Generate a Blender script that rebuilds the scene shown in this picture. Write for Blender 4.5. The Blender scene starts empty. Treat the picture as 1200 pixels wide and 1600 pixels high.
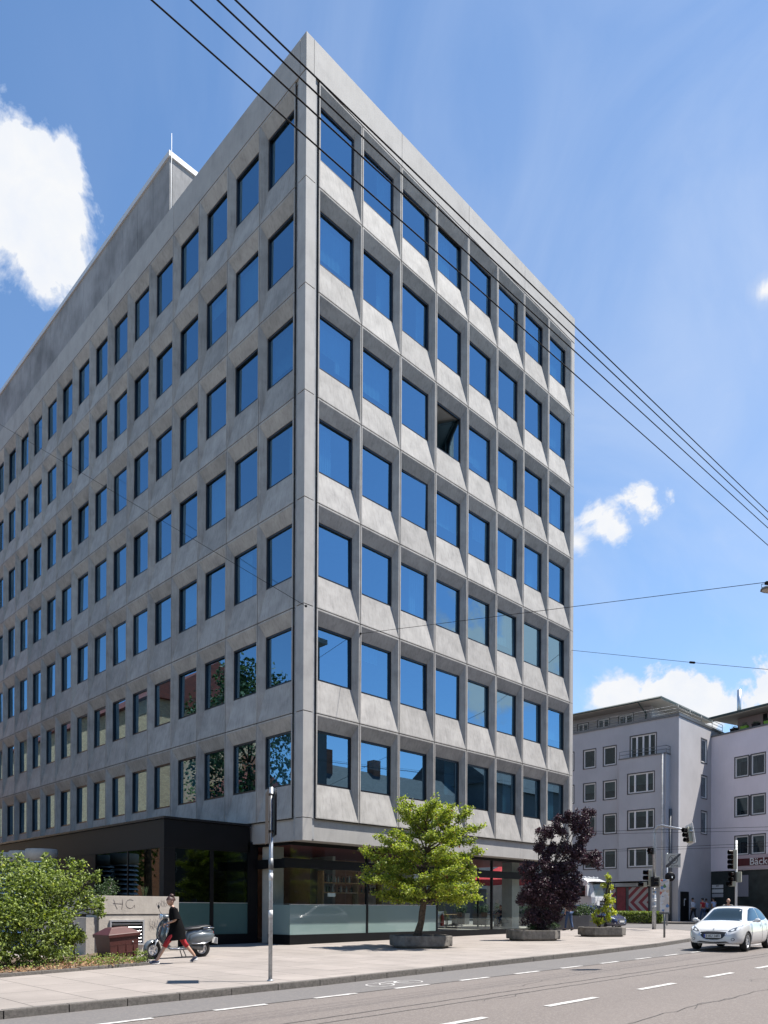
import bpy, bmesh, math, random
from mathutils import Vector, Matrix, Euler
from mathutils.bvhtree import BVHTree
R = math.radians
scene = bpy.context.scene
COL = scene.collection
rnd = random.Random(7)

# ------------------------------------------------------------------ camera
CAM = Vector((-15.756, -19.549, 1.43))
YAW, PITCH, ROLL = 0.78485, 0.001322, 0.005023
FPX, CX, CY = 1161.3, 596.26, 1415.95          # focal length and principal point of the 1200x1600 photograph
FW = Vector((math.sin(YAW)*math.cos(PITCH), math.cos(YAW)*math.cos(PITCH), math.sin(PITCH)))
RT0 = Vector((math.cos(YAW), -math.sin(YAW), 0)); UP0 = RT0.cross(FW)
RT = RT0*math.cos(ROLL) + UP0*math.sin(ROLL)
UP = -RT0*math.sin(ROLL) + UP0*math.cos(ROLL)
cd = bpy.data.cameras.new("camera"); cam = bpy.data.objects.new("camera", cd); COL.objects.link(cam)
cd.sensor_fit = 'VERTICAL'; cd.sensor_height = 24.0; cd.sensor_width = 18.0
cd.lens = 24.0*FPX/1600.0
cd.shift_y = (CY-800.0)/1600.0; cd.shift_x = (600.0-CX)/1600.0
cd.clip_start = 0.1; cd.clip_end = 3000
M4 = Matrix((( RT.x, UP.x, -FW.x, CAM.x), (RT.y, UP.y, -FW.y, CAM.y), (RT.z, UP.z, -FW.z, CAM.z), (0,0,0,1)))
cam.matrix_world = M4
scene.camera = cam
scene.render.resolution_x = 768; scene.render.resolution_y = 1024

# ------------------------------------------------------------------ sky, sun, exposure
SUN_EL = R(63.0); SUN_AZ = math.atan2(0.765, -0.645)      # azimuth from +Y towards +X
SDIR = Vector((math.sin(SUN_AZ)*math.cos(SUN_EL), math.cos(SUN_AZ)*math.cos(SUN_EL), math.sin(SUN_EL)))
scene.view_settings.view_transform = 'Standard'; scene.view_settings.look = 'None'
scene.view_settings.exposure = 0.98; scene.view_settings.gamma = 1.0
SKY_STRENGTH = 0.116
SUN_STRENGTH = 5.0
def ray(px, py):
    return (RT*((px-CX)/FPX) - UP*((py-CY)/FPX) + FW)
world = bpy.data.worlds.new("World"); scene.world = world; world.use_nodes = True
nt = world.node_tree; nt.nodes.clear()
def N(nt, t, **kw):
    n = nt.nodes.new(t)
    for k, v in kw.items(): setattr(n, k, v)
    return n
def mth(nt, op, a, b=None, c=None, clamp=False):
    n = nt.nodes.new('ShaderNodeMath'); n.operation = op; n.use_clamp = clamp
    for i, v in enumerate((a, b, c)):
        if v is None: continue
        if isinstance(v, (int, float)): n.inputs[i].default_value = v
        else: nt.links.new(v, n.inputs[i])
    return n.outputs[0]
def build_world():
    L = nt.links.new
    tc = N(nt, 'ShaderNodeTexCoord'); out = N(nt, 'ShaderNodeOutputWorld')
    sky = N(nt, 'ShaderNodeTexSky', sky_type='NISHITA'); sky.sun_disc = False
    sky.sun_elevation = SUN_EL; sky.sun_rotation = SUN_AZ
    sky.altitude = 250; sky.air_density = 1.0; sky.dust_density = 0.05; sky.ozone_density = 5.0
    b1 = N(nt, 'ShaderNodeBackground'); b1.inputs[1].default_value = SKY_STRENGTH
    tint = N(nt, 'ShaderNodeMix', data_type='RGBA', blend_type='MULTIPLY'); tint.inputs[0].default_value = 1; tint.inputs[7].default_value = (0.86, 0.925, 0.92, 1)
    L(sky.outputs[0], tint.inputs[6]); L(tint.outputs[2], b1.inputs[0])
    b2 = N(nt, 'ShaderNodeBackground')
    d = N(nt, 'ShaderNodeVectorMath', operation='NORMALIZE'); L(tc.outputs['Generated'], d.inputs[0])
    D = d.outputs[0]
    def noise(scale, detail, rough, dist=0.0, off=(0,0,0)):
        mp = N(nt, 'ShaderNodeMapping'); mp.inputs['Location'].default_value = off
        L(D, mp.inputs[0])
        n = N(nt, 'ShaderNodeTexNoise'); n.inputs['Scale'].default_value = scale
        n.inputs['Detail'].default_value = detail; n.inputs['Roughness'].default_value = rough
        n.inputs['Distortion'].default_value = dist
        L(mp.outputs[0], n.inputs['Vector']); return n.outputs[0]
    n1 = noise(8, 10, 0.6, 0.5); n2 = noise(24, 8, 0.62, 0.3, (3,1,2))
    nn = mth(nt, 'ADD', mth(nt, 'MULTIPLY', mth(nt, 'SUBTRACT', n1, 0.5), 3.6), mth(nt, 'MULTIPLY', mth(nt, 'SUBTRACT', n2, 0.5), 1.5))
    masks = []
    def blob(px, py, rpx, soft=0.35, amp=1.0, sx=1.0):
        c = ray(px, py).normalized()
        e = ray(px+rpx, py).normalized()
        r = (c-e).length
        s = N(nt, 'ShaderNodeVectorMath', operation='SUBTRACT'); L(D, s.inputs[0]); s.inputs[1].default_value = c
        # stretch along world z
        m = N(nt, 'ShaderNodeVectorMath', operation='MULTIPLY'); L(s.outputs[0], m.inputs[0]); m.inputs[1].default_value = (1,1,sx)
        ln = N(nt, 'ShaderNodeVectorMath', operation='LENGTH'); L(m.outputs[0], ln.inputs[0])
        v = mth(nt, 'SUBTRACT', 1.0, mth(nt, 'DIVIDE', ln.outputs['Value'], r))
        v = mth(nt, 'MULTIPLY', mth(nt, 'ADD', v, mth(nt, 'MULTIPLY', nn, 1.0)), amp/soft, clamp=True)
        masks.append(v)
    blob(32, 305, 108, 0.36); blob(-60, 325, 100, 0.4); blob(25, 235, 48, .35)
    blob(1010, 790, 62, 0.4, .95, 1.3); blob(950, 820, 66, 0.45, .95, 1.5); blob(905, 850, 40, .6, .7)
    blob(1080, 1105, 125, 0.35, 1, 1.7); blob(960, 1085, 60, 0.5, .9, 1.9); blob(1210, 1075, 110, 0.35, 1, 1.5); blob(1330, 1090, 120, .35)
    blob(1195, 455, 40, .6, .7, 1.5)
    for k in (1,4,9):      # other fair-weather clouds round the horizon, seen in reflections
        a = k*0.449+0.35
        px = None
        c = Vector((math.sin(a), math.cos(a), 0.22+0.16*((k*37)%5)/5)).normalized()
        if c.dot(FW.normalized()) > 0.55: continue
        s = N(nt, 'ShaderNodeVectorMath', operation='SUBTRACT'); L(D, s.inputs[0]); s.inputs[1].default_value = c
        m = N(nt, 'ShaderNodeVectorMath', operation='MULTIPLY'); L(s.outputs[0], m.inputs[0]); m.inputs[1].default_value = (1,1,1.8)
        ln = N(nt, 'ShaderNodeVectorMath', operation='LENGTH'); L(m.outputs[0], ln.inputs[0])
        v = mth(nt, 'SUBTRACT', 1.0, mth(nt, 'DIVIDE', ln.outputs['Value'], 0.16+0.02*(k%4)))
        masks.append(mth(nt, 'MULTIPLY', mth(nt, 'ADD', v, nn), 2.2, clamp=True))
    mx = masks[0]
    for m in masks[1:]: mx = mth(nt, 'MAXIMUM', mx, m)
    # thin high veil, stronger towards the right of the view
    v1 = noise(3.2, 9, 0.55, 1.6, (1.3, .4, .2))
    vdir = ray(1150, 760).normalized()
    dt = N(nt, 'ShaderNodeVectorMath', operation='DOT_PRODUCT'); L(D, dt.inputs[0]); dt.inputs[1].default_value = vdir
    veil = mth(nt, 'MULTIPLY', mth(nt, 'MULTIPLY', mth(nt, 'SUBTRACT', v1, 0.40), 2.6, clamp=True),
               mth(nt, 'MULTIPLY', mth(nt, 'SUBTRACT', dt.outputs['Value'], 0.70), 2.6, clamp=True), clamp=True)
    veil = mth(nt, 'MULTIPLY', veil, 0.6)
    veil = mth(nt, 'ADD', veil, mth(nt, 'MULTIPLY', mth(nt, 'SUBTRACT', dt.outputs['Value'], 0.80), 0.9, clamp=True))
    veil = mth(nt, 'ADD', veil, VEIL_BASE)
    tot = mth(nt, 'MAXIMUM', mx, veil, clamp=True)
    cr = N(nt, 'ShaderNodeValToRGB')
    cr.color_ramp.elements[0].position = 0.0; cr.color_ramp.elements[0].color = (0.62, 0.74, 0.97, 1)
    cr.color_ramp.elements[1].position = 1.0; cr.color_ramp.elements[1].color = (0.93, 0.945, 0.97, 1)
    shade = mth(nt, 'SUBTRACT', mx, mth(nt, 'MULTIPLY', mth(nt, 'SUBTRACT', n2, 0.42), 0.9), clamp=True)
    L(shade, cr.inputs[0]); L(cr.outputs[0], b2.inputs[0]); b2.inputs[1].default_value = 0.51
    mixs = N(nt, 'ShaderNodeMixShader'); L(tot, mixs.inputs[0]); L(b1.outputs[0], mixs.inputs[1]); L(b2.outputs[0], mixs.inputs[2])
    L(mixs.outputs[0], out.inputs[0])
VEIL_BASE = 0.0
build_world()
sl = bpy.data.lights.new("sun", 'SUN'); sl.energy = SUN_STRENGTH; sl.angle = R(0.53); sl.color = (1.0, 0.955, 0.89)
so = bpy.data.objects.new("sun", sl); COL.objects.link(so)
so.rotation_euler = SDIR.to_track_quat('Z', 'Y').to_euler(); so.location = (20, -30, 60)

# ------------------------------------------------------------------ projection helpers (photo pixel -> point on a given plane)
def gz(x, y=0): return 0.009*(max(-40, min(80, x))+10)
def T(px, py, o=0.0):
    d = ray(px, py); t = (0.009*(CAM.x+10)-o-CAM.z)/(d.z-0.009*d.x); return CAM + d*t
def PX(px, py, X): d = ray(px, py); return CAM + d*((X-CAM.x)/d.x)
def PY(px, py, Y): d = ray(px, py); return CAM + d*((Y-CAM.y)/d.y)
def PD(px, py, dep): return CAM + ray(px, py)*dep
def PN(px, py, o, n): d = ray(px, py); return CAM + d*((Vector(o)-CAM).dot(n)/d.dot(n))

# ------------------------------------------------------------------ materials
MATS = {}
KA = 0.78        # common albedo level
def pm(name, color, rough=0.7, metal=0.0, var=0.0, vscale=3.0, streak=0.0, bump=0.0, bscale=40.0, spec=0.5, color2=None, coat=0.0, trans=0.0, island=0.0, ivar=0.0):
    """procedural principled material with noise variation, vertical streaks and bump"""
    if metal < .4: color = tuple(c*KA for c in color); color2 = tuple(c*KA for c in color2) if color2 else None
    m = bpy.data.materials.new(name); m.use_nodes = True; t = m.node_tree; L = t.links.new
    b = t.nodes['Principled BSDF']
    b.inputs['Roughness'].default_value = rough; b.inputs['Metallic'].default_value = metal
    b.inputs['Specular IOR Level'].default_value = spec
    b.inputs['Coat Weight'].default_value = coat; b.inputs['Coat Roughness'].default_value = 0.04
    b.inputs['Base Color'].default_value = (*color, 1)
    tc = t.nodes.new('ShaderNodeTexCoord'); src = tc.outputs['Object']
    if var or streak or color2:
        n = t.nodes.new('ShaderNodeTexNoise'); n.inputs['Scale'].default_value = vscale; n.inputs['Detail'].default_value = 8
        n.inputs['Roughness'].default_value = 0.6; L(src, n.inputs['Vector'])
        f = n.outputs[0]
        c2 = color2 if color2 else tuple(c*(1-var) for c in color)
        c1 = color if color2 else tuple(min(1, c*(1+var*0.6)) for c in color)
        cr = t.nodes.new('ShaderNodeValToRGB')
        cr.color_ramp.elements[0].position = 0.32; cr.color_ramp.elements[0].color = (*c2, 1)
        cr.color_ramp.elements[1].position = 0.68; cr.color_ramp.elements[1].color = (*c1, 1)
        L(f, cr.inputs[0]); colr = cr.outputs[0]
        if streak:
            mp = t.nodes.new('ShaderNodeMapping'); mp.inputs['Scale'].default_value = (5.5, 5.5, 0.55); L(src, mp.inputs[0])
            s = t.nodes.new('ShaderNodeTexNoise'); s.inputs['Scale'].default_value = 2.2; s.inputs['Detail'].default_value = 6; s.inputs['Roughness'].default_value = .65
            L(mp.outputs[0], s.inputs['Vector'])
            fac = mth(t, 'MULTIPLY', mth(t, 'SUBTRACT', s.outputs[0], 0.47), 3.2, clamp=True)
            mx = t.nodes.new('ShaderNodeMix'); mx.data_type = 'RGBA'; mx.blend_type = 'MULTIPLY'
            L(mth(t, 'MULTIPLY', fac, streak), mx.inputs[0]); L(colr, mx.inputs[6]); mx.inputs[7].default_value = (0.45, 0.45, 0.46, 1)
            colr = mx.outputs[2]
        if ivar:
            g = t.nodes.new('ShaderNodeNewGeometry'); mx = t.nodes.new('ShaderNodeMix'); mx.data_type = 'RGBA'; mx.blend_type = 'MULTIPLY'; mx.inputs[0].default_value = 1
            v = mth(t, 'ADD', 1-ivar, mth(t, 'MULTIPLY', g.outputs['Random Per Island'], ivar*1.3)); cc = t.nodes.new('ShaderNodeCombineColor')
            L(v, cc.inputs[0]); L(v, cc.inputs[1]); L(v, cc.inputs[2]); L(colr, mx.inputs[6]); L(cc.outputs[0], mx.inputs[7]); colr = mx.outputs[2]
            # darker dirty blotches
            dn = t.nodes.new('ShaderNodeTexNoise'); dn.inputs['Scale'].default_value = 0.9; dn.inputs['Detail'].default_value = 10; dn.inputs['Roughness'].default_value = .7; L(src, dn.inputs['Vector'])
            mx2 = t.nodes.new('ShaderNodeMix'); mx2.data_type = 'RGBA'; mx2.blend_type = 'MULTIPLY'; L(mth(t, 'MULTIPLY', mth(t, 'SUBTRACT', dn.outputs[0], .5), 2.6, clamp=True), mx2.inputs[0])
            L(colr, mx2.inputs[6]); mx2.inputs[7].default_value = (.62,.62,.64,1); colr = mx2.outputs[2]
        L(colr, b.inputs['Base Color'])
    if island:
        g = t.nodes.new('ShaderNodeNewGeometry')
        cr = t.nodes.new('ShaderNodeValToRGB')
        cr.color_ramp.elements[0].color = (*[c*(1-island) for c in color], 1)
        cr.color_ramp.elements[1].color = (*[min(1, c*(1+island)) for c in (color2 or color)], 1)
        L(g.outputs['Random Per Island'], cr.inputs[0]); L(cr.outputs[0], b.inputs['Base Color'])
        if trans:
            tr = t.nodes.new('ShaderNodeBsdfTranslucent'); ms = t.nodes.new('ShaderNodeMixShader'); ms.inputs[0].default_value = trans
            mm = t.nodes.new('ShaderNodeMix'); mm.data_type = 'RGBA'; mm.blend_type = 'MULTIPLY'; mm.inputs[0].default_value = 1
            L(cr.outputs[0], mm.inputs[6]); mm.inputs[7].default_value = (1.5, 1.6, 0.6, 1) if color[1] > color[0]*1.1 else (1.5, .7, .9, 1)
            L(mm.outputs[2], tr.inputs[0]); L(b.outputs[0], ms.inputs[1]); L(tr.outputs[0], ms.inputs[2])
            L(ms.outputs[0], t.nodes['Material Output'].inputs[0])
    if bump:
        bn = t.nodes.new('ShaderNodeTexNoise'); bn.inputs['Scale'].default_value = bscale; bn.inputs['Detail'].default_value = 5; L(src, bn.inputs['Vector'])
        bp = t.nodes.new('ShaderNodeBump'); bp.inputs['Strength'].default_value = bump; bp.inputs['Distance'].default_value = 0.02
        L(bn.outputs[0], bp.inputs['Height']); L(bp.outputs[0], b.inputs['Normal'])
    MATS[name] = m; return m
def glass(name, refl=(0.45, 0.65, 0.95), thru=(0.3, 0.4, 0.42), base=0.25, f90=1.0, rough=0.0, power=3.0):
    """coated flat pane: part mirror, part see-through, more mirror at grazing angles"""
    m = bpy.data.materials.new(name); m.use_nodes = True; t = m.node_tree; L = t.links.new; t.nodes.clear()
    out = t.nodes.new('ShaderNodeOutputMaterial')
    g = t.nodes.new('ShaderNodeBsdfGlossy'); g.inputs['Roughness'].default_value = rough; g.inputs['Color'].default_value = (*refl, 1)
    tr = t.nodes.new('ShaderNodeBsdfTransparent'); tr.inputs['Color'].default_value = (*thru, 1)
    lw = t.nodes.new('ShaderNodeLayerWeight'); lw.inputs['Blend'].default_value = 0.5
    f = mth(t, 'ADD', base, mth(t, 'MULTIPLY', mth(t, 'POWER', lw.outputs['Facing'], power), f90-base), clamp=True)
    ms = t.nodes.new('ShaderNodeMixShader'); L(f, ms.inputs[0]); L(tr.outputs[0], ms.inputs[1]); L(g.outputs[0], ms.inputs[2])
    L(ms.outputs[0], out.inputs[0]); MATS[name] = m; return m

CONC   = pm('concrete', (0.45, 0.428, 0.40), 0.85, ivar=.17, var=0.18, vscale=1.6, streak=0.55, bump=0.25, bscale=30)
CONC_S = pm('smooth_concrete', (0.46, 0.44, 0.415), 0.8, ivar=.08, var=0.10, vscale=1.2, streak=0.22, bump=0.12, bscale=30)
CONC_D = pm('weathered_concrete', (0.34, 0.335, 0.335), 0.9, var=0.42, vscale=0.45, streak=0.5, bump=0.2, bscale=20)
CONC_W = pm('warm_board_concrete', (0.50, 0.45, 0.39), 0.88, var=0.14, vscale=2.5, streak=0.2, bump=0.3, bscale=25)
PLANTC = pm('planter_concrete', (0.22, 0.20, 0.175), 0.95, var=0.4, vscale=6, streak=0.45, bump=0.7, bscale=60)
BLACK  = pm('black_metal', (0.005, 0.005, 0.006), 0.5, spec=0.25, var=0.3, vscale=2)
JOINT  = pm('joint_black', (0.02, 0.02, 0.02), 0.9, var=0.2)
FRAME  = pm('window_frame_black', (0.008, 0.008, 0.011), 0.35, var=0.2)
STEEL  = pm('galvanised_steel', (0.42, 0.44, 0.46), 0.42, metal=0.75, var=0.3, vscale=14)
STEELD = pm('dark_steel', (0.16, 0.165, 0.17), 0.5, metal=0.6, var=0.25, vscale=8)
ALU    = pm('aluminium', (0.62, 0.63, 0.65), 0.35, metal=0.8, var=0.1)
WHITE  = pm('white_paint', (0.78, 0.78, 0.77), 0.55, var=0.06)
GLASS  = glass('coated_glass', refl=(0.31, 0.51, 0.67), thru=(0.34, 0.60, 0.72), base=0.60, f90=0.78, power=2.0)
SHOPG  = glass('shop_glass', refl=(0.75, 0.85, 0.85), thru=(0.86, 0.93, 0.91), base=0.07, f90=0.8, power=2.6)
PAVG   = glass('pavilion_glass', refl=(0.45, 0.56, 0.55), thru=(0.16, 0.2, 0.2), base=0.10, f90=0.9, power=2.2)
HOUSEG = glass('house_glass', refl=(0.55, 0.68, 0.78), thru=(0.25, 0.3, 0.3), base=0.08, f90=0.8, power=2.2)
FROST  = pm('frosted_glass', (0.25, 0.34, 0.325), 0.03, var=0.05, vscale=.6, spec=0.55)
ROOMW  = pm('room_wall', (0.42, 0.44, 0.44), 0.9, var=0.1)
ROOMC  = pm('room_ceiling', (0.55, 0.57, 0.57), 0.9, var=0.05)
ROOMF  = pm('room_floor', (0.08, 0.08, 0.085), 0.8, var=0.2)
BLIND  = pm('blind_fabric', (0.75, 0.85, 0.88), 0.8, var=0.06)
ROOFG  = pm('roof_gravel', (0.3, 0.29, 0.27), 0.95, var=0.3, vscale=8)

# ------------------------------------------------------------------ mesh builder
class MB:
    def __init__(s): s.v = []; s.f = []; s.m = []; s.sm = []
    def add(s, vs, fs, mi=0, smooth=False):
        o = len(s.v); s.v += [tuple(v) for v in vs]
        for f in fs: s.f.append(tuple(i+o for i in f)); s.m.append(mi); s.sm.append(smooth)
        return s
    def box(s, a, b, mi=0, M=None, taper=None):
        (x0,y0,z0),(x1,y1,z1) = a, b
        vs = [Vector(p) for p in ((x0,y0,z0),(x1,y0,z0),(x1,y1,z0),(x0,y1,z0),(x0,y0,z1),(x1,y0,z1),(x1,y1,z1),(x0,y1,z1))]
        if taper:
            cx,cy = (x0+x1)/2,(y0+y1)/2
            for i in range(4,8): vs[i].x = cx+(vs[i].x-cx)*taper; vs[i].y = cy+(vs[i].y-cy)*taper
        if M: vs = [M@v for v in vs]
        return s.add(vs, [(0,3,2,1),(4,5,6,7),(0,1,5,4),(1,2,6,5),(2,3,7,6),(3,0,4,7)], mi)
    def bbox(s, a, b, r=0.01, mi=0, M=None):
        """box with chamfered edges"""
        (x0,y0,z0),(x1,y1,z1) = a, b
        bm = bmesh.new(); bmesh.ops.create_cube(bm, size=1)
        for v in bm.verts: v.co = Vector((x0+(v.co.x+.5)*(x1-x0), y0+(v.co.y+.5)*(y1-y0), z0+(v.co.z+.5)*(z1-z0)))
        bmesh.ops.bevel(bm, geom=bm.edges[:], offset=r, segments=2, profile=0.7, affect='EDGES')
        return s.bm(bm, mi, M)
    def bm(s, bm, mi=0, M=None, smooth=False):
        bm.verts.ensure_lookup_table()
        vs = [(M@v.co if M else v.co.copy()) for v in bm.verts]; fs = [[v.index for v in f.verts] for f in bm.faces]
        bm.free(); return s.add(vs, fs, mi, smooth)
    def tube(s, pts, r, seg=8, mi=0, caps=True, smooth=True):
        pts = [Vector(p) for p in pts]; n = len(pts)
        rs = r if isinstance(r, (list, tuple)) else [r]*n
        vs = []; fs = []
        a = None
        for i, p in enumerate(pts):
            d = (pts[min(i+1, n-1)]-pts[max(i-1, 0)])
            d = d.normalized() if d.length > 1e-9 else Vector((0,0,1))
            if a is None:
                a = d.orthogonal().normalized()
            else:
                a = (a-d*a.dot(d)); a = a.normalized() if a.length > 1e-6 else d.orthogonal().normalized()
            b = d.cross(a)
            for k in range(seg):
                t = 2*math.pi*k/seg; vs.append(p+(a*math.cos(t)+b*math.sin(t))*rs[i])
        for i in range(n-1):
            for k in range(seg):
                k2 = (k+1) % seg; fs.append((i*seg+k, i*seg+k2, (i+1)*seg+k2, (i+1)*seg+k))
        s.add(vs, fs, mi, smooth)
        if caps:
            s.add(vs[:seg], [tuple(range(seg))[::-1]], mi); s.add(vs[-seg:], [tuple(range(seg))], mi)
        return s
    def lathe(s, prof, seg=16, M=None, mi=0, smooth=True, caps=True):
        """profile of (radius, z) turned round z"""
        vs = []; fs = []
        for (r, z) in prof:
            for k in range(seg):
                t = 2*math.pi*k/seg; vs.append(Vector((r*math.cos(t), r*math.sin(t), z)))
        for i in range(len(prof)-1):
            for k in range(seg):
                k2 = (k+1) % seg; fs.append((i*seg+k, i*seg+k2, (i+1)*seg+k2, (i+1)*seg+k))
        if caps: fs.append(tuple(range(seg))[::-1]); n = len(prof)-1; fs.append(tuple(n*seg+k for k in range(seg)))
        if M: vs = [M@v for v in vs]
        return s.add(vs, fs, mi, smooth)
    def prism(s, poly, h0, h1, mi=0, M=None):
        """polygon in xy pulled from z=h0 to z=h1"""
        n = len(poly); vs = [Vector((x,y,h0)) for x,y in poly]+[Vector((x,y,h1)) for x,y in poly]
        fs = [tuple(range(n))[::-1], tuple(range(n,2*n))]+[(i,(i+1)%n,(i+1)%n+n,i+n) for i in range(n)]
        if M: vs = [M@v for v in vs]
        return s.add(vs, fs, mi)
    def loft(s, rings, mi=0, closed=True, caps=True, smooth=True):
        n = len(rings[0]); vs = [Vector(p) for r in rings for p in r]; fs = []
        for i in range(len(rings)-1):
            for k in range(n if closed else n-1):
                k2 = (k+1) % n; fs.append((i*n+k, i*n+k2, (i+1)*n+k2, (i+1)*n+k))
        s.add(vs, fs, mi, smooth)
        if caps:
            s.add(rings[0], [tuple(range(n))[::-1]], mi, smooth); s.add(rings[-1], [tuple(range(n))], mi, smooth)
        return s
    def quad(s, a, b, c, d, mi=0): return s.add([a,b,c,d], [(0,1,2,3)], mi)
    def sphere(s, c, r, mi=0, sub=2, sc=(1,1,1)):
        bm = bmesh.new(); bmesh.ops.create_icosphere(bm, subdivisions=sub, radius=1)
        M = Matrix.Translation(Vector(c)) @ Matrix.Diagonal((r*sc[0], r*sc[1], r*sc[2], 1))
        return s.bm(bm, mi, M, True)
    def build(s, name, mats, parent=None, loc=None, rot=None, recalc=True):
        me = bpy.data.meshes.new(name)
        me.from_pydata(s.v, [], s.f)
        for m in (mats if isinstance(mats, (list, tuple)) else [mats]): me.materials.append(m)
        me.polygons.foreach_set('material_index', s.m); me.polygons.foreach_set('use_smooth', s.sm)
        me.update()
        if recalc and len(s.f) < 60000:
            bm = bmesh.new(); bm.from_mesh(me); bmesh.ops.remove_doubles(bm, verts=bm.verts, dist=1e-5) if any(s.sm) and not recalc=='nomerge' else None
            bmesh.ops.recalc_face_normals(bm, faces=bm.faces); bm.to_mesh(me); bm.free()
        o = bpy.data.objects.new(name, me); COL.objects.link(o)
        if parent is not None: o.parent = parent
        if loc is not None: o.location = loc
        if rot is not None: o.rotation_euler = rot
        return o
def tag(o, label=None, cat=None, group=None, kind=None):
    if label: o['label'] = label
    if cat: o['category'] = cat
    if group: o['group'] = group
    if kind: o['kind'] = kind
    return o
def thing(name, label, cat, loc=(0,0,0), rz=0.0, group=None):
    o = bpy.data.objects.new(name, None); COL.objects.link(o); o.location = loc; o.rotation_euler = (0,0,rz)
    o.empty_display_size = 0.2
    return tag(o, label, cat, group)
def dup(o, parent=None):
    c = o.copy(); COL.objects.link(c)
    if parent is not None: c.parent = parent
    for ch in list(o.children): dup(ch, c)
    return c
def fig_mesh(o):
    """evaluate modifiers into a plain mesh"""
    dg = bpy.context.evaluated_depsgraph_get(); dg.update()
    me = bpy.data.meshes.new_from_object(o.evaluated_get(dg)); return me
def text_mesh(txt, size, mat, name, parent, M, ext=0.004, align='CENTER', bold=0.0):
    cu = bpy.data.curves.new('txt', 'FONT'); cu.body = txt; cu.size = size; cu.extrude = ext; cu.align_x = align; cu.align_y = 'CENTER'; cu.offset = bold
    cu.resolution_u = 3
    o = bpy.data.objects.new('txt', cu); COL.objects.link(o)
    bpy.context.view_layer.update()
    me = fig_mesh(o); bpy.data.objects.remove(o); bpy.data.curves.remove(cu)
    me.materials.clear(); me.materials.append(mat); me.transform(M)
    r = bpy.data.objects.new(name, me); COL.objects.link(r); r.parent = parent; return r
def frame_M(o, u, n):
    """matrix: x along u, y = world up, z along outward normal n"""
    u = Vector(u).normalized(); n = Vector(n).normalized(); v = n.cross(u)
    return Matrix(((u.x,v.x,n.x,o[0]),(u.y,v.y,n.y,o[1]),(u.z,v.z,n.z,o[2]),(0,0,0,1)))

# ================================================================== SETTING: ground, road, pavements
def asphalt(name, c1, c2, speck, sc):
    c1 = [c*KA for c in c1]; c2 = [c*KA for c in c2]; speck = [c*KA for c in speck]
    m = bpy.data.materials.new(name); m.use_nodes = True; t = m.node_tree; L = t.links.new; b = t.nodes['Principled BSDF']
    tc = t.nodes.new('ShaderNodeTexCoord'); src = tc.outputs['Object']
    n = t.nodes.new('ShaderNodeTexNoise'); n.inputs['Scale'].default_value = sc; n.inputs['Detail'].default_value = 3; L(src, n.inputs['Vector'])
    n2 = t.nodes.new('ShaderNodeTexNoise'); n2.inputs['Scale'].default_value = 0.35; n2.inputs['Detail'].default_value = 7
    mp = t.nodes.new('ShaderNodeMapping'); mp.inputs['Scale'].default_value = (0.25, 1.6, 1); L(src, mp.inputs[0]); L(mp.outputs[0], n2.inputs['Vector'])
    v = t.nodes.new('ShaderNodeTexVoronoi'); v.inputs['Scale'].default_value = sc*0.9; L(src, v.inputs['Vector'])
    cr = t.nodes.new('ShaderNodeValToRGB'); cr.color_ramp.elements[0].position = .3; cr.color_ramp.elements[1].position = .72
    cr.color_ramp.elements[0].color = (*c2, 1); cr.color_ramp.elements[1].color = (*c1, 1)
    f = mth(t, 'ADD', mth(t, 'MULTIPLY', n.outputs[0], 0.5), mth(t, 'MULTIPLY', n2.outputs[0], 0.5)); L(f, cr.inputs[0])
    mx = t.nodes.new('ShaderNodeMix'); mx.data_type = 'RGBA'; mx.inputs[7].default_value = (*speck, 1)
    sp = t.nodes.new('ShaderNodeSeparateColor'); L(v.outputs['Color'], sp.inputs[0])
    L(mth(t, 'MULTIPLY', mth(t, 'GREATER_THAN', sp.outputs[0], 0.72), 0.55), mx.inputs[0]); L(cr.outputs[0], mx.inputs[6])
    # old tyre tracks along the street, worn into the surface
    sx = t.nodes.new('ShaderNodeSeparateXYZ'); L(src, sx.inputs[0])
    L(mx.outputs[2], b.inputs['Base Color']); b.inputs['Roughness'].default_value = 0.88
    bp = t.nodes.new('ShaderNodeBump'); bp.inputs['Strength'].default_value = 0.35; bp.inputs['Distance'].default_value = 0.01
    L(n.outputs[0], bp.inputs['Height']); L(bp.outputs[0], b.inputs['Normal'])
    return m
ASPH = asphalt('asphalt', (0.192, 0.163, 0.146), (0.145, 0.123, 0.111), (0.245, 0.215, 0.19), 55)
ASPH2 = asphalt('smooth_asphalt', (0.17, 0.157, 0.15), (0.13, 0.122, 0.118), (0.2, 0.18, 0.165), 34)
TAR = pm('tar_joint', (0.05, 0.048, 0.047), 0.8, var=.3)
PAINT = pm('road_paint', (0.72, 0.70, 0.67), 0.8, color2=(.36,.335,.315), vscale=7)
KERB = pm('kerb_granite', (0.16, 0.145, 0.13), 0.9, var=0.35, vscale=20, bump=0.4, bscale=80)
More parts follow.
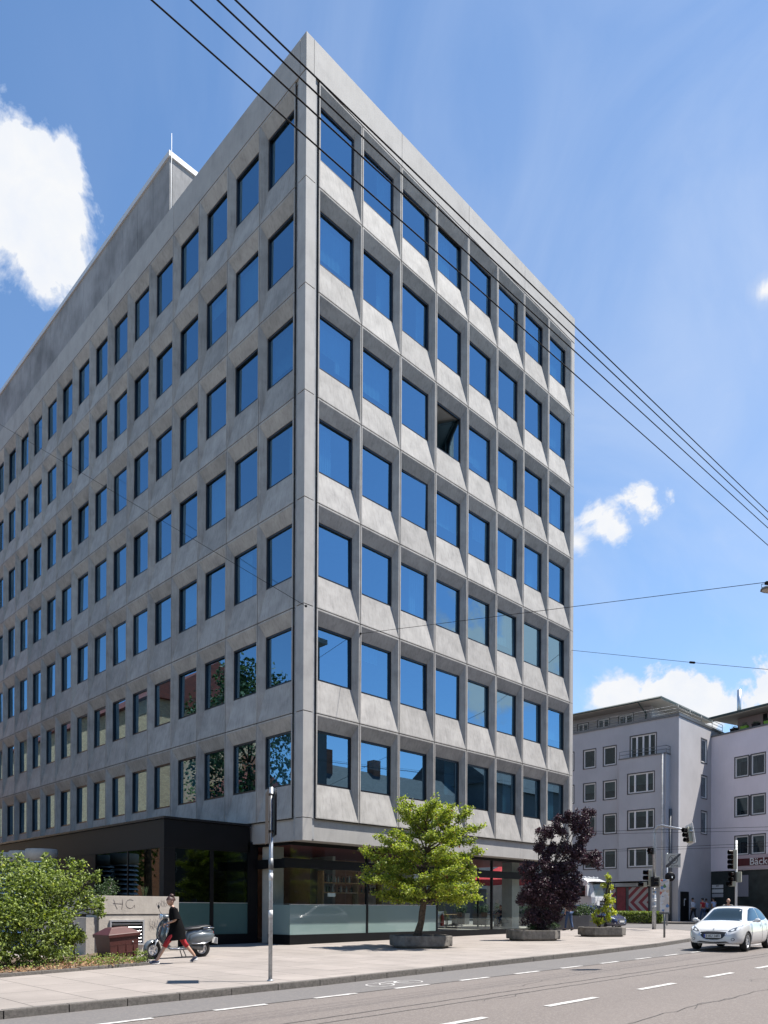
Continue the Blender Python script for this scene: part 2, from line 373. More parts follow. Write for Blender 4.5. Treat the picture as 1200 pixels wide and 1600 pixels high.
def paving():
    m = bpy.data.materials.new('paving_slabs'); m.use_nodes = True; t = m.node_tree; L = t.links.new; b = t.nodes['Principled BSDF']
    tc = t.nodes.new('ShaderNodeTexCoord')
    mp = t.nodes.new('ShaderNodeMapping'); L(tc.outputs['Object'], mp.inputs[0]); mp.inputs['Rotation'].default_value = (0, 0, R(90)); mp.inputs['Location'].default_value = (.2,.35,0)
    br = t.nodes.new('ShaderNodeTexBrick'); L(mp.outputs[0], br.inputs['Vector'])
    br.inputs['Scale'].default_value = 1.0; br.inputs['Brick Width'].default_value = 1.5; br.inputs['Row Height'].default_value = 0.95
    br.inputs['Mortar Size'].default_value = 0.009; br.inputs['Mortar Smooth'].default_value = 0.2
    br.inputs['Color1'].default_value = (0.285, 0.252, 0.228, 1); br.inputs['Color2'].default_value = (0.25, 0.222, 0.20, 1); br.inputs['Mortar'].default_value = (0.06, 0.053, 0.048, 1)
    n = t.nodes.new('ShaderNodeTexNoise'); n.inputs['Scale'].default_value = 0.8; n.inputs['Detail'].default_value = 9; n.inputs['Roughness'].default_value = .65; L(tc.outputs['Object'], n.inputs['Vector'])
    n2 = t.nodes.new('ShaderNodeTexNoise'); n2.inputs['Scale'].default_value = 45; n2.inputs['Detail'].default_value = 3; L(tc.outputs['Object'], n2.inputs['Vector'])
    cr = t.nodes.new('ShaderNodeValToRGB'); cr.color_ramp.elements[0].position = .3; cr.color_ramp.elements[0].color = (.74, .73, .72, 1); cr.color_ramp.elements[1].position = .65; cr.color_ramp.elements[1].color = (1.06, 1.05, 1.04, 1)
    L(mth(t, 'ADD', mth(t, 'MULTIPLY', n.outputs[0], .72), mth(t, 'MULTIPLY', n2.outputs[0], .28)), cr.inputs[0])
    mx = t.nodes.new('ShaderNodeMix'); mx.data_type = 'RGBA'; mx.blend_type = 'MULTIPLY'; mx.inputs[0].default_value = 1; L(br.outputs['Color'], mx.inputs[6]); L(cr.outputs[0], mx.inputs[7])
    L(mx.outputs[2], b.inputs['Base Color']); b.inputs['Roughness'].default_value = .85
    return m
PAVE = paving()

def strip_sheet(name, xs, y0, y1, off, mat):
    mb = MB(); vs = []
    for x in xs: vs += [(x, y0, gz(x)+off), (x, y1, gz(x)+off)]
    mb.add(vs, [(2*i, 2*i+2, 2*i+3, 2*i+1) for i in range(len(xs)-1)])
    return tag(mb.build(name, mat, recalc=False), kind='structure')
strip_sheet('ground', [-1500, -40, 80, 1500], -1500, 1500, -0.135, pm('ground_earth', (0.2, 0.19, 0.17), 0.95, var=.3, vscale=.1))
strip_sheet('road', [-200, -40, 80, 250], -18.3, -7.0, -0.12, ASPH)
strip_sheet('side_road', [12.0, 37.5], -7.0, 160, -0.118, ASPH2)
strip_sheet('far_road', [37.5, 80, 250], -7.0, -4.0, -0.119, ASPH)
# smoother bicycle lane between kerb and dashed line
mb = MB()
bx = [(-60,-8.75),(-12.2,-8.66),(-6.5,-8.64),(-0.7,-8.34),(4.4,-8.18),(9.8,-7.79),(13.9,-7.2)]
vs = []
for x, y in bx: vs += [(x, -9.98 if x < 5 else -9.98, gz(x)-0.116), (x, y, gz(x)-0.116)]
mb.add(vs, [(2*i, 2*i+2, 2*i+3, 2*i+1) for i in range(len(bx)-1)])
tag(mb.build('bicycle_lane', ASPH2, recalc=False), kind='structure')

def slab(name, poly, mat, kerb=True, h=0.12, kname='kerb', kerb_edges=None):
    """raised pavement: polygon listed counter-clockwise; kerb stones run along kerb_edges"""
    mb = MB(); n = len(poly)
    top = [(x, y, gz(x)) for x, y in poly]
    bm = bmesh.new(); vv = [bm.verts.new(p) for p in top]; f = bm.faces.new(vv); bmesh.ops.triangulate(bm, faces=[f])
    mb.bm(bm)
    o = tag(mb.build(name, mat, recalc=False), kind='structure')
    kb = MB()
    for a in (kerb_edges or []):
        p, q = Vector((*poly[a], 0)), Vector((*poly[(a+1) % n], 0)); d = (q-p); Lg = d.length; d.normalize(); nn = Vector((d.y, -d.x, 0))
        k = max(1, round(Lg/1.02)); st = Lg/k
        for i in range(k):
            j = rnd.uniform(-.004, .004)
            if Lg > 60 and i > 90: break
            A = p+d*(i*st+.008); B = p+d*((i+1)*st-.008)
            pts = []
            for P in (A, B):
                g = gz(P.x)
                pts.append([P+nn*(.0+j)+Vector((0,0,g-.2)), P+nn*(.0+j)+Vector((0,0,g-.012)), P+nn*(-.014+j)+Vector((0,0,g+.004+j*.4)), P-nn*.13+Vector((0,0,g+.004+j*.4)), P-nn*.13+Vector((0,0,g-.2))])
            kb.loft(pts, smooth=False)
    if kb.v: tag(kb.build(kname, KERB), kind='structure')
    return o
kerbline = [(-70,-8.9),(-12.2,-8.64),(-9.5,-8.63),(-6.5,-8.62),(-0.71,-8.32),(4.43,-8.16),(9.8,-7.77),(13.95,-7.18),(17.5,-6.5),(20.2,-5.6),(22.4,-4.2),(23.9,-2.3),(24.6,-0.2),(24.7,2.5)]
poly = kerbline + [(24.7,120),(-70,120)]
slab('sidewalk', poly, PAVE, kerb_edges=range(0, len(kerbline)))
far = [(37.2,140),(36.9,8.5),(37.3,5.6),(38.3,3.4),(39.3,-1.0),(40.3,-5.5),(42.5,-7.6),(48,-8.6),(200,-9.5),(200,140)]
slab('far_sidewalk', far, PAVE, kerb_edges=range(0, 8), kname='far_kerb')
slab('near_sidewalk', [(-70,-60),(220,-60),(220,-18.3),(-70,-18.3)], PAVE, kerb_edges=[2], kname='near_kerb')
# painted markings: real sheets on the asphalt
def dash(x0, x1, yc, w, name, zoff=-0.112, slope=0.0):
    mb = MB(); mb.quad((x0,yc-w/2,gz(x0)+zoff),(x1,yc-w/2+slope,gz(x1)+zoff),(x1,yc+w/2+slope,gz(x1)+zoff),(x0,yc+w/2,gz(x0)+zoff)); return mb
mk = MB()
for i in range(-4, 16):
    x0 = -9.73+1.945*i
    w = 0.11; y = -10.02+0.010*(x0+9.7)
    mk.quad((x0,y-w/2,gz(x0)-.111),(x0+.95,y-w/2,gz(x0+.95)-.111),(x0+.95,y+w/2,gz(x0+.95)-.111),(x0,y+w/2,gz(x0)-.111))
for i in range(-3, 14):
    x0 = -8.95+3.05*i; y = -13.28; w = 0.13
    mk.quad((x0,y-w/2,gz(x0)-.111),(x0+1.5,y-w/2,gz(x0+1.5)-.111),(x0+1.5,y+w/2,gz(x0+1.5)-.111),(x0,y+w/2,gz(x0)-.111))
tag(mk.build('lane_marking', PAINT, recalc=False), kind='structure')
# bicycle symbol painted on the lane, seen from the side
bs = MB()
def gp(u, v):   # u along the street, v across
    x = -5.2+u*.85; y = -9.36+v*0.52; return Vector((x, y, gz(x)-.1105))
def pstroke(pts, w=0.05):
    for a, b in zip(pts[:-1], pts[1:]):
        A, B = Vector((*a,0)), Vector((*b,0)); d = (B-A).normalized(); n = Vector((-d.y, d.x, 0))*w/2
        bs.quad(gp(*(A-n).xy), gp(*(B-n).xy), gp(*(B+n).xy), gp(*(A+n).xy))
for c in (-0.48, 0.48):
    ring = [(c+.33*math.cos(t*math.pi/12), .5*math.sin(t*math.pi/12)) for t in range(25)]
    pstroke(ring, .055)
pstroke([(-.48,0),(-.2,.5),(.3,.5),(0,.0),(-.2,.5)]); pstroke([(.48,0),(.25,.72),(.1,.72)]); pstroke([(-.22,.5),(-.26,.66)]); pstroke([(-.48,0),(0,0)])
tag(bs.build('bicycle_symbol', PAINT, recalc=False), kind='structure')
# seams and a patched trench in the old asphalt
mk = MB(); rgs = random.Random(4)
def seam(pts, w, z=-.1135):
    for (x0,y0),(x1,y1) in zip(pts[:-1], pts[1:]):
        mk.quad((x0,y0-w/2,gz(x0)+z),(x1,y1-w/2,gz(x1)+z),(x1,y1+w/2,gz(x1)+z),(x0,y0+w/2,gz(x0)+z))
def wob(x0, x1, y, a=.03, st=.35):
    o = []; x = x0
    while x < x1: o.append((x, y+rgs.uniform(-a,a))); x += st*rgs.uniform(.6,1.4)
    return o
seam(wob(-14, 30, -11.72, .018), .022); seam(wob(-14, 30, -12.05, .018), .020); seam(wob(-11, 6, -14.9, .05), .012); seam(wob(-40, 12, -9.96, .008), .018)
for c in range(5):
    x = rgs.uniform(-9, 8); y = rgs.uniform(-15.5,-11); pts = [(x,y)]
    for q in range(9): x += rgs.uniform(.05,.35); y += rgs.uniform(-.14,.14); pts.append((x,y))
    seam(pts, .010)
tag(mk.build('tar_seam', TAR, recalc=False), kind='structure')
# side-street stop line / crossing dashes
mk = MB()
for (x0,y0,x1,y1,w) in ((25.6,5.2,31.0,6.0,.35),(33.2,1.2,34.6,.9,.12),(30.0,-1.6,31.4,-1.9,.12),(26.6,-3.4,28.0,-3.7,.12),(36.0,-.4,37.4,-.7,.12)):
    d = Vector((x1-x0,y1-y0,0)).normalized(); n = Vector((-d.y,d.x,0))*w/2
    P = [Vector((x0,y0,0))-n, Vector((x1,y1,0))-n, Vector((x1,y1,0))+n, Vector((x0,y0,0))+n]
    mk.add([(p.x,p.y,gz(p.x)-.112) for p in P], [(0,1,2,3)])
tag(mk.build('junction_marking', PAINT, recalc=False), kind='structure')

# planting bed at the left: earth with dry leaves
EARTH = pm('bed_earth', (0.20, 0.135, 0.085), 0.95, var=0.6, vscale=5, bump=1.0, bscale=18, color2=(0.07, 0.05, 0.035))
bed = [(-16,-4.35),(-10.7,-3.72),(-7.25,-3.08),(-6.95,-2.2),(-6.7,-0.9),(-6.55,1.0),(-16,1.0)]
bm = bmesh.new(); f = bm.faces.new([bm.verts.new((x,y,0)) for x,y in bed]); bmesh.ops.triangulate(bm, faces=[f])
bmesh.ops.subdivide_edges(bm, edges=bm.edges[:], cuts=12, use_grid_fill=True)
mb = MB()
for v in bm.verts:
    inside = 1 if -15.8 < v.co.x else 0
    v.co.z = gz(v.co.x)+.03+.04*math.sin(v.co.x*3.1)*math.cos(v.co.y*2.7)+rnd.uniform(-.012,.02)
mb.bm(bm, smooth=True); tag(mb.build('soil', EARTH, recalc=False), kind='structure')
kb = MB()
edge = [(-16,-4.42),(-10.7,-3.79),(-7.2,-3.14)]
for (x0,y0),(x1,y1) in zip(edge[:-1], edge[1:]):
    d = Vector((x1-x0,y1-y0,0)); Lg = d.length; d.normalize(); n = Vector((-d.y,d.x,0)); k = max(1, round(Lg/1.0))
    for i in range(k):
        A = Vector((x0,y0,0))+d*(i*Lg/k+.004); B = Vector((x0,y0,0))+d*((i+1)*Lg/k-.004)
        M = Matrix(((d.x,n.x,0,A.x),(d.y,n.y,0,A.y),(0,0,1,gz(A.x)),(0,0,0,1)))
        kb.bbox((0,0,-.1),((B-A).length,.08,.075+rnd.uniform(-.004,.004)), .008, M=M)
kb.bbox((-7.22,-3.1,-.1),(-7.14,-2.2,.085),.008); kb.bbox((-7.14,-2.28,-.1),(-6.8,-2.2,.085),.008)
tag(kb.build('bed_edging', KERB), kind='structure')

# ================================================================== THE OFFICE BUILDING
office = thing('office_building', 'seven storey grey concrete office block with recessed square windows on the street corner', 'building', (0,0,0))
Z0, P, MW = 4.447, 3.6, 2.0472
RA, LA, NR, NL, NF = 0.564, 0.594, 8, 18, 7
ZT = Z0+NF*P
XE = RA+NR*MW+0.27       # right end
YE = LA+NL*MW+0.3        # far end of left facade
DP, SP, ZB, ZH = 0.215, 0.145, 1.205, 3.10     # depth and splay of the funnels, sill and head heights inside a cell
def side_map(side):
    return (lambda u, d, z: (u, d, z)) if side == 'r' else (lambda u, d, z: (d, u, z))
def facade(side, u0, n):
    F = side_map(side); mb = MB(); g = 0.016; fw = 0.047; jd = 0.035
    for i in range(n):
        for k in range(NF):
            a = u0+i*MW; b = a+MW; z0 = Z0+k*P; z1 = z0+P
            oa, ob, oz0, oz1 = a+g, b-g, z0+g, z1-g
            ia, ib, iz0, iz1 = oa+fw, ob-fw, oz0+.03, oz1-.055
            ba, bb, bz0, bz1 = ia+SP, ib-SP, z0+ZB, z0+ZH
            W = [F(oa,jd,oz0),F(ob,jd,oz0),F(ob,jd,oz1),F(oa,jd,oz1),
                 F(oa,0,oz0),F(ob,0,oz0),F(ob,0,oz1),F(oa,0,oz1),
                 F(ia,0,iz0),F(ib,0,iz0),F(ib,0,iz1),F(ia,0,iz1),
                 F(ba,DP,bz0),F(bb,DP,bz0),F(bb,DP,bz1),F(ba,DP,bz1),
                 F(ba,DP+.2,bz0),F(bb,DP+.2,bz0),F(bb,DP+.2,bz1),F(ba,DP+.2,bz1)]
            fs = []
            for q in range(4):
                for r in range(4):
                    r2 = (r+1) % 4; fs.append((q*4+r, q*4+r2, q*4+4+r2, q*4+4+r))
            mb.add(W, fs)
    o = mb.build('concrete_facade', CONC, office)
    # black backing inside the joints
    jb = MB()
    for i in range(n+1):
        u = u0+i*MW; jb.add([F(u-(.02 if i else -.002),jd-.004,Z0),F(u+.02,jd-.004,Z0),F(u+.02,jd-.004,ZT),F(u-.02,jd-.004,ZT)], [(0,1,2,3)])
    for k in range(NF+1):
        z = Z0+k*P
        for i in range(n):
            u = u0+i*MW+.02; jb.add([F(u,jd-.003,z-.02),F(u+MW-.04,jd-.003,z-.02),F(u+MW-.04,jd-.003,z+.02),F(u,jd-.003,z+.02)], [(0,1,2,3)])
    jb.build('joint_seal', JOINT, office)
    return o
facade('r', RA, NR); facade('l', LA, NL)

# windows ----------------------------------------------------------
WW = MW-2*(.011+.05)-2*SP; WH = ZH-ZB
FWD = 0.065
def window_mesh():
    mb = MB(); w, h = WW, WH
    o = [(0,0),(w,0),(w,h),(0,h)]; i_ = [(FWD,FWD),(w-FWD,FWD),(w-FWD,h-FWD),(FWD,h-FWD)]
    vs = [(x,0,z) for x,z in o]+[(x,0,z) for x,z in i_]+[(x,.06,z) for x,z in i_]+[(x,.15,z) for x,z in o]
    fs = []
    for q in ((0,4),(4,8)):
        for r in range(4): r2=(r+1)%4; fs.append((q[0]+r,q[0]+r2,q[1]+r2,q[1]+r))
    for r in range(4): r2=(r+1)%4; fs.append((8+r,8+r2,12+r2,12+r))
    return mb.add(vs, fs)
tmp = window_mesh().build('window', FRAME); WIN_ME = tmp.data; bpy.data.objects.remove(tmp)
pb = MB(); e = .004
pb.quad((FWD-e,0,FWD-e),(WW-FWD+e,0,FWD-e),(WW-FWD+e,0,WH-FWD+e),(FWD-e,0,WH-FWD+e))
tmp = pb.build('pane', GLASS, recalc=False); PANE_ME = tmp.data; bpy.data.objects.remove(tmp)
cells = [('r', i, k) for i in range(NR) for k in range(NF)] + [('l', i, k) for i in range(NL) for k in range(NF)]
WX = Matrix
def cell_M(side, i, k):
    u = (RA if side == 'r' else LA)+i*MW+.061+SP; z = Z0+k*P+ZB
    if side == 'r': return Matrix.Translation((u, DP+.02, z))
    return Matrix(((0,1,0,DP+.02),(1,0,0,u),(0,0,1,z),(0,0,0,1)))
def part_copy(name, me, parent, M):
    o = bpy.data.objects.new(name, me); COL.objects.link(o); o.parent = parent; o.matrix_local = M; return o
# left-facade mesh copy (mirrored axes need their own mesh, not a negative scale)
def remap(me, name):
    m2 = me.copy(); m2.name = name
    for v in m2.vertices: v.co = (v.co.y, v.co.x, v.co.z)
    m2.flip_normals(); return m2
WIN_MEL, PANE_MEL = remap(WIN_ME, 'window'), remap(PANE_ME, 'pane')
blind_spec = {}
rest = MB()
lone = 0
for (side, i, k) in cells:
    if side == 'r': u = RA+i*MW+.061+SP; org = (u, DP+.02, Z0+k*P+ZB); wm, pmh = WIN_ME, PANE_ME
    else: u = LA+i*MW+.061+SP; org = (DP+.02, u, Z0+k*P+ZB); wm, pmh = WIN_MEL, PANE_MEL
    part = side == 'r' or i < 6 or (i == 6 and k < 2)
    tx, tz = rnd.gauss(0, .005), rnd.gauss(0, .006)
    if part:
        w = part_copy('window', wm, office, Matrix.Translation(org))
        if side == 'r' and i == 3 and k == 4:
            w['label'] = 'window with its pane swung open inwards'
            M = Matrix.Translation((WW-FWD, .06, 0)) @ Matrix.Rotation(R(-62), 4, 'Z') @ Matrix.Translation((-(WW-FWD), 0, 0))
            M = Matrix.Translation((0,.0,0)) @ M
            p = part_copy('pane', pmh, w, M)
            fr = MB(); a_, b_ = FWD-.01, WW-FWD+.01
            for (q0,q1,z0,z1) in ((a_,b_,FWD-.01,FWD+.05),(a_,b_,WH-FWD-.05,WH-FWD+.01),(a_,a_+.06,FWD,WH-FWD),(b_-.06,b_,FWD,WH-FWD)): fr.box((q0,.002,z0),(q1,.05,z1))
            s = fr.build('sash', FRAME, w); s.matrix_local = M
        else:
            ax = Matrix.Rotation(tx, 4, 'X' if side == 'r' else 'Y') @ Matrix.Rotation(tz, 4, 'Z')
            p = part_copy('pane', pmh, w, Matrix.Translation((0,.055,0) if side=='r' else (.055,0,0)) @ ax)
    else:
        for me, off in ((wm, 0), (pmh, 1)):
            ax = Matrix.Translation(Vector(org)+Vector((.055*off,0,0))) @ (Matrix.Rotation(tx, 4, 'Y') @ Matrix.Rotation(tz, 4, 'Z') if off else Matrix.Identity(4))
            rest.add([ax@v.co for v in me.vertices], [tuple(p.vertices) for p in me.polygons], off)
o = rest.build('window', [FRAME, GLASS], office, recalc=False); o['kind'] = 'stuff'
# blinds behind some panes
def blind(side, i, k, frac, u0=0.0, u1=1.0):
    z1 = Z0+k*P+ZH-.02; z0 = z1-(WH-.04)*frac; F = side_map(side)
    a = (RA if side=='r' else LA)+i*MW+.061+SP; A = a+WW*u0; B = a+WW*u1
    mb = MB(); n = 24; ring=[]
    pts = [(A+(B-A)*q/n, DP+.27+.012*math.sin(q*1.9)) for q in range(n+1)]
    for (u,d),(u2,d2) in zip(pts[:-1], pts[1:]): mb.quad(F(u,d,z0),F(u2,d2,z0),F(u2,d2,z1),F(u,d,z1))
    return mb.build('blind', BLIND, office, recalc=False)
for b in (('r',1,5,1,.62,1),('r',3,4,1,0,.0),('r',3,3,.62),('r',5,3,1,.7,1),('r',0,4,.55),('r',2,2,1,.5,1),('r',4,4,.7,0,.8),('r',6,6,.5),('r',7,6,1,.4,1),('r',7,5,.7,.4,1),('r',0,3,1,.0,.35),('r',4,0,1,0,.3),('r',6,0,1,.1,.35),('l',0,4,.5),('l',1,2,1,.5,1),('l',3,4,.6),('l',0,3,1,0,.4),('r',2,5,1,.7,1),('r',7,4,1,.5,.9)):
    if b[2] == 4 and b[1] == 3: continue
    blind(*b)
rb_ = random.Random(12)
for i in range(NR):
    for k in range(NF):
        if (i, k) != (3, 4) and rb_.random() < .38:
            a = rb_.choice((0, 0, .45, .6)); blind('r', i, k, rb_.choice((.3,.5,1,1,.75)), a, rb_.choice((1, 1, .7, .5)) if a == 0 else 1)
for i in range(6):
    for k in range(NF):
        if rb_.random() < .25: blind('l', i, k, rb_.choice((.3,.5,1,.75)))

# corner column, grooves, end strips ---------------------------------
mb = MB()
for k in range(NF+1):
    z0 = Z0+(k-1)*P+.008 if k else 3.68; z1 = Z0+k*P-.008 if k else Z0-.012
    if k == 0: z0 = 3.68; z1 = Z0-.012
    else: z0 = Z0+(k-1)*P+.016; z1 = Z0+k*P-.016
    L_ = [(0,0),(.405,0),(.405,.14),(.14,.405),(0,.405)]
    mb.prism(L_, z0, z1)
mb.build('corner_column', CONC_S, office)
mb = MB()
mb.box((.10,.08,Z0-.7),(RA+.006,.165,ZT)); mb.box((.08,.10,Z0-.7),(.165,LA+.006,ZT))
mb.box((.44,.045,Z0),(.50,.09,ZT)); mb.box((.045,.44,Z0),(.09,.50,ZT))
mb.build('groove_lining', pm('groove_grey', (.38,.38,.38), .85, var=.2), office)
mb = MB()
for k in range(NF):
    mb.box((XE-.255, 0, Z0+k*P+.011), (XE, .12, Z0+(k+1)*P-.011))
mb.box((XE-.255, .02, Z0), (XE-.01, .1, ZT))
mb.build('end_strip', CONC_S, office)
# parapet with joints
mb = MB(); zpt = 30.88
def parapet(side, u0, u1, js):
    F = side_map(side); e = [u0]+js+[u1]
    for a, b in zip(e[:-1], e[1:]):
        a2 = a+.008; b2 = b-.008
        vs = [F(a2,-.012,ZT+.012),F(b2,-.012,ZT+.012),F(b2,.32,ZT+.012),F(a2,.32,ZT+.012),F(a2,-.012,zpt),F(b2,-.012,zpt),F(b2,.32,zpt),F(a2,.32,zpt)]
        mb.add(vs, [(0,3,2,1),(4,5,6,7),(0,1,5,4),(1,2,6,5),(2,3,7,6),(3,0,4,7)])
parapet('r', .33, XE, [RA+MW*2, RA+MW*4, RA+MW*6]); parapet('l', .33, YE, [LA+MW*q for q in (4,7,10,13,16)])
mb.box((-.012,-.012,ZT+.012),(.3215,.3215,zpt))
mb.box((XE-.3,.33,ZT+.012),(XE+.0,YE,zpt)); mb.box((.33,YE-.3,ZT+.012),(XE-.31,YE,zpt))
mb.build('parapet', CONC_S, office)
mb = MB(); mb.box((.05,.05,ZT-.1),(XE-.05,YE-.05,ZT+.35)); mb.build('roof', ROOFG, office)
# fascia below the lowest row, soffit
mb = MB(); jf = [RA-.03, RA+MW*2, RA+MW*4, RA+MW*6, XE]
for a, b in zip(jf[:-1], jf[1:]): mb.box((a+.006+(0 if a>1 else -.11), .10, 3.70), (b-.006, .30, Z0-.004))
mb.box((.10, .44, 3.70), (.30, YE, Z0-.004))
mb.build('fascia', CONC_S, office)
mb = MB(); mb.box((.12,.12,3.72),(XE-.05,YE-.1,3.9)); mb.build('soffit', CONC, office)
# blank end wall, rear wall, core and floors
mb = MB(); mb.box((XE-.03,.13,Z0),(XE+.22,YE,ZT)); mb.box((.35,YE-.25,3.8),(XE-.04,YE-.02,ZT)); mb.build('wall', CONC, office)
mb = MB()
for k in range(NF+1):
    z = Z0+k*P
    mb.box((.42,.42,z-.42),(XE-.06,YE-.3,z+.12), 0)
mb.build('floor_slab', ROOMC, office)
mb = MB()
mb.box((6.2,6.2,3.95),(XE-6.0,YE-6,ZT-.5))
for k in range(NF):
    for q in (2,5): mb.box((RA+MW*q-.06,.45,Z0+k*P+.13),(RA+MW*q+.06,6.1,Z0+(k+1)*P-.43))
    for q in (3,6,9,12,15): mb.box((.45,LA+MW*q-.06,Z0+k*P+.13),(6.1,LA+MW*q+.06,Z0+(k+1)*P-.43))
mb.build('partition_wall', ROOMW, office)
# dark reveal behind frames so that no light leaks round the panels
mb = MB()
for side, u0, n in (('r',RA,NR),('l',LA,NL)):
    F = side_map(side)
    for i in range(n+1):
        c = u0+i*MW
        for k in range(NF):
            pass
# penthouse ----------------------------------------------------------
PZ = 35.75; PXf = 1.25; PYf = PX(265.4, 237, PXf).y; PZ = PX(265.4, 237, PXf).z
mb = MB(); n = 20; w = 1.55
for q in range(n):
    y = PYf+q*w; mb.box((PXf, y+.008, ZT+.36), (PXf+.12, y+w-.008, PZ-.25))
m_ = PYf+n*w
for q in range(7):
    x = PXf+.13+q*w; mb.box((x+.008, PYf, ZT+.36), (x+w-.008, PYf+.12, PZ-.25))
mb.box((PXf+.06,PYf+.06,ZT+.36),(PXf+11,m_-.02,PZ-.26)); mb.build('penthouse', CONC_D, office)
mb = MB(); mb.box((PXf-.07,PYf-.07,PZ-.245),(PXf+11.1,m_,PZ+.0)); mb.build('roof_edge', pm('roof_edge_pale', (.66,.67,.68), .45), office)
mb = MB(); mb.tube([(PXf+.04,PYf-.09,ZT+.36),(PXf+.04,PYf-.09,PZ+.8)],.012,6); mb.build('lightning_rod', WHITE, office)
c = PX(112, 436, 2.2)
mb = MB(); mb.lathe([(.34,0),(.34,.7),(.42,.72),(.42,1.15),(.3,1.3)],16,Matrix.Translation((2.2,c.y,PZ-.02))); mb.box((1.9,c.y-1.7,PZ),(2.5,c.y-1.0,PZ+1.0)); mb.build('exhaust_vent', STEELD, office)
mb = MB(); mb.tube([(2.3,c.y-.6,PZ),(2.3,c.y-.6,PZ+2.2)],.03,6); mb.tube([(2.9,c.y-2.2,PZ),(2.9,c.y-2.2,PZ+1.1)],.14,10); mb.build('mast', ALU, office)

# ground floor ------------------------------------------------------
GY, GX = 1.04, 0.30      # planes of the shop glazing
gb = 0.05                # ground level there
ZBM0, ZBM1 = 2.80, 3.12  # black transom beam
shx1 = XE-.35
bays = [GX, 4.03, 8.13, 11.99, shx1]
mb = MB()
mb.box((GX-.02,GY-.02,gb-.05),(shx1+.02,GY+.10,.44)); mb.box((GX-.02,GY+.10,gb-.05),(GX+.10,2.3,.44))
mb.build('plinth', BLACK, office)
mb = MB()
mb.box((GX-.32,GY-.10,ZBM0),(shx1+.02,GY+.07,ZBM1)); mb.box((GX-.10,GY+.07,ZBM0),(GX+.07,2.95,ZBM1))
for x in bays[1:]: 
    mb.box((x-.045,GY-.015,.44),(x+.045,GY+.09,ZBM0)); mb.box((x-.045,GY-.015,ZBM1),(x+.045,GY+.09,3.72))
mb.box((GX,GY-.01,3.60),(shx1,GY+.08,3.72)); mb.box((GX-.01,GY+.08,3.60),(GX+.08,2.95,3.72))
mb.build('shopfront_frame', BLACK, office)
for a, b, fr in ((bays[0],bays[1],1),(bays[1],bays[2],1),(bays[2],bays[3],0),(bays[3],bays[4],0)):
    mb = MB(); mb.quad((a+(.0 if a<1 else .045),GY+.02,.44),(b-.045,GY+.02,.44),(b-.045,GY+.02,ZBM0),(a+(.0 if a<1 else .045),GY+.02,ZBM0)) if not fr else mb.quad((a+(0 if a<1 else .045),GY+.02,1.52),(b-.045,GY+.02,1.52),(b-.045,GY+.02,ZBM0),(a+(0 if a<1 else .045),GY+.02,ZBM0))
    mb.quad((a+(0 if a<1 else .045),GY+.02,ZBM1),(b-.045,GY+.02,ZBM1),(b-.045,GY+.02,3.60),(a+(0 if a<1 else .045),GY+.02,3.60))
    mb.build('shop_window', SHOPG, office, recalc=False)
    if fr:
        mb = MB(); mb.box((a+(0 if a<1 else .047),GY+.01,.445),(b-.047,GY+.03,1.50)); mb.build('frosted_panel', FROST, office)
        mb = MB(); mb.box((a+(0 if a<1 else .05),GY+.005,1.503),(b-.05,GY+.035,1.525)); mb.build('glazing_bar', ALU, office)
mb = MB(); mb.quad((GX+.02,GY+.03,1.52),(GX+.02,2.3,1.52),(GX+.02,2.3,ZBM0),(GX+.02,GY+.03,ZBM0)); mb.quad((GX+.02,GY+.03,ZBM1),(GX+.02,2.3,ZBM1),(GX+.02,2.3,3.6),(GX+.02,GY+.03,3.6))
mb.build('shop_window', SHOPG, office, recalc=False)
mb = MB(); mb.box((GX+.01,GY+.035,.445),(GX+.03,2.3,1.50)); mb.build('frosted_panel', FROST, office)
# east end glazing of the restaurant
mb = MB(); mb.box((shx1-.05,GY+.1,gb),(shx1+.02,9,.3)); 
for y in (3.2,5.6,8.9): mb.box((shx1-.05,y-.04,.3),(shx1+.02,y+.04,3.6))
mb.build('end_glazing_frame', BLACK, office)
mb = MB(); mb.quad((shx1,GY+.1,.3),(shx1,8.9,.3),(shx1,8.9,3.6),(shx1,GY+.1,3.6)); mb.build('shop_window', SHOPG, office, recalc=False)
# columns
for (x0,y0,x1,y1) in ((.42,2.32,1.0,2.85),(14.0,1.35,14.6,1.95),(16.6,.5,17.1,1.0)):
    if x0 > 15: continue
    mb = MB(); mb.bbox((x0,y0,0),(x1,y1,3.72),.02); mb.build('column', pm('column_concrete', (.52,.49,.43), .8, var=.1, streak=.2) if 'column_concrete' not in MATS else MATS['column_concrete'], office)
# interior of the ground floor
mb = MB(); mb.box((.4,1.2,gb-.02),(XE-.4,12,gb+.06)); mb.build('shop_floor', pm('wood_floor', (.16,.10,.06), .5, var=.3), office)
WARM = pm('warm_wall', (.6,.36,.25), .8, var=.2)
mb = MB(); mb.box((.9,6.5,gb),(9.2,6.7,3.7)); mb.build('back_wall', WARM, office)
mb = MB(); mb.box((.4,1.2,3.62),(XE-.4,12,3.71)); mb.build('shop_ceiling', pm('dark_red_ceiling', (.30,.07,.07), .7, var=.1), office)
mb = MB(); mb.box((5.2,4.4,gb+.06),(5.35,5.9,3.6)); mb.box((9.2,6.5,gb),(12.6,6.7,3.7)); mb.build('interior_partition', pm('white_plaster', (.7,.69,.66), .8, var=.05), office)
OAK = pm('oak_shelf', (.6,.38,.2), .6, var=.3, vscale=8)
sh = thing('shelf_unit', 'oak bar shelf unit with bottles behind the corner shop window', 'shelf', (0,0,0))
a = PY(505,1400,2.6); b = PY(572,1400,2.6)
sx0, sx1 = a.x, b.x+.9
def zy(py, Y): return PY(540, py, Y).z
ZS = [zy(1404,2.6), zy(1395,2.6), zy(1380,2.6), 2.75]
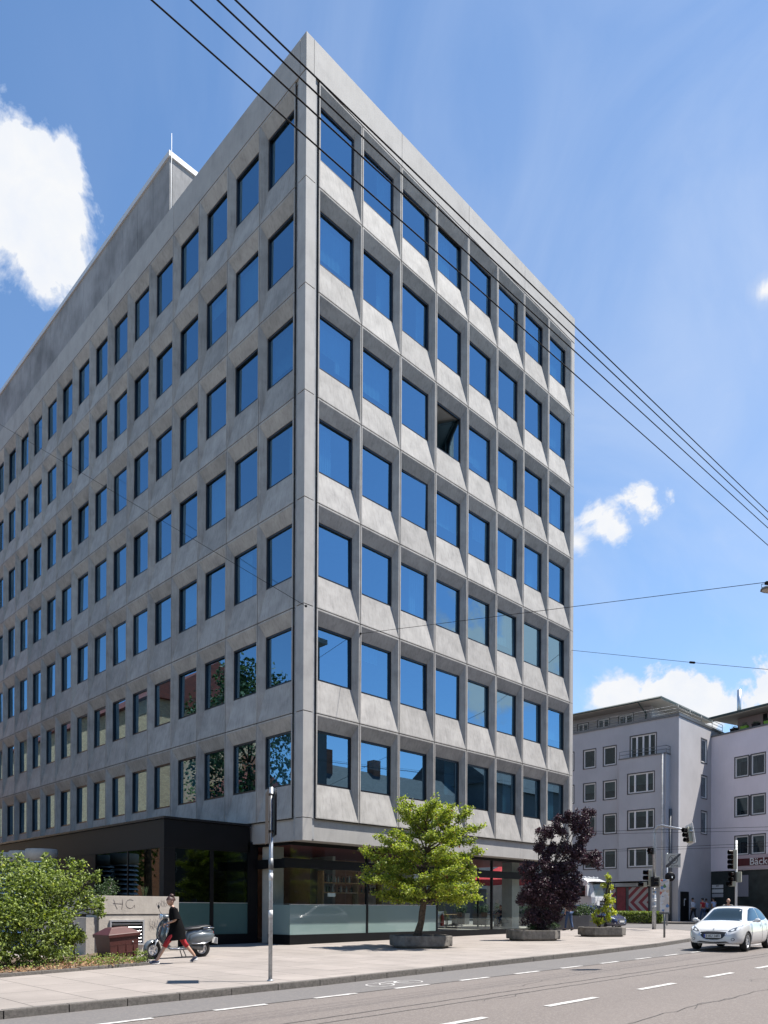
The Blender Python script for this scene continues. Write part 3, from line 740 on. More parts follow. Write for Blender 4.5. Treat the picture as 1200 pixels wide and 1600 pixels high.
mb = MB()
for z in ZS[1:3]: mb.box((sx0+.045,2.6,z-.025),(sx1-.045,2.9,z+.02))
mb.build('shelf', OAK, sh)
mb = MB()
for x in (sx0, (sx0+sx1)/2+.25, sx1): mb.box((x-.035,2.59,gb+.06),(x+.035,2.91,2.85))
mb.build('upright', OAK, sh)
mb = MB(); mb.box((sx0-2.6,2.0,gb+.06),(sx1+.2,2.5,1.05)); o = tag(mb.build('bar_counter', pm('dark_counter', (.035,.03,.028), .4, var=.2)), 'dark bar counter behind the frosted shop window panel', 'counter')
BOT = [pm('bottle_green', (.03,.07,.03), .1, spec=.8), pm('bottle_brown', (.09,.035,.012), .1, spec=.8), pm('bottle_clear', (.5,.52,.5), .15, spec=.8)]
CAPM = pm('bottle_cap', (.5,.1,.06), .4)
protos = []
for q in range(3):
    r_ = .038; h = .30
    mbb = MB().lathe([(r_*.9,0),(r_,.01),(r_,h*.58),(r_*.36,h*.76),(r_*.34,h*.93)],10); o = mbb.build('bottle', BOT[q])
    tag(o, ('small dark green bottle','small brown bottle','small clear bottle')[q]+' on the oak shelves behind the shop window', 'bottle', ('green','brown','clear')[q]+' bottles on the bar shelves')
    cp = MB().lathe([(r_*.42,h*.93),(r_*.42,h)],10).build('cap', CAPM, o); protos.append(o)
first = [True]*3
for zi, z in ((2, ZS[2]+.021), (1, ZS[1]+.021)):
    x = sx0+.12
    while x < sx1-.1:
        if abs(x-((sx0+sx1)/2+.25)) > .09:
            q = rnd.choice((0,1,1,2,0)); o = protos[q]
            if not first[q]: o = dup(protos[q])
            first[q] = False; s = rnd.uniform(.8,1.12); o.location = (x, 2.72+rnd.uniform(-.05,.05), z); o.scale = (1,1,s)
        x += rnd.uniform(.1,.2)
# paper note in the window, poster with extinguisher
mb = MB(); p0 = PY(512,1401,GY+.06); p1 = PY(524,1395.5,GY+.06); mb.box((p0.x,GY+.06,p0.z),(p1.x,GY+.065,p1.z)); tag(mb.build('paper_note', WHITE), 'small white paper note stuck inside the corner shop window', 'note')
ex = thing('fire_extinguisher', 'dark red fire extinguisher on a white board inside the third shop window bay', 'fire extinguisher', (0,0,0))
p0 = PY(683.5,1449,GY+.2); p1 = PY(694,1424,GY+.2)
mb = MB(); mb.box((p0.x,GY+.22,p0.z),(p1.x,GY+.24,p1.z)); mb.build('board', WHITE, ex)
cx_ = (p0.x+p1.x)/2
mb = MB().lathe([(.05,0),(.085,.02),(.085,.42),(.04,.5),(.03,.52)],14,Matrix.Translation((cx_,GY+.12,p0.z+.05))); mb.build('cylinder', pm('dark_red_paint', (.22,.015,.02), .35), ex)
mb = MB(); mb.tube([(cx_,GY+.12,p0.z+.56),(cx_,GY+.12,p0.z+.62),(cx_+.09,GY+.12,p0.z+.64)],.014,6); mb.tube([(cx_-.02,GY+.11,p0.z+.6),(cx_-.1,GY+.1,p0.z+.5),(cx_-.11,GY+.1,p0.z+.25)],.011,6); mb.build('hose', BLACK, ex)

# ---- dark pavilion in front of the left facade
pav = thing('pavilion', 'black metal and glass pavilion attached below the left facade', 'pavilion', (0,0,0))
PX0, PY0, PZ1, PZ0, PYE = -3.45, 3.0, 4.40, 3.38, 34.0
mb = MB(); mb.bbox((PX0,PY0,PZ0),(0.0-.02,PYE,PZ1-.06),.015); mb.build('fascia', BLACK, pav)
mb = MB(); mb.box((PX0-.06,PY0-.06,PZ1-.055),(-.013,PYE+.05,PZ1+.02)); mb.build('roof', pm('roof_sheet_black', (.02,.02,.022), .35, metal=.4, var=.3), pav)
mb = MB()
mb.box((PX0,PY0,0),(PX0+.42,PY0+.30,PZ0)); mb.box((-.10,PY0,0),(.33,PY0+.12,PZ0+.4))
mb.box((PX0,PY0+5.25,0),(PX0+.12,PYE,PZ0)) ; mb.box((-1.68,PY0,.1),(-1.54,PY0+.1,PZ0))
mb.box((PX0+.42,PY0-.01,0),(-.1,PY0+.12,.45)); mb.box((PX0,PY0+.3,0),(PX0+.1,PY0+5.25,1.7))
mb.box((PX0+.02,PY0+2.6,1.7),(PX0+.09,PY0+2.68,PZ0))
mb.build('frame', BLACK, pav)
for a, b in ((PX0+.42,-1.68),(-1.54,-.10)):
    mb = MB(); mb.quad((a,PY0+.04,1.56),(b,PY0+.04,1.56),(b,PY0+.04,PZ0),(a,PY0+.04,PZ0)); mb.build('glass_panel', PAVG, pav, recalc=False)
    mb = MB(); mb.box((a,PY0+.03,.45),(b,PY0+.05,1.54)); mb.build('frosted_panel', pm('frosted_glass_dark', (.09,.165,.15), .05, var=.05) if 'frosted_glass_dark' not in MATS else MATS['frosted_glass_dark'], pav)
    mb = MB(); mb.box((a,PY0+.025,1.543),(b,PY0+.055,1.565)); mb.build('glazing_bar', ALU, pav)
mb = MB(); mb.quad((PX0+.04,PY0+.3,1.7),(PX0+.04,PY0+5.25,1.7),(PX0+.04,PY0+5.25,PZ0),(PX0+.04,PY0+.3,PZ0)); mb.build('glass_panel', PAVG, pav, recalc=False)
mb = MB(); mb.box((PX0+.2,PY0+.4,0),(.3,PY0+.5+14,.08)); mb.box((-.0,PY0+.4,.1),(.15,PYE-.2,3.9)); mb.build('interior', pm('dark_interior', (.035,.035,.035), .7, var=.3), pav)

# ================================================================== vent structure, ventilation hoods, grit bin
wl = thing('concrete_wall', 'low board marked concrete vent shaft with louvres behind the scooter', 'wall', (-6.53, 1.0, 0))
W_, H_ = 2.5, 1.72
mb = MB(); mb.bbox((0,0,1.19),(W_,.9,H_),.012); mb.bbox((0,.9,1.19),(.9,5.2,H_),.012)
mb.build('upper_beam', CONC_W, wl)
mb = MB(); gx0, gx1, gz0, gz1 = .30, 1.36, .28, 1.02
mb.box((.0,.02,-.1),(gx0,.88,1.17)); mb.box((gx1,.02,-.1),(W_-.02,.88,1.17)); mb.box((gx0,.02,-.1),(gx1,.88,gz0)); mb.box((gx0,.02,gz1),(gx1,.88,1.17))
mb.box((-.34,.10,-.1),(-.003,.88,1.10)); mb.box((-.34,2.2,-.1),(.6,5.1,1.10)); mb.box((-.3,.884,1.0),(.6,2.196,1.1)); mb.box((-.3,.884,-.1),(.6,2.196,.2))
mb.build('wall_body', CONC_W, wl)
def louvre(M, w, h, par, n=7):
    g = MB(); t = .05
    for a, b in (((0,-.03,0),(t,.06,h)),((w-t,-.03,0),(w,.06,h)),((t,-.03,0),(w-t,.06,t)),((t,-.03,h-t),(w-t,.06,h))): g.box(a, b, M=M)
    o = g.build('louvre', ALU, par)
    g = MB()
    for i in range(n):
        z = t+(h-2*t)*(i+.5)/n; g.box((t,-.005,-.004),(w-t,.085,.004), M=M@Matrix.Translation((0,0,z))@Matrix.Rotation(R(-38),4,'X'))
    g.build('slat', ALU, o)
    g = MB(); g.box((t,.12,0),(w-t,.14,h), M=M); g.build('backing', JOINT, o)
louvre(Matrix.Translation((gx0,.0,gz0)), gx1-gx0, gz1-gz0, wl, 6)
louvre(Matrix.Translation((-.30,2.19,.2)) @ Matrix.Rotation(R(-90),4,'Z'), 1.3, .8, wl, 10)
# scribbled graffiti on the beam (thin painted strokes)
GRAF = pm('graffiti_ink', (.12,.10,.10), .8)
g = MB()
def stroke(pts, r=.006):
    g.tube([(x, -.002, z) for x, z in pts], r, 4)
for c_, s_ in ((.45,1.48),):
    stroke([(.42+.0,1.62),(.47,1.45),(.53,1.34)]); stroke([(.68,1.62),(.69,1.5),(.66,1.33)]); stroke([(.40,1.50),(.70,1.49)])
    stroke([(1.02,1.60)]+[(.92+.13*math.cos(R(a)),1.49+.13*math.sin(R(a))) for a in range(50,330,25)]+[(1.06,1.47),(1.06,1.38)])
for q in range(9):
    a = 1.55+q*.055; stroke([(a,.98+rnd.uniform(-.1,.1)),(a+.04,.88+rnd.uniform(-.1,.1)),(a+.01,.8+rnd.uniform(-.1,.1))], .004)
    a = 1.75+q*.05; stroke([(a,1.58+rnd.uniform(-.1,.05)),(a+.04,1.5+rnd.uniform(-.1,.05)),(a+.05,1.42+rnd.uniform(-.05,.05))], .004)
g.build('graffiti', GRAF, wl)

HOODM = pm('hood_grey', (.5,.46,.40), .7, var=.15); 
def hood(x, y, r, h, lab):
    t = thing('ventilation_hood', lab, 'ventilation hood', (x,y,gz(x)), 0, 'round ventilation hoods beside the black pavilion')
    m = MB().lathe([(r,h-.42),(r,h-.02),(r-.03,h)],40); m.build('cap', HOODM, t)
    m = MB()
    z = h-.52
    while z > .3:
        m.lathe([(r-.10,z+.10),(r,z),(r-.0,z+.015),(r-.10,z+.115)],40); z -= .19
    m.build('louvre_ring', ALU, t); MB().lathe([(r-.17,.0),(r-.17,h-.05)],24).build('core', BLACK, t); return t
hood(-5.05,9.3,.56,3.5,'round grey louvred ventilation hood nearest the glass pavilion corner')
hood(-5.1,10.9,.56,3.5,'round grey louvred ventilation hood between the two other hoods')
hood(-5.15,12.3,.56,3.5,'round grey louvred ventilation hood farthest left of the three')

BINM = pm('bin_brown', (.085,.022,.018), .5, var=.2, vscale=3)
bn = thing('grit_bin', 'dark brown plastic grit bin with hipped lid standing crooked in the plant bed', 'grit bin', (-6.50,-.12,gz(-6.5)-.06)); bn.rotation_euler = (0,R(-4.0),R(9))
bt = MB()
rings = []
for z, sx, sy in ((0,.40,.28),(.03,.41,.29),(.62,.455,.335),(.64,.455,.335)): rings.append([(-sx,-sy,z),(sx,-sy,z),(sx,sy,z),(-sx,sy,z)])
bt.loft(rings, smooth=False)
for z in (.2,.42): bt.box((-.43,-.325,z),(.43,-.29,z+.018))
for x in (-.2,.05,.28): bt.box((x,-.328,.02),(x+.016,-.29,.58))
bt.build('bin_body', BINM, bn)
lt = MB(); rings = []
for z, sx, sy in ((.635,.49,.37),(.71,.495,.375),(.725,.48,.36),(.87,.26,.15),(.88,.24,.14)): rings.append([(-sx,-sy,z),(sx,-sy,z),(sx,sy,z),(-sx,sy,z)])
lt.loft(rings, smooth=False); lt.build('lid', BINM, bn)
m = MB(); m.sphere((.26,-.335,.47),.022,0,1); m.build('lock', WHITE, bn)

# ================================================================== persons
SKIN = pm('skin', (.52,.31,.22), .55, var=.08)
def skin_surface(verts, edges, radii, sub=1, root=0):
    me = bpy.data.meshes.new('sk'); me.from_pydata(verts, edges, []); o = bpy.data.objects.new('sk', me); COL.objects.link(o)
    md = o.modifiers.new('skin', 'SKIN'); md.use_smooth_shade = True; md.branch_smoothing = 0.6
    for i, v in enumerate(me.skin_vertices[0].data):
        r = radii[i]; v.radius = r if isinstance(r, tuple) else (r, r); v.use_root = (i == root)
    if sub: s = o.modifiers.new('sub', 'SUBSURF'); s.levels = sub; s.render_levels = sub
    r = fig_mesh(o); bpy.data.objects.remove(o); bpy.data.meshes.remove(me); return r
def merge(meshes, name):
    mb = MB()
    for me, mi in meshes: mb.add([v.co.copy() for v in me.vertices], [tuple(p.vertices) for p in me.polygons], mi, True)
    return mb
def head_mesh(c, H, yaw, pitch):
    """head with nose, brows, chin and ears; c = centre of the skull, looking along +x before turning"""
    bm = bmesh.new(); bmesh.ops.create_icosphere(bm, subdivisions=3, radius=1)
    for v in bm.verts:
        x, y, z = v.co
        v.co = Vector((x*.098, y*.076, z*.118))
        if z < -.1: v.co.x *= 1-.18*(-z); v.co.y *= 1-.38*(-z); v.co.x += .012*(-z)
        if x > .6 and abs(y) < .22 and -.35 < z < .15: v.co.x += .022*(1-abs(y)/.22)*(.6-z)       # nose
        if x > .5 and abs(y) < .4 and -.62 < z < -.5: v.co.x += .006                                  # lips
        if x > .55 and .1 < abs(y) < .5 and .02 < z < .2: v.co.x -= .009                             # eye sockets
    Mh = Matrix.Translation(c) @ Matrix.Rotation(yaw,4,'Z') @ Matrix.Rotation(pitch,4,'Y') @ Matrix.Scale(1.0*H/1.72,4)
    mb = MB().bm(bm, 0, Mh, True)
    for s in (-1,1):
        mb.sphere(Mh@Vector((-.005, s*.078, -.008)), .03*H/1.72, 0, 1, (.7,.35,1.0))
        mb.sphere(Mh@Vector((.080, s*.031, .010)), .0125*H/1.72, 1, 1); mb.sphere(Mh@Vector((.0885, s*.031, .010)), .0065*H/1.72, 2, 1)
    mb.sphere(Mh@Vector((.088, 0, -.064)), .017*H/1.72, 3, 1, (.4,1.2,.3))
    return mb, Mh
EYEW = pm('eye_white', (.7,.68,.66), .3); EYED = pm('eye_dark', (.03,.02,.015), .2); LIP = pm('lips', (.42,.15,.13), .5)
def hand(mb, wrist, dirv, palm_n, side, H, curl=.5):
    """palm, four unequal bent fingers and a thumb off the side of the palm"""
    d = dirv.normalized(); n = (palm_n-d*palm_n.dot(d)).normalized(); s = d.cross(n)*side; k = H/1.72
    P = lambda a, b, c: wrist+(d*a+s*b+n*c)*k
    vs = [P(0,0,0), P(.045,0,.002), P(.085,0,.004)]; rr = [(.026*k,.017*k),(.038*k,.015*k),(.036*k,.013*k)]; ed = [(0,1),(1,2)]
    me = skin_surface(vs, ed, rr, 1); mb.add([v.co.copy() for v in me.vertices], [tuple(p.vertices) for p in me.polygons], 0, True)
    for q, (b, ln) in enumerate(((-.028,.066),(-.0095,.076),(.0095,.071),(.027,.056))):
        pts = [P(.072,b*.9,.002)]; a = .12+.1*q*curl; L_ = ln/3
        for seg in range(3):
            a += curl*.65; p = pts[-1]; pts.append(p+(d*math.cos(a)+n*math.sin(a))*L_*k*1.15)
        mb.tube(pts, [.0095*k,.0088*k,.008*k,.0062*k], 6)
    pts = [P(.02,-.026,.004), P(.045,-.048,.014), P(.068,-.055,.026), P(.086,-.05,.036)]
    mb.tube(pts, [.013*k,.011*k,.0095*k,.007*k], 6)
def person(name_label, loc, rz, J, H=1.72, top=None, legs=None, shoes=None, hair=None, sleeve=1.0, leglen=1.0, skirt=None, head_turn=(0,0), cap=None, bun=False, group=None, bald=False, bulk=1.0, curl=.5):
    """J: joints in body space (x forward, y left). sleeve / leglen: how much of the limb the clothes cover"""
    t = thing('person', name_label, 'person', loc, rz, group)
    k = H/1.72
    V = {n: Vector(p)*k for n, p in J.items()}
    names = ['pel','spi','che','nec','hd','shL','elL','wrL','shR','elR','wrR','hpL','knL','anL','toL','hpR','knR','anR','toR']
    rad = dict(pel=(.135,.10),spi=(.12,.09),che=(.145,.10),nec=.052,hd=.056,shL=.058,elL=.040,wrL=.027,hpL=.088,knL=.056,anL=.038,toL=.033)
    def rr(n):
        m = n[:-1]+'L' if n[-1] == 'R' and n not in rad else n
        v = rad[m]; b = bulk if n in ('pel','spi','che','hpL','hpR') else 1
        return tuple(a*k*b for a in v) if isinstance(v, tuple) else v*k*b
    E = [('pel','spi'),('spi','che'),('che','nec'),('nec','hd'),('che','shL'),('shL','elL'),('elL','wrL'),('che','shR'),('shR','elR'),('elR','wrR'),('pel','hpL'),('hpL','knL'),('knL','anL'),('anL','toL'),('pel','hpR'),('hpR','knR'),('knR','anR'),('anR','toR')]
    idx = {n: i for i, n in enumerate(names)}
    verts = [V[n] for n in names]; edges = [(idx[a], idx[b]) for a, b in E]; rads = [rr(n) for n in names]
    # calf and thigh fullness
    for s in 'LR':
        a, b = V['kn'+s], V['an'+s]; m = a.lerp(b, .3)
        verts.append(m); rads.append(.056*k); i = len(verts)-1; edges.remove((idx['kn'+s], idx['an'+s])); edges += [(idx['kn'+s], i), (i, idx['an'+s])]
    body = skin_surface(verts, edges, rads, 1)
    mb = MB(); mb.add([v.co.copy() for v in body.vertices], [tuple(p.vertices) for p in body.polygons], 0, True)
    fwd = Vector((1,0,0))
    hc = V['hd'] + Vector((.022,0,.085))*k
    hm, Mh = head_mesh(hc, H, head_turn[0], head_turn[1])
    o_ = len(mb.v); mb.v += hm.v; mb.f += [tuple(i+o_ for i in f) for f in hm.f]; mb.m += hm.m; mb.sm += hm.sm
    for s, sd in (('L',1),('R',-1)):
        d = V['wr'+s]-V['el'+s]; pn = Vector((0,-sd,0)) if abs(d.normalized().z) > .5 else Vector((0,0,-1))
        hand(mb, V['wr'+s], d, pn, sd, H, curl)
    mb.build('body', [SKIN, EYEW, EYED, LIP], t, recalc='nomerge')
    def cloth(nm, keys, eds, mat, grow, fr=None):
        vs = [V[n] if not isinstance(n, tuple) else V[n[0]].lerp(V[n[1]], n[2]) for n in keys]
        rs = []
        for n in keys:
            if isinstance(n, tuple):
                a, b = rr(n[0]), rr(n[1]); a = a if not isinstance(a, tuple) else a[0]; b = b if not isinstance(b, tuple) else b[0]; v = a+(b-a)*n[2]
                rs.append(v*grow+.006*k)
            else:
                v = rr(n); rs.append(tuple(c*grow+.006*k for c in v) if isinstance(v, tuple) else v*grow+.006*k)
        me = skin_surface(vs, eds, rs, 1)
        m2 = MB(); m2.add([v.co.copy() for v in me.vertices], [tuple(p.vertices) for p in me.polygons], 0, True)
        return m2.build(nm, mat, t, recalc='nomerge')
    if top:
        if sleeve > .5:
            e = ('elL','wrL',(sleeve-.5)*2*.9), ('elR','wrR',(sleeve-.5)*2*.9)
            cloth('shirt', ['pel','spi','che','shL','elL',e[0],'shR','elR',e[1],('che','nec',.55)], [(0,1),(1,2),(2,3),(3,4),(4,5),(2,6),(6,7),(7,8),(2,9)], top, 1.13)
        else:
            cloth('shirt', ['pel','spi','che','shL',('shL','elL',.35),('shL','elL',sleeve*2),'shR',('shR','elR',.35),('shR','elR',sleeve*2),('che','nec',.55)], [(0,1),(1,2),(2,3),(3,4),(4,5),(2,6),(6,7),(7,8),(2,9)], top, 1.15)
    if legs:
        ks = ['pel','hpL','knL','hpR','knR']; es = [(0,1),(1,2),(0,3),(3,4)]
        if leglen > .55:
            f = (leglen-.5)*2; ks += [('knL','anL',f),('knR','anR',f)]; es += [(2,5),(4,6)]
        cloth('trousers', ks, es, legs, 1.10)
    for s in 'LR':
        a = V['an'+s]; b = V['to'+s]; d = (b-a); dh = Vector((d.x, d.y, 0)).normalized()
        pr = [a-dh*.05*k+Vector((0,0,-.045*k)), a+Vector((0,0,-.03*k)), a.lerp(b,.5)+Vector((0,0,-.012*k)), b+dh*.02*k, b+dh*.05*k]
        m2 = MB(); m2.tube(pr, [.03*k,.043*k,.042*k,.042*k,.024*k], 10); mats = [shoes, WHITE]
        q = MB(); so_ = MB()
        m2.build('shoe', shoes, t)
    if hair and not bald:
        bm = bmesh.new(); bmesh.ops.create_icosphere(bm, subdivisions=3, radius=1)
        dele = [v for v in bm.verts if (v.co.x > .42 and v.co.z < .30) or (v.co.z < -.45) or (v.co.x > .05 and v.co.z < .05 and abs(v.co.y) > .5)]
        bmesh.ops.delete(bm, geom=dele, context='VERTS')
        for v in bm.verts:
            v.co = Vector((v.co.x*.108-.006, v.co.y*.087, v.co.z*.126+.006))*(1+rnd.uniform(-.02,.03))
        hb = MB().bm(bm, 0, Mh, True)
        if bun:
            hb.sphere(Mh@Vector((-.085,0,.115)), .062*k, 0, 2, (1,1.1,.9)); hb.sphere(Mh@Vector((-.1,.01,.03)), .03*k, 0, 1)
            for q in range(10):
                a = rnd.uniform(-1,1); hb.tube([Mh@Vector((-.08,a*.03,.08)), Mh@Vector((-.12-rnd.random()*.02,a*.05,.07-rnd.random()*.05)), Mh@Vector((-.125,a*.07,.0-rnd.random()*.04))], [.006*k,.005*k,.002*k], 5)
        hb.build('hair', hair, t, recalc='nomerge')
    return t, V, Mh
def walkJ(st=.30, lift=.04, arms=.25, lean=.02):
    """mid-stride pose, left leg forward"""
    return dict(pel=(0,0,.93), spi=(.01,0,1.10), che=(.02+lean,0,1.30), nec=(.03+lean,0,1.47), hd=(.045+lean,0,1.54),
        shL=(.02+lean,.175,1.41), elL=(-.02-arms*.4,.23,1.14), wrL=(-.02-arms*.5+.08,.23,.92),
        shR=(.02+lean,-.175,1.41), elR=(.0+arms*.4,-.23,1.14), wrR=(.08+arms*.9,-.21,.95),
        hpL=(.0,.085,.88), knL=(st*.62,.09,.50), anL=(st,.09,.085), toL=(st+.15,.10,.035),
        hpR=(.0,-.085,.88), knR=(-st*.25,-.09,.49), anR=(-st,-.09,.12), toR=(-st+.12,-.10,.035))
BLK = pm('cloth_black', (.006,.006,.007), .95, var=.3, spec=.1); REDC = pm('cloth_red', (.40,.012,.02), .8, var=.2)
NAVY = pm('cloth_navy', (.02,.025,.05), .85, var=.2); JEAN = pm('denim', (.05,.09,.19), .9, var=.3, vscale=10)
WSH = pm('cloth_white', (.68,.70,.75), .85, var=.1); LBL = pm('cloth_light_blue', (.40,.50,.72), .85, var=.1); GRYC = pm('cloth_grey', (.16,.17,.17), .85, var=.15)
HBR = pm('hair_auburn', (.05,.016,.011), .55, var=.4, vscale=40); HDK = pm('hair_dark', (.015,.011,.009), .55, var=.4); SNK = pm('sneaker_navy', (.03,.045,.09), .7, var=.2)
DKJ = pm('trouser_dark', (.016,.017,.022), .85, var=.2)
# woman walking to the left along the pavement
wJ = dict(pel=(0,0,.90), spi=(.03,0,1.07), che=(.075,0,1.26), nec=(.115,0,1.42), hd=(.145,0,1.48),
    shL=(.09,.165,1.37), elL=(.06,.235,1.10), wrL=(.28,.16,1.01),
    shR=(.09,-.165,1.37), elR=(.0,-.23,1.12), wrR=(.16,-.18,.97),
    hpL=(.0,.085,.86), knL=(.26,.09,.53), anL=(.50,.09,.09), toL=(.64,.10,.035),
    hpR=(.0,-.085,.86), knR=(-.20,-.09,.50), anR=(-.46,-.09,.17), toR=(-.40,-.10,.045))
wx, wy = -6.47, -3.2
woman, V, Mh = person('woman in loose black dress and red leggings striding past the parked scooter, head lowered', (wx,wy,gz(wx)+.005), R(158), wJ, 1.66, top=None, legs=None, shoes=SNK, hair=HBR, head_turn=(R(18),R(24)), bun=True, curl=.9)
def ringpts(c, rx, ry, n=20, tilt=0, wav=0, ph=0):
    return [Vector((c[0]+rx*math.cos(2*math.pi*i/n)*(1+wav*math.sin(5*2*math.pi*i/n+ph)), c[1]+ry*math.sin(2*math.pi*i/n)*(1+wav*math.sin(4*2*math.pi*i/n+ph)), c[2]+tilt*math.cos(2*math.pi*i/n))) for i in range(n)]
k = 1.66/1.72
dr = MB()
dr.loft([ringpts((.05*k,0,.585*k),.265*k,.205*k,28,-.03,.06),ringpts((.03*k,0,.68*k),.235*k,.20*k,28,-.02,.045),ringpts((.0,0,.86*k),.19*k,.20*k,28,.0,.02),ringpts((.02*k,0,1.0*k),.165*k,.185*k,28),ringpts((.05*k,0,1.12*k),.15*k,.18*k,28),
         ringpts((.075*k,0,1.25*k),.13*k,.18*k,28),ringpts((.095*k,0,1.345*k),.105*k,.175*k,28),ringpts((.105*k,0,1.405*k),.07*k,.10*k,28),ringpts((.11*k,0,1.425*k),.055*k,.062*k,28)], caps=False)
for s in 'LR':
    a, b = V['sh'+s], V['el'+s]; dr.tube([a+Vector((0,0,.005)), a.lerp(b,.5), a.lerp(b,1.0)], [.078*k,.088*k,.092*k], 14, caps=False)
dr.build('dress', BLK, woman, recalc='nomerge')
lg = MB()
for s in 'LR':
    h, kn, an = V['hp'+s], V['kn'+s], V['an'+s]
    lg.tube([h, h.lerp(kn,.5), kn, kn.lerp(an,.25)], [.09*k,.078*k,.064*k,.060*k], 14)
lg.build('leggings', REDC, woman)
for s in 'LR':
    a, b = V['an'+s], V['to'+s]; d = Vector(((b-a).x,(b-a).y,0)).normalized()
    m = MB(); m.tube([a-d*.06-Vector((0,0,.07)), (a+b)/2-Vector((0,0,.045)), b+d*.06-Vector((0,0,.012))], [.03,.034,.03], 10); m.build('shoe_sole', WHITE, woman)

# other people
def P3(px, py, dep): p = PD(px, py, dep); return (p.x, p.y, gz(p.x))
jp = T(889,1454)
person('man in dark grey top and blue jeans walking away behind the purple tree', (jp.x,jp.y,gz(jp.x)), R(70), walkJ(.18,.02,.1), 1.80, top=GRYC, legs=JEAN, shoes=NAVY, hair=HDK, sleeve=.25, group=None)
for px, dep, top, legs, hr, lab, rz, ht in ((1083.5,57.5,WSH,DKJ,HDK,'man in white shirt and black trousers walking away by the grey house',70,1.8),(1098.5,57.0,REDC,JEAN,HDK,'man in red shirt and jeans walking beside the white shirted man',60,1.78),
        (1104.5,59.0,LBL,DKJ,HDK,'man in light blue shirt half hidden behind the red shirted man',66,1.74),(1115.5,57.6,LBL,DKJ,HDK,'man in light blue shirt right of the red shirted man, under the white name plates',64,1.82)):
    p = PD(px,1438,dep); person(lab, (p.x,p.y,gz(p.x)), R(rz), walkJ(.22,.02,.15), ht, top=top, legs=legs, shoes=BLK, hair=hr, sleeve=.28 if top is not WSH else .9)

# ================================================================== foliage
def leafmat(name, c1, c2, trans=.35, island=.25, rough=.5, spec=.5):
    m = pm(name, c1, rough, color2=c2, island=island, trans=trans, spec=spec); return m
LF_G = leafmat('leaf_maple_green', (.12,.21,.02), (.42,.46,.06), .35, .25)
LF_R = leafmat('leaf_reddish', (.20,.11,.03), (.32,.20,.04), .35, .25)
LF_P = leafmat('leaf_purple', (.02,.010,.016), (.095,.05,.065), .12, .3, .45, .35)
LF_B = leafmat('leaf_bush', (.065,.12,.025), (.26,.32,.07), .3, .45, .5, .4)
LF_D = leafmat('leaf_dark', (.02,.05,.014), (.06,.11,.03), .25, .25)
LF_Y = leafmat('leaf_yellow', (.30,.42,.04), (.62,.60,.09), .4, .2)
LF_DRY = leafmat('leaf_dry', (.17,.09,.04), (.36,.22,.11), .1, .35, .8)
BARK = pm('bark', (.17,.115,.075), .9, var=.5, vscale=14, bump=1.0, bscale=40, color2=(.06,.045,.035))
BARKD = pm('bark_dark', (.05,.04,.035), .9, var=.4, vscale=14, bump=.8)
def leaf(mb, p, size, nrm, rg, asp=.62):
    n = nrm.normalized(); a = n.orthogonal().normalized(); a = Matrix.Rotation(rg.uniform(0,6.28),3,n)@a; b = n.cross(a)
    L_, w = size, size*asp*.5
    q = n*size*.12
    o = len(mb.v)
    mb.v += [tuple(p), tuple(p+a*L_*.45+b*w-q), tuple(p+a*L_), tuple(p+a*L_*.45-b*w-q), tuple(p+a*L_*.5+q*.6)]
    mb.f += [(o,o+1,o+4), (o+1,o+2,o+4), (o+2,o+3,o+4), (o+3,o,o+4)]; mb.m += [0]*4; mb.sm += [False]*4
def rdir(rg, up=0.6):
    while True:
        v = Vector((rg.uniform(-1,1), rg.uniform(-1,1), rg.uniform(-1,1)))
        if .05 < v.length < 1: return (v.normalized()+Vector((0,0,up))).normalized()
def clump(mb, c, r, n, size, rg, shell=.55, up=.5, out=.6):
    c = Vector(c); r = Vector(r) if isinstance(r, (tuple, list)) else Vector((r,r,r))
    for _ in range(n):
        d = rdir(rg, 0); rad = shell+(1-shell)*rg.random()**.5 if rg.random() < .8 else rg.random()
        rad *= 1+.12*math.sin(d.x*7+c.x*9)*math.sin(d.z*6+c.y*5)
        p = c+Vector((d.x*r.x, d.y*r.y, d.z*r.z))*rad
        leaf(mb, p, size*rg.uniform(.65,1.25), rdir(rg, up)+d*out, rg)
def limb(mb, a, b, r0, r1, rg, bend=.12, n=5, seg=7):
    a, b = Vector(a), Vector(b); L_ = (b-a).length; pts = []
    off = Vector((rg.uniform(-1,1),rg.uniform(-1,1),rg.uniform(-.3,.6)))*bend*L_
    for i in range(n+1):
        t = i/n; pts.append(a.lerp(b,t)+off*math.sin(math.pi*t)+Vector((rg.uniform(-1,1),rg.uniform(-1,1),rg.uniform(-1,1)))*.012*L_*(0<i<n))
    mb.tube(pts, [r0+(r1-r0)*i/n for i in range(n+1)], seg); return pts
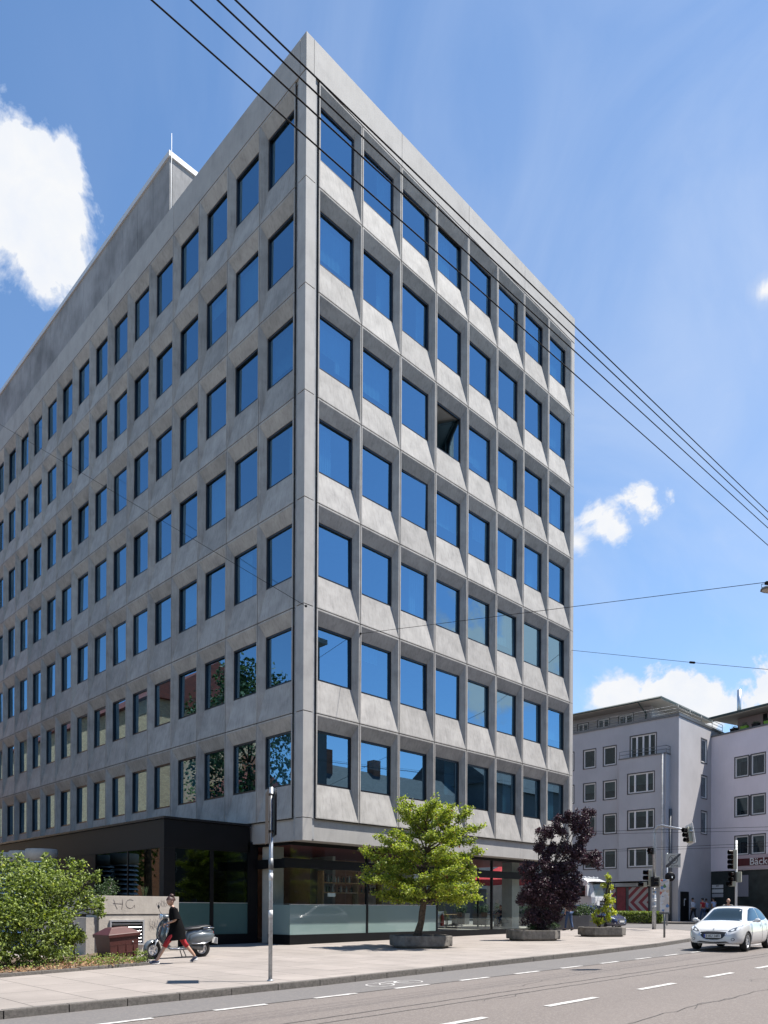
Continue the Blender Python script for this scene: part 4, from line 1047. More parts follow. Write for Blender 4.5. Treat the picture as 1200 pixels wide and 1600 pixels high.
def planter(x, y, sx, sy, lab, rz=0, h=.36):
    t = thing('planter', lab, 'planter', (x,y,gz(x)), rz, 'octagonal concrete planters on the pavement')
    def octo(sx, sy, c): return [(-sx+c,-sy),(sx-c,-sy),(sx,-sy+c),(sx,sy-c),(sx-c,sy),(-sx+c,sy),(-sx,sy-c),(-sx,-sy+c)]
    m = MB(); c = .32
    prof = [(0,.86,.04),(0,.94,.06),(.0,.97,.07)]
    rings = [[(px_,py_,z) for px_,py_ in octo(sx*f, sy*f, c*f)] for z, f in ((0,.86),(.055,.88),(.06,.985),(.09,1.0),(h-.015,1.0),(h,.985),(h,.90),(h-.10,.885))]
    m.loft(rings, smooth=False); m.build('tub', PLANTC, t)
    m = MB(); m.prism(octo(sx*.885, sy*.885, c*.885), h-.12, h-.055); m.build('soil', EARTH, t)
    mb = MB(); rg = random.Random(int(x*10))
    for _ in range(160): leaf(mb, Vector((rg.uniform(-sx*.75,sx*.75), rg.uniform(-sy*.75,sy*.75), h-.05)), .05, rdir(rg,1), rg)
    return t
pA = Vector((2.50,-3.1)); pB = Vector((8.93,-3.2)); pC = Vector((13.85,-3.45))
pl1 = planter(pA.x, pA.y, .97, .8, 'octagonal concrete planter under the green leafy tree', R(-38), .40)
pl2 = planter(pB.x, pB.y, .95, .75, 'octagonal concrete planter under the purple leaved tree', R(-38), .40)
pl3 = planter(pC.x, pC.y, .92, .72, 'octagonal concrete planter holding the small yellow green shrub', R(-38), .40)
mb = MB(); g0 = gz(9)
# broad leaved green tree --------------------------------------------
def green_tree():
    rg = random.Random(11); x0, y0 = pA.x+.0, pA.y; g = gz(x0)
    t = thing('tree', 'green broad leaved tree with twisted trunk in the nearest octagonal planter', 'tree', (x0,y0,g))
    tb = MB(); u = RT
    def W(a, z, b=0): v = RT*a+Vector((.707,.707,0))*b; return Vector((v.x, v.y, z))
    tr = [W(-.12,.3), W(-.06,.55,.02), W(.02,.85,.0), W(.05,1.15,.03), W(.10,1.45,.02), W(.12,1.8), W(.10,2.4,.03), W(.16,3.2), W(.18,4.1)]
    tb.tube(tr, [.17,.125,.105,.11,.10,.075,.055,.035,.012], 12)
    tb.tube([W(.06,1.15), W(.16,1.5,-.08), W(.3,1.9,-.15)], [.06,.05,.03], 8)
    fol = MB(); red = MB(); br = []
    for i in range(46):
        h = 1.15+3.05*(i/45)+rg.uniform(-.08,.08); ang = i*2.4+rg.uniform(-.3,.3)
        rmax = 1.95*math.sin(math.pi*min(1,(.30+.70*(h-1.0)/3.6)))**.7
        rmax *= rg.uniform(.8,1.08); 
        base = tr[4].lerp(tr[8], max(0, min(1, (h-1.45)/2.65)))
        e = base+Vector((math.cos(ang)*rmax, math.sin(ang)*rmax, .28+rg.uniform(-.25,.45)*(h-1)/2))
        br.append((base, e))
    br += [(tr[5], W(-1.95,3.28)), (tr[6], W(-1.5,3.75)), (tr[5], W(-1.75,2.6)), (tr[5], W(-1.85,2.25,-.2)), (tr[7], W(1.55,4.55,.2)), (tr[7], W(1.95,3.95)), (tr[6], W(1.95,3.2)), (tr[5], W(1.9,2.5)), (tr[4], W(1.75,1.95)), (tr[4], W(-1.2,1.55)), (tr[4], W(1.5,1.6,.3)), (tr[8], W(.15,4.6)), (tr[7], W(-.5,4.3)), (tr[7], W(.9,4.3))]
    for base, e in br:
        pts = limb(tb, base, e, .032, .007, rg, .10, 6, 6)
        L_ = (e-base).length
        for q in range(int(6+L_*8)):
            f = rg.uniform(.25,1.0)**.8; idx = min(5, int(f*6)); p = pts[idx].lerp(pts[idx+1], f*6-idx)
            d = Vector((rg.uniform(-1,1), rg.uniform(-1,1), rg.uniform(-.35,.45))).normalized(); ln = .36*rg.uniform(.5,1.2)*(1.25-f*.6)
            q_ = p+d*ln; tb.tube([p, p.lerp(q_,.5)+Vector((0,0,.02)), q_], [.006,.004,.002], 4)
            for _ in range(44):
                s = rg.random(); c = p.lerp(q_, s)+Vector((rg.gauss(0,.07), rg.gauss(0,.07), rg.gauss(0,.05)))
                leaf(red if rg.random() < .022 else fol, c, .078*rg.uniform(.6,1.2), rdir(rg,.9), rg, .8)
    tb.build('trunk', BARK, t); fol.build('crown', LF_G, t, recalc=False); o = red.build('young_leaves', LF_R, t, recalc=False); o['kind'] = 'stuff'
green_tree()
# purple leaved tree ------------------------------------------------------
def clump_tree(label, name, base, trunk, clumps, size, dens, mat, bark, seed, shell=.6, second=None, cat='tree', up=.4, group=None):
    rg = random.Random(seed); t = thing(name, label, cat, base, 0, group)
    tb = MB()
    for pts, r0, r1 in trunk:
        n = len(pts); tb.tube([Vector(p) for p in pts], [r0+(r1-r0)*i/(n-1) for i in range(n)], 8)
    root = Vector(trunk[0][0][-1]); fol = MB(); sec = MB()
    for c, r in clumps:
        c = Vector(c); r = r if isinstance(r, tuple) else (r,r,r)
        if (c-root).length > .3: limb(tb, root.lerp(c,.05), c, .03*max(1,size*6), .008, rg, .12, 5, 6)
        vol = (r[0]*r[1]+r[0]*r[2]+r[1]*r[2])/3
        n = max(60, int(3.4*dens*vol/(size*size)))
        k_ = 9 if max(r) > .35 else 3
        for q in range(k_):
            d = rdir(rg, .1); cc = c+Vector((d.x*r[0], d.y*r[1], d.z*r[2]))*.70
            clump(fol, cc, tuple(a*.44 for a in r), n//k_, size, rg, .5, up)
        clump(fol, c, tuple(a*.8 for a in r), n//4, size, rg, .2, up)
        if second: clump(sec, c, r, n//second[1], size, rg, .8, up)
    if tb.v: tb.build('trunk' if cat == 'tree' else 'stem', bark, t)
    fol.build('crown' if cat == 'tree' else 'foliage', mat, t, recalc=False)
    if second: o = sec.build('young_leaves', second[0], t, recalc=False); o['kind'] = 'stuff'
    return t
def loc_px(px, py, dep, base):   # photo position at a given depth relative to a base
    return PD(px, py, dep)-Vector(base)
bb = (pB.x, pB.y, gz(pB.x)); dB = (Vector(bb)-CAM).dot(FW)
def Bp(px, py, dd=0): return tuple(loc_px(px, py, dB+dd, bb))
clump_tree('purple leaved tree with several rounded crowns in the middle octagonal planter', 'tree', bb,
    [([Bp(846,1461),Bp(846,1440),Bp(850,1410),Bp(856,1375)], .10, .05)],
    [(Bp(838,1385),(.70,.65,.66)),(Bp(830,1435),(.42,.4,.4)),(Bp(855,1370),(.6,.55,.55)),(Bp(822,1400),(.42,.4,.5)),(Bp(885,1410,.2),(.42,.4,.42)),(Bp(868,1330),(.34,.32,.36)),(Bp(880,1303),(.26,.26,.3)),(Bp(852,1330),(.3,.3,.3)),(Bp(898,1375),(.36,.34,.4)),(Bp(858,1395),(.62,.6,.7)),(Bp(838,1420,.1),(.5,.5,.5)),(Bp(862,1425),(.42,.4,.45)),(Bp(846,1446),(.36,.36,.28)),(Bp(880,1385),(.5,.45,.55)),(Bp(896,1395),(.35,.35,.42)),(Bp(826,1360),(.42,.4,.38)),(Bp(855,1352),(.5,.45,.4)),
     (Bp(842,1318),(.27,.27,.34)),(Bp(850,1303),(.38,.35,.36)),(Bp(864,1296),(.3,.3,.35)),(Bp(870,1282),(.26,.26,.3)),(Bp(884,1325),(.3,.28,.36)),(Bp(897,1345),(.5,.45,.42)),(Bp(905,1284),(.42,.4,.5)),(Bp(912,1300),(.44,.4,.42)),(Bp(920,1270),(.26,.26,.28)),(Bp(888,1278),(.3,.3,.3)),(Bp(933,1345),(.34,.33,.42)),(Bp(920,1340),(.34,.3,.3)),(Bp(905,1325),(.4,.36,.36)),(Bp(885,1355),(.42,.4,.4))],
    0.088, 12.5, LF_P, BARKD, 5)
clump_tree('small mixed green shrub at the foot of the purple tree', 'shrub', (pB.x,pB.y,gz(pB.x)+.3), [([(0,0,0),(0,0,.1),(0,0,.2)],.02,.01)], [(tuple(loc_px(862,1448,dB-.3,(pB.x,pB.y,gz(pB.x)+.3))),(.3,.3,.16)),(tuple(loc_px(832,1448,dB-.3,(pB.x,pB.y,gz(pB.x)+.3))),(.25,.25,.16))], .06, 4, LF_D, BARKD, 9, cat='shrub')
# yellow green shrub
bc = (pC.x, pC.y, gz(pC.x)+.3); dC = (Vector(bc)-CAM).dot(FW)
def Cp(px, py, dd=0): return tuple(loc_px(px, py, dC+dd, bc))
clump_tree('small yellow green shrub with one tall leafy shoot in the farthest planter', 'shrub', bc,
    [([Cp(937,1450),Cp(941,1425),Cp(948,1395),Cp(953,1372)], .03, .012), ([Cp(937,1450),Cp(930,1435),Cp(928,1425)],.02,.01)],
    [(Cp(952,1372),(.15,.15,.2)),(Cp(953,1386),(.13,.12,.17)),(Cp(950,1398),(.25,.22,.2)),(Cp(943,1385),(.16,.12,.13)),(Cp(952,1410),(.24,.2,.24)),(Cp(957,1424),(.22,.18,.17)),(Cp(946,1420),(.2,.18,.24)),(Cp(929,1432),(.16,.14,.27)),(Cp(938,1440),(.34,.24,.22)),(Cp(949,1434),(.18,.15,.26)),(Cp(934,1425),(.1,.1,.2))],
    .10, 11, LF_Y, BARKD, 21, cat='shrub', up=.8)
# the big bush at the left ---------------------------------------------------
bb0 = (-9.1, -1.3, gz(-9.1)); 
def Lp(px, py, dep): return tuple(PD(px, py, dep)-Vector(bb0))
clump_tree('large wild green bush overhanging the plant bed at the left edge', 'bush', bb0,
    [([(0,0,0),(0,.1,.5),(.1,.2,1.0)], .06, .03),([(-.5,.3,0),(-.7,.4,.8),(-.6,.5,1.4)],.05,.02)],
    [(Lp(20,1400,16.8),(1.0,.9,.8)),(Lp(70,1400,17.2),(.9,.8,.75)),(Lp(45,1385,17.4),(.8,.7,.55)),(Lp(105,1385,17.8),(.55,.5,.5)),(Lp(125,1362,18),(.32,.3,.26)),(Lp(146,1371,18),(.17,.16,.13)),(Lp(112,1350,18.2),(.17,.16,.17)),(Lp(88,1358,17.8),(.35,.32,.3)),(Lp(48,1353,17.6),(.33,.3,.24)),(Lp(18,1352,17.6),(.4,.36,.3)),(Lp(-30,1380,17),(1.1,1,1)),(Lp(28,1345,17.6),(.2,.2,.2)),(Lp(70,1342,17.8),(.12,.12,.16)),(Lp(60,1491,17.0),(.8,.5,.22)),(Lp(15,1493,16.4),(.8,.5,.22)),(Lp(95,1486,17.6),(.4,.35,.22)),(Lp(128,1350,18.1),(.1,.1,.14)),(Lp(158,1418,18.3),(.12,.1,.12)),(Lp(152,1366,18),(.09,.09,.1)),(Lp(5,1338,17.3),(.16,.14,.16)),
     (Lp(30,1450,16.6),(1.0,.8,.65)),(Lp(-20,1450,16.2),(1.0,.9,.7)),(Lp(85,1445,17.2),(.55,.5,.45)),(Lp(135,1415,18.2),(.42,.38,.27)),(Lp(152,1425,18.3),(.17,.17,.2)),(Lp(120,1398,18.2),(.4,.35,.3)),(Lp(143,1407,18.4),(.3,.27,.22)),(Lp(5,1480,16.2),(.7,.6,.3)),(Lp(55,1478,16.6),(.35,.35,.25))],
    .085, 3.5, LF_B, BARKD, 31, second=(LF_Y, 60), cat='bush', shell=.5)
bb1 = (-7.9, -.6, gz(-7.9))
def Lq(px, py, dep): return tuple(PD(px, py, dep)-Vector(bb1))
clump_tree('small rounded glossy shrub between the big bush and the brown grit bin', 'shrub', bb1, [([(0,0,0),(0,0,.3),(0,0,.5)],.03,.02)],
    [(Lq(100,1470,18.2),(.48,.42,.42)),(Lq(116,1462,18.5),(.3,.3,.33)),(Lq(82,1475,17.8),(.34,.3,.35))], .065, 6.5, LF_B, BARKD, 33, cat='shrub')
bb2 = (-6.75, -2.25, gz(-6.75)+.02)
def Lr(px, py, dep): return tuple(PD(px, py, dep)-Vector(bb2))
clump_tree('low leafy weed at the corner of the plant bed beside the scooter wheel', 'shrub', bb2, [([(0,0,0),(0,0,.1),(0,0,.2)],.012,.006)],
    [(Lr(217,1494,18.6),(.20,.2,.22)),(Lr(211,1503,18.3),(.22,.2,.12)),(Lr(224,1500,18.4),(.12,.12,.13))], .055, 3.6, LF_B, BARKD, 35, cat='shrub', second=(LF_Y,20))
bb3 = (-7.2,-1.9,gz(-7.2))
rg = random.Random(3); mb = MB()
for _ in range(2600):
    x = rg.uniform(-13,-7.0); y = rg.uniform(-3.9+(x+13)*.12,-1.0)
    if x > -8 and y < -2.9: continue
    leaf(mb, Vector((x, y, gz(x)+.06+rg.uniform(0,.03))), .06*rg.uniform(.6,1.5), rdir(rg,1.2), rg)
tag(mb.build('dry_leaves', LF_DRY, recalc=False), 'dry brown fallen leaves covering the plant bed', 'dry leaves', kind='stuff')
mb = MB()
for _ in range(2300):
    x = rg.uniform(-10.5,-6.85); y = rg.uniform(-3.3,-.6) 
    if rg.random() > (.30 if x < -8.4 else .75): continue
    if x > -7.3 and y < -3.0: continue
    leaf(mb, Vector((x, y, gz(x)+.07+rg.uniform(0,.10))), .06*rg.uniform(.6,1.2), rdir(rg,.9), rg)
tag(mb.build('ground_cover', LF_B, recalc=False), 'low green ground cover creeping over the plant bed', 'ground cover', kind='stuff')
# plants on the wall by the pavilion window
bb4 = (-4.9,2.6,1.45)
clump_tree('dark green potted shrub standing above the concrete vent shaft before the pavilion glass', 'shrub', (-5.75,2.2,1.55), [([(0,0,0),(0,0,.15),(0,0,.3)],.02,.01)], [((0,0,.34),(.42,.3,.30)),((.2,.1,.6),(.25,.22,.22)),((-.3,0,.25),(.25,.2,.2))], .06, 3.4, LF_D, BARKD, 41, cat='shrub')
mb = MB()
for _ in range(12):
    x = rg.uniform(-.05,.05); mb.tube([(x,rg.uniform(-.04,.04),0),(x*1.6,0,.14),(x*2.4,rg.uniform(-.05,.05),.30)], [.006,.005,.001], 4)
tag(mb.build('weed', LF_D, loc=(-4.95,1.4,1.72)), 'thin grass tuft growing on top of the concrete vent shaft', 'weed')

# ================================================================== sign post, street furniture near
sp = thing('sign_post', 'tall galvanised steel post with edge-on sign plates at the kerb, left of the corner shop', 'sign post', (-7.32,-8.14,gz(-7.32)), 0)
MB().tube([(0,0,0),(0,0,3.66)],.038,14).build('pole', STEEL, sp)
MB().lathe([(.06,0),(.06,.02),(.042,.03)],14).build('base_ring', STEEL, sp)
ang = math.atan2((-7.32+15.756),( -8.14+19.549))
va = math.atan2(.804,.595)
m = MB(); m.box((-.30,-.003,2.74),(.30,.003,3.60), M=Matrix.Translation((.804*.07,-.595*.07,0))@Matrix.Rotation(va+R(6),4,'Z')); m.build('sign_plate', BLACK, sp)
m = MB(); m.box((-.30,-.003,2.60),(.30,.003,3.58), M=Matrix.Translation((-.804*.08,.595*.08,0))@Matrix.Rotation(va+R(5.5),4,'Z')); m.build('sign_plate', pm('sign_back_brown',(.22,.15,.10),.6,metal=.3), sp)
for z in (2.8,3.5): MB().lathe([(.048,z),(.048,z+.05)],12).build('clamp', STEELD, sp)
MB().lathe([(.046,2.1),(.046,2.32)],12).build('collar', STEELD, sp)
for z in (1.2,1.9): MB().lathe([(.0405,z),(.0405,z+.14)],12).build('sticker', WHITE, sp)

# ================================================================== scooter
SCB = pm('scooter_grey', (.13,.15,.165), .28, metal=.15, var=.08, coat=.8); RUB = pm('rubber', (.018,.018,.018), .8, var=.3); CHR = pm('chrome', (.75,.76,.78), .12, metal=1.0)
SEATM = pm('seat_black', (.02,.02,.022), .5); REDL = pm('tail_lamp_red', (.45,.02,.02), .2, coat=.6); LENS = pm('lamp_lens', (.75,.78,.80), .08, spec=.8, coat=.6)
def ell(cx, cz, rx, ry, rz_, x=None, n=16): return None
def ringYZ(x, cy, cz, ry, rz_, n=16, p=2.0):
    out = []
    for i in range(n):
        t = 2*math.pi*i/n; c, s = math.cos(t), math.sin(t)
        out.append(Vector((x, cy+ry*math.copysign(abs(c)**(2/p), c), cz+rz_*math.copysign(abs(s)**(2/p), s))))
    return out
def wheel_part(parent, x, y, z, r, w, rimr, name='wheel', rimm=None, spokes=5, steer=0.0):
    M = Matrix.Translation((x,y,z)) @ Matrix.Rotation(steer,4,'Z') @ Matrix.Rotation(R(90),4,'X')
    m = MB(); h = w/2
    m.lathe([(rimr,-h*.8),(r*.93,-h),(r*.985,-h*.8),(r,-h*.45),(r,h*.45),(r*.985,h*.8),(r*.93,h),(rimr,h*.8)],36,M,caps=False)
    o = m.build(name, RUB, parent)
    q = MB(); q.lathe([(rimr*.98,-h*.75),(rimr*1.02,-h*.82),(rimr*.92,-h*.7),(rimr*.88,0),(rimr*.92,h*.7),(rimr*1.02,h*.82),(rimr*.98,h*.75)],32,M,caps=False)
    for k_ in range(spokes):
        a = 2*math.pi*k_/spokes
        for sd in (-1,1):
            A = M@Matrix.Rotation(a,4,'Z')
            q.box((rimr*.12,-rimr*.13,sd*h*.52-.008),(rimr*.95,rimr*.13,sd*h*.52+.008), M=A)
    q.lathe([(rimr*.2,-h*.62),(rimr*.26,-h*.5),(rimr*.26,h*.5),(rimr*.2,h*.62)],16,M)
    q.build('rim', rimm or ALU, o); return o
fx, fy = T(236,1499).x+.05, T(236,1499).y+.05
scd = Vector((.98,-.10,0)).normalized()         # from front wheel to rear wheel
sc = thing('scooter', 'grey classic motor scooter parked on its stand beside the concrete wall', 'scooter', (fx+scd.x*.69, fy+scd.y*.69, gz(fx)+.0), math.atan2(-scd.y,-scd.x))
sc.rotation_euler[0] = R(-3); sc.scale = (1.08,1.08,1.08)
wheel_part(sc, .64, 0, .225, .225, .115, .13, spokes=5, steer=R(14)); wheel_part(sc, -.64, 0, .225, .225, .12, .13, spokes=5)
m = MB()   # leg shield: curved wide panel
rings = []
for z, x, w, th in ((.30,.30,.13,.05),(.36,.40,.19,.05),(.46,.465,.225,.055),(.60,.475,.235,.06),(.76,.44,.225,.06),(.88,.395,.17,.055),(.95,.365,.09,.05),(.985,.35,.05,.05)):
    ring = []
    for i in range(13): t = -1+2*i/12; ring.append(Vector((x-.09*t*t*(w/.23), w*t, z)))
    for i in range(13): t = 1-2*i/12; ring.append(Vector((x-th-.09*t*t*(w/.23)*.9, w*t*.96, z)))
    rings.append(ring)
m.loft(rings); o = m.build('leg_shield', SCB, sc)
MB().tube([(.50,0,.42),(.525,0,.6),(.50,0,.78),(.43,0,.93)],[.02,.03,.025,.012],8).build('horn_cover', SCB, o)
tr_ = MB(); 
for s in (-1,1): tr_.tube([(.30,s*.13,.30),(.33,s*.20,.37),(.375,s*.228,.5),(.39,s*.236,.62),(.355,s*.227,.77),(.345,s*.17,.885),(.34,s*.09,.955)],.008,6)
tr_.build('edge_trim', CHR, sc)
# front fender
m = MB(); rings = []; St = Matrix.Translation((.64,0,.225))@Matrix.Rotation(R(14),4,'Z')
for i in range(11):
    a = R(-8+176*i/10); rr_ = .262 if 1 < i < 9 else .25; w = .085*(1-.35*abs(i-5)/5)
    ring = []
    for j in range(9):
        t = -1+2*j/8; rad_ = rr_-.05*t*t
        ring.append(St@Vector((math.cos(a)*rad_, w*t, math.sin(a)*rad_)))
    for j in range(9):
        t = 1-2*j/8; rad_ = rr_-.05*t*t-.012
        ring.append(St@Vector((math.cos(a)*rad_, w*t*.95, math.sin(a)*rad_)))
    rings.append(ring)
m.loft(rings); m.build('front_fender', SCB, sc)
MB().tube([(.63,.075,.23),(.58,.075,.40),(.50,.04,.5)],.018,8).tube([(.63,-.075,.23),(.58,-.075,.40),(.50,-.04,.5)],.018,8).build('fork', ALU, sc)
# steering column, headset, bars
MB().tube([(.42,0,.80),(.34,0,1.02)],[.05,.045],12).build('steering_column', SCB, sc)
St2 = Matrix.Translation((.335,0,1.03))@Matrix.Rotation(R(14),4,'Z')
m = MB(); m.loft([[St2@p for p in ringYZ(x,0,.0+dz,ry,rz_)] for x,ry,rz_,dz in ((-.10,.05,.03,.01),(-.07,.12,.055,.01),(0,.14,.065,.01),(.07,.105,.07,0),(.105,.078,.074,-.005))]); hs = m.build('headset', SCB, sc)
m = MB(); m.loft([[St2@p for p in ringYZ(x,0,-.005,r_,r_)] for x,r_ in ((.10,.076),(.118,.078),(.122,.066))]); m.build('headlight_rim', CHR, hs)
m = MB(); m.loft([[St2@p for p in ringYZ(x,0,-.005,r_,r_)] for x,r_ in ((.118,.066),(.128,.05),(.131,.01))]); m.build('headlight', LENS, hs)
for s in (-1,1):
    MB().tube([St2@Vector((-.02,s*.12,.02)),St2@Vector((-.05,s*.22,.03)),St2@Vector((-.085,s*.33,.03))],[.018,.017,.018],10).build('handlebar_grip', RUB, sc)
    MB().tube([St2@Vector((.0,s*.2,.03)),St2@Vector((-.03,s*.34,.02))],.006,6).build('brake_lever', CHR, sc)
    MB().tube([St2@Vector((-.03,s*.17,.05)),St2@Vector((.01,s*.22,.15)),St2@Vector((.0,s*.25,.20))],.006,6).build('mirror_stem', RUB, sc)
    m = MB(); m.sphere(St2@Vector((-.005,s*.265,.235)), .055, 0, 2, (.3,1,1)); m.build('mirror', SEATM, sc)
# floorboard
m = MB(); m.loft([[Vector((x,-w,z)),Vector((x,w,z)),Vector((x,w,z-.05)),Vector((x,-w,z-.05))] for x,w,z in ((.36,.13,.36),(.25,.18,.275),(.0,.19,.265),(-.2,.17,.27),(-.28,.13,.3))], smooth=False); m.build('floorboard', SCB, sc)
m = MB(); 
for s in (-1,1): m.tube([(.26,s*.185,.262),(-.2,s*.18,.255)],.011,6)
m.build('floor_rail', CHR, sc)
# rear body: central hump and two side cowls
m = MB(); m.loft([ringYZ(x,0,cz,ry,rz_,18,2.6) for x,cz,ry,rz_ in ((-.20,.42,.06,.13),(-.26,.47,.11,.21),(-.40,.52,.135,.22),(-.62,.56,.14,.19),(-.82,.60,.12,.14),(-.93,.62,.08,.08))]); rb = m.build('rear_body', SCB, sc)
for s in (-1,1):
    m = MB(); m.loft([ringYZ(x,s*cy,cz,ry,rz_,18,2.3) for x,cy,cz,ry,rz_ in ((-.24,.13,.44,.02,.05),(-.30,.15,.46,.055,.12),(-.44,.165,.485,.075,.155),(-.62,.165,.50,.078,.15),(-.78,.15,.52,.065,.12),(-.90,.12,.55,.04,.07),(-.95,.10,.57,.012,.02))]); m.build('side_cowl', SCB, sc)
    MB().tube([(-.28,s*.2,.385),(-.45,s*.238,.37),(-.65,s*.235,.385),(-.85,s*.18,.44)],.007,6).build('cowl_trim', CHR, sc)
m = MB(); m.loft([ringYZ(x,0,cz,ry,rz_,18,2.6) for x,cz,ry,rz_ in ((-.16,.70,.06,.02),(-.20,.715,.10,.035),(-.36,.735,.125,.045),(-.50,.745,.14,.045),(-.60,.775,.13,.04),(-.78,.79,.12,.035),(-.86,.79,.08,.02))]); m.build('seat', SEATM, sc)
MB().tube([(-.62,.13,.75),(-.82,.13,.76),(-.94,.08,.755),(-.96,0,.755),(-.94,-.08,.755),(-.82,-.13,.76),(-.62,-.13,.75)],.010,8).build('grab_rail', CHR, sc)
m = MB(); m.sphere((-.945,0,.63),.055,0,2,(.45,1,.75)); m.build('tail_light', REDL, sc)
m = MB(); m.box((-1.04,-.012,.36),(-.94,.012,.50)); m.box((-1.045,-.10,.34),(-1.035,.10,.50), M=Matrix.Identity(4)); m.build('number_plate', WHITE, sc)
m = MB(); m.tube([(-.30,.02,.30),(-.64,.10,.25)],.075,10); m.build('engine', STEELD, sc)
MB().tube([(-.35,-.12,.22),(-.5,-.17,.2),(-.85,-.17,.24)],[.02,.045,.05],12).build('exhaust', ALU, sc)
MB().tube([(-.1,.1,.25),(-.2,.14,.01)],.012,6).tube([(-.1,-.1,.25),(-.2,-.14,.01)],.012,6).build('stand', STEELD, sc)

# ================================================================== cars
CARW = pm('car_white', (.76,.76,.75), .22, var=.02, coat=.9); CARB = pm('car_dark_blue', (.015,.02,.06), .22, var=.05, coat=.9)
CGL = glass('car_glass', refl=(.75,.85,.9), thru=(.16,.2,.2), base=.06, f90=.9, power=3.6); BPL = pm('black_plastic', (.015,.015,.016), .5, var=.2)
HLM = pm('headlight_glass', (.10,.11,.12), .08, metal=.1, coat=.8); RIMM = pm('rim_silver', (.5,.51,.53), .35, metal=.35)
BLUEP = pm('plate_blue', (.02,.05,.35), .4); PLW = pm('plate_white', (.72,.72,.70), .4)
def interp(tab, x):
    for (x0,*a), (x1,*b) in zip(tab[:-1], tab[1:]):
        if x0 <= x <= x1:
            t = (x-x0)/(x1-x0); t2 = t
            return [p+(q-p)*t2 for p, q in zip(a, b)]
    return list(tab[-1][1:]) if x > tab[-1][0] else list(tab[0][1:])
def make_car(label, loc, rz, paint, plate='', group=None, front_only=False):
    t = thing('car', label, 'car', loc, rz, group)
    #     x     w    zbot zbelt ztop  wroof
    tab = [(-1.96,.52,.42,.60,.66,.40),(-1.93,.68,.34,.72,.80,.52),(-1.87,.78,.27,.84,.97,.60),(-1.76,.83,.24,.90,1.08,.58),(-1.60,.85,.22,.93,1.22,.57),(-1.35,.862,.20,.94,1.37,.56),(-1.0,.868,.19,.935,1.44,.565),(-.5,.87,.18,.92,1.465,.58),
           (0,.87,.18,.905,1.455,.585),(.28,.87,.18,.90,1.40,.58),(.55,.87,.18,.895,1.25,.60),(.85,.87,.18,.885,1.06,.64),(1.05,.868,.19,.87,.965,.68),(1.3,.86,.20,.84,.92,.66),(1.55,.835,.21,.79,.86,.60),(1.72,.79,.22,.73,.78,.54),(1.85,.71,.22,.65,.68,.48),(1.93,.60,.23,.56,.585,.42),(1.98,.46,.27,.46,.475,.34)]
    rings = []
    for (x,w,zb,ze,zt,wr) in tab:
        h = ze-zb; g = zt-ze
        half = [(w*.80,zb),(w*.95,zb+.03*1),(w*1.0,zb+h*.35),(w*.995,zb+h*.62),(w*.975,zb+h*.86),(w*.945,ze),(w*.90+(wr-w*.90)*.12, ze+g*.10),(w*.90+(wr-w*.90)*.62, ze+g*.58),(wr,ze+g*.90),(wr*.82,ze+g*.985),(wr*.4,zt+.008*(g>.2)),]
        ring = [Vector((x,y,z)) for y,z in half]+[Vector((x,-y,z)) for y,z in reversed(half)]
        rings.append(ring)
    mb = MB().loft(rings); tmp = mb.build('tmp', paint); s = tmp.modifiers.new('s','SUBSURF'); s.levels = 2
    me = fig_mesh(tmp)
    full = bpy.data.objects.new('tmpf', me); COL.objects.link(full)
    bm = bmesh.new(); bm.from_mesh(me); bvh = BVHTree.FromBMesh(bm); bm.free()
    AX = [(1.16),(-1.38)]
    cut = MB()
    for x in AX:
        for sd in (-1,1): cut.lathe([(.345,-.13),(.345,.16)],40,Matrix.Translation((x,sd*.80,.30))@Matrix.Rotation(R(90),4,'X'))
    co = cut.build('cut', BPL)
    b = full.modifiers.new('b','BOOLEAN'); b.object = co; b.operation = 'DIFFERENCE'; b.solver = 'EXACT'; b.material_mode = 'TRANSFER'
    me2 = fig_mesh(full)
    for o in (tmp, full, co): bpy.data.objects.remove(o)
    body = bpy.data.objects.new('body', me2); COL.objects.link(body); body.parent = t
    for p in me2.polygons: p.use_smooth = True
    for p in me2.polygons:
        if p.material_index: p.use_smooth = False
    def patch(name, outline, O, U, V_, Nn, mat, off=.005, k=5, parent=None, thick=None, smooth=True):
        """outline in (u,v) on plane O,U,V; project along Nn (into the car)"""
        O, U, V_, Nn = Vector(O), Vector(U).normalized(), Vector(V_).normalized(), Vector(Nn).normalized()
        # refine outline
        pts = []
        for i in range(len(outline)):
            a, b_ = Vector(outline[i]), Vector(outline[(i+1)%len(outline)]); n = max(1, int((b_-a).length/.06))
            for j in range(n): pts.append(a.lerp(b_, j/n))
        c = sum(pts, Vector((0,0)))/len(pts); vs = []; n = len(pts)
        def pj(q):
            p = O+U*q.x+V_*q.y; h = bvh.ray_cast(p-Nn*3, Nn, 8)
            return (h[0]-Nn*off) if h[0] is not None else None
        last = None
        for r_ in range(k, 0, -1):
            for q in pts:
                w = pj(c.lerp(q, r_/k)); 
                if w is None: w = last or (O+U*q.x+V_*q.y)
                last = w; vs.append(w)
        cc = pj(c) or last; vs.append(cc)
        fs = []
        for r_ in range(k-1):
            for i in range(n): fs.append((r_*n+i, r_*n+(i+1)%n, (r_+1)*n+(i+1)%n, (r_+1)*n+i))
        for i in range(n): fs.append(((k-1)*n+i, (k-1)*n+(i+1)%n, k*n))
        m = MB(); m.add(vs, fs, 0, smooth)
        return m.build(name, mat, parent or t)
    F = dict(O=(0,0,0), U=(0,1,0), V_=(0,0,1), Nn=(-1,0,0))
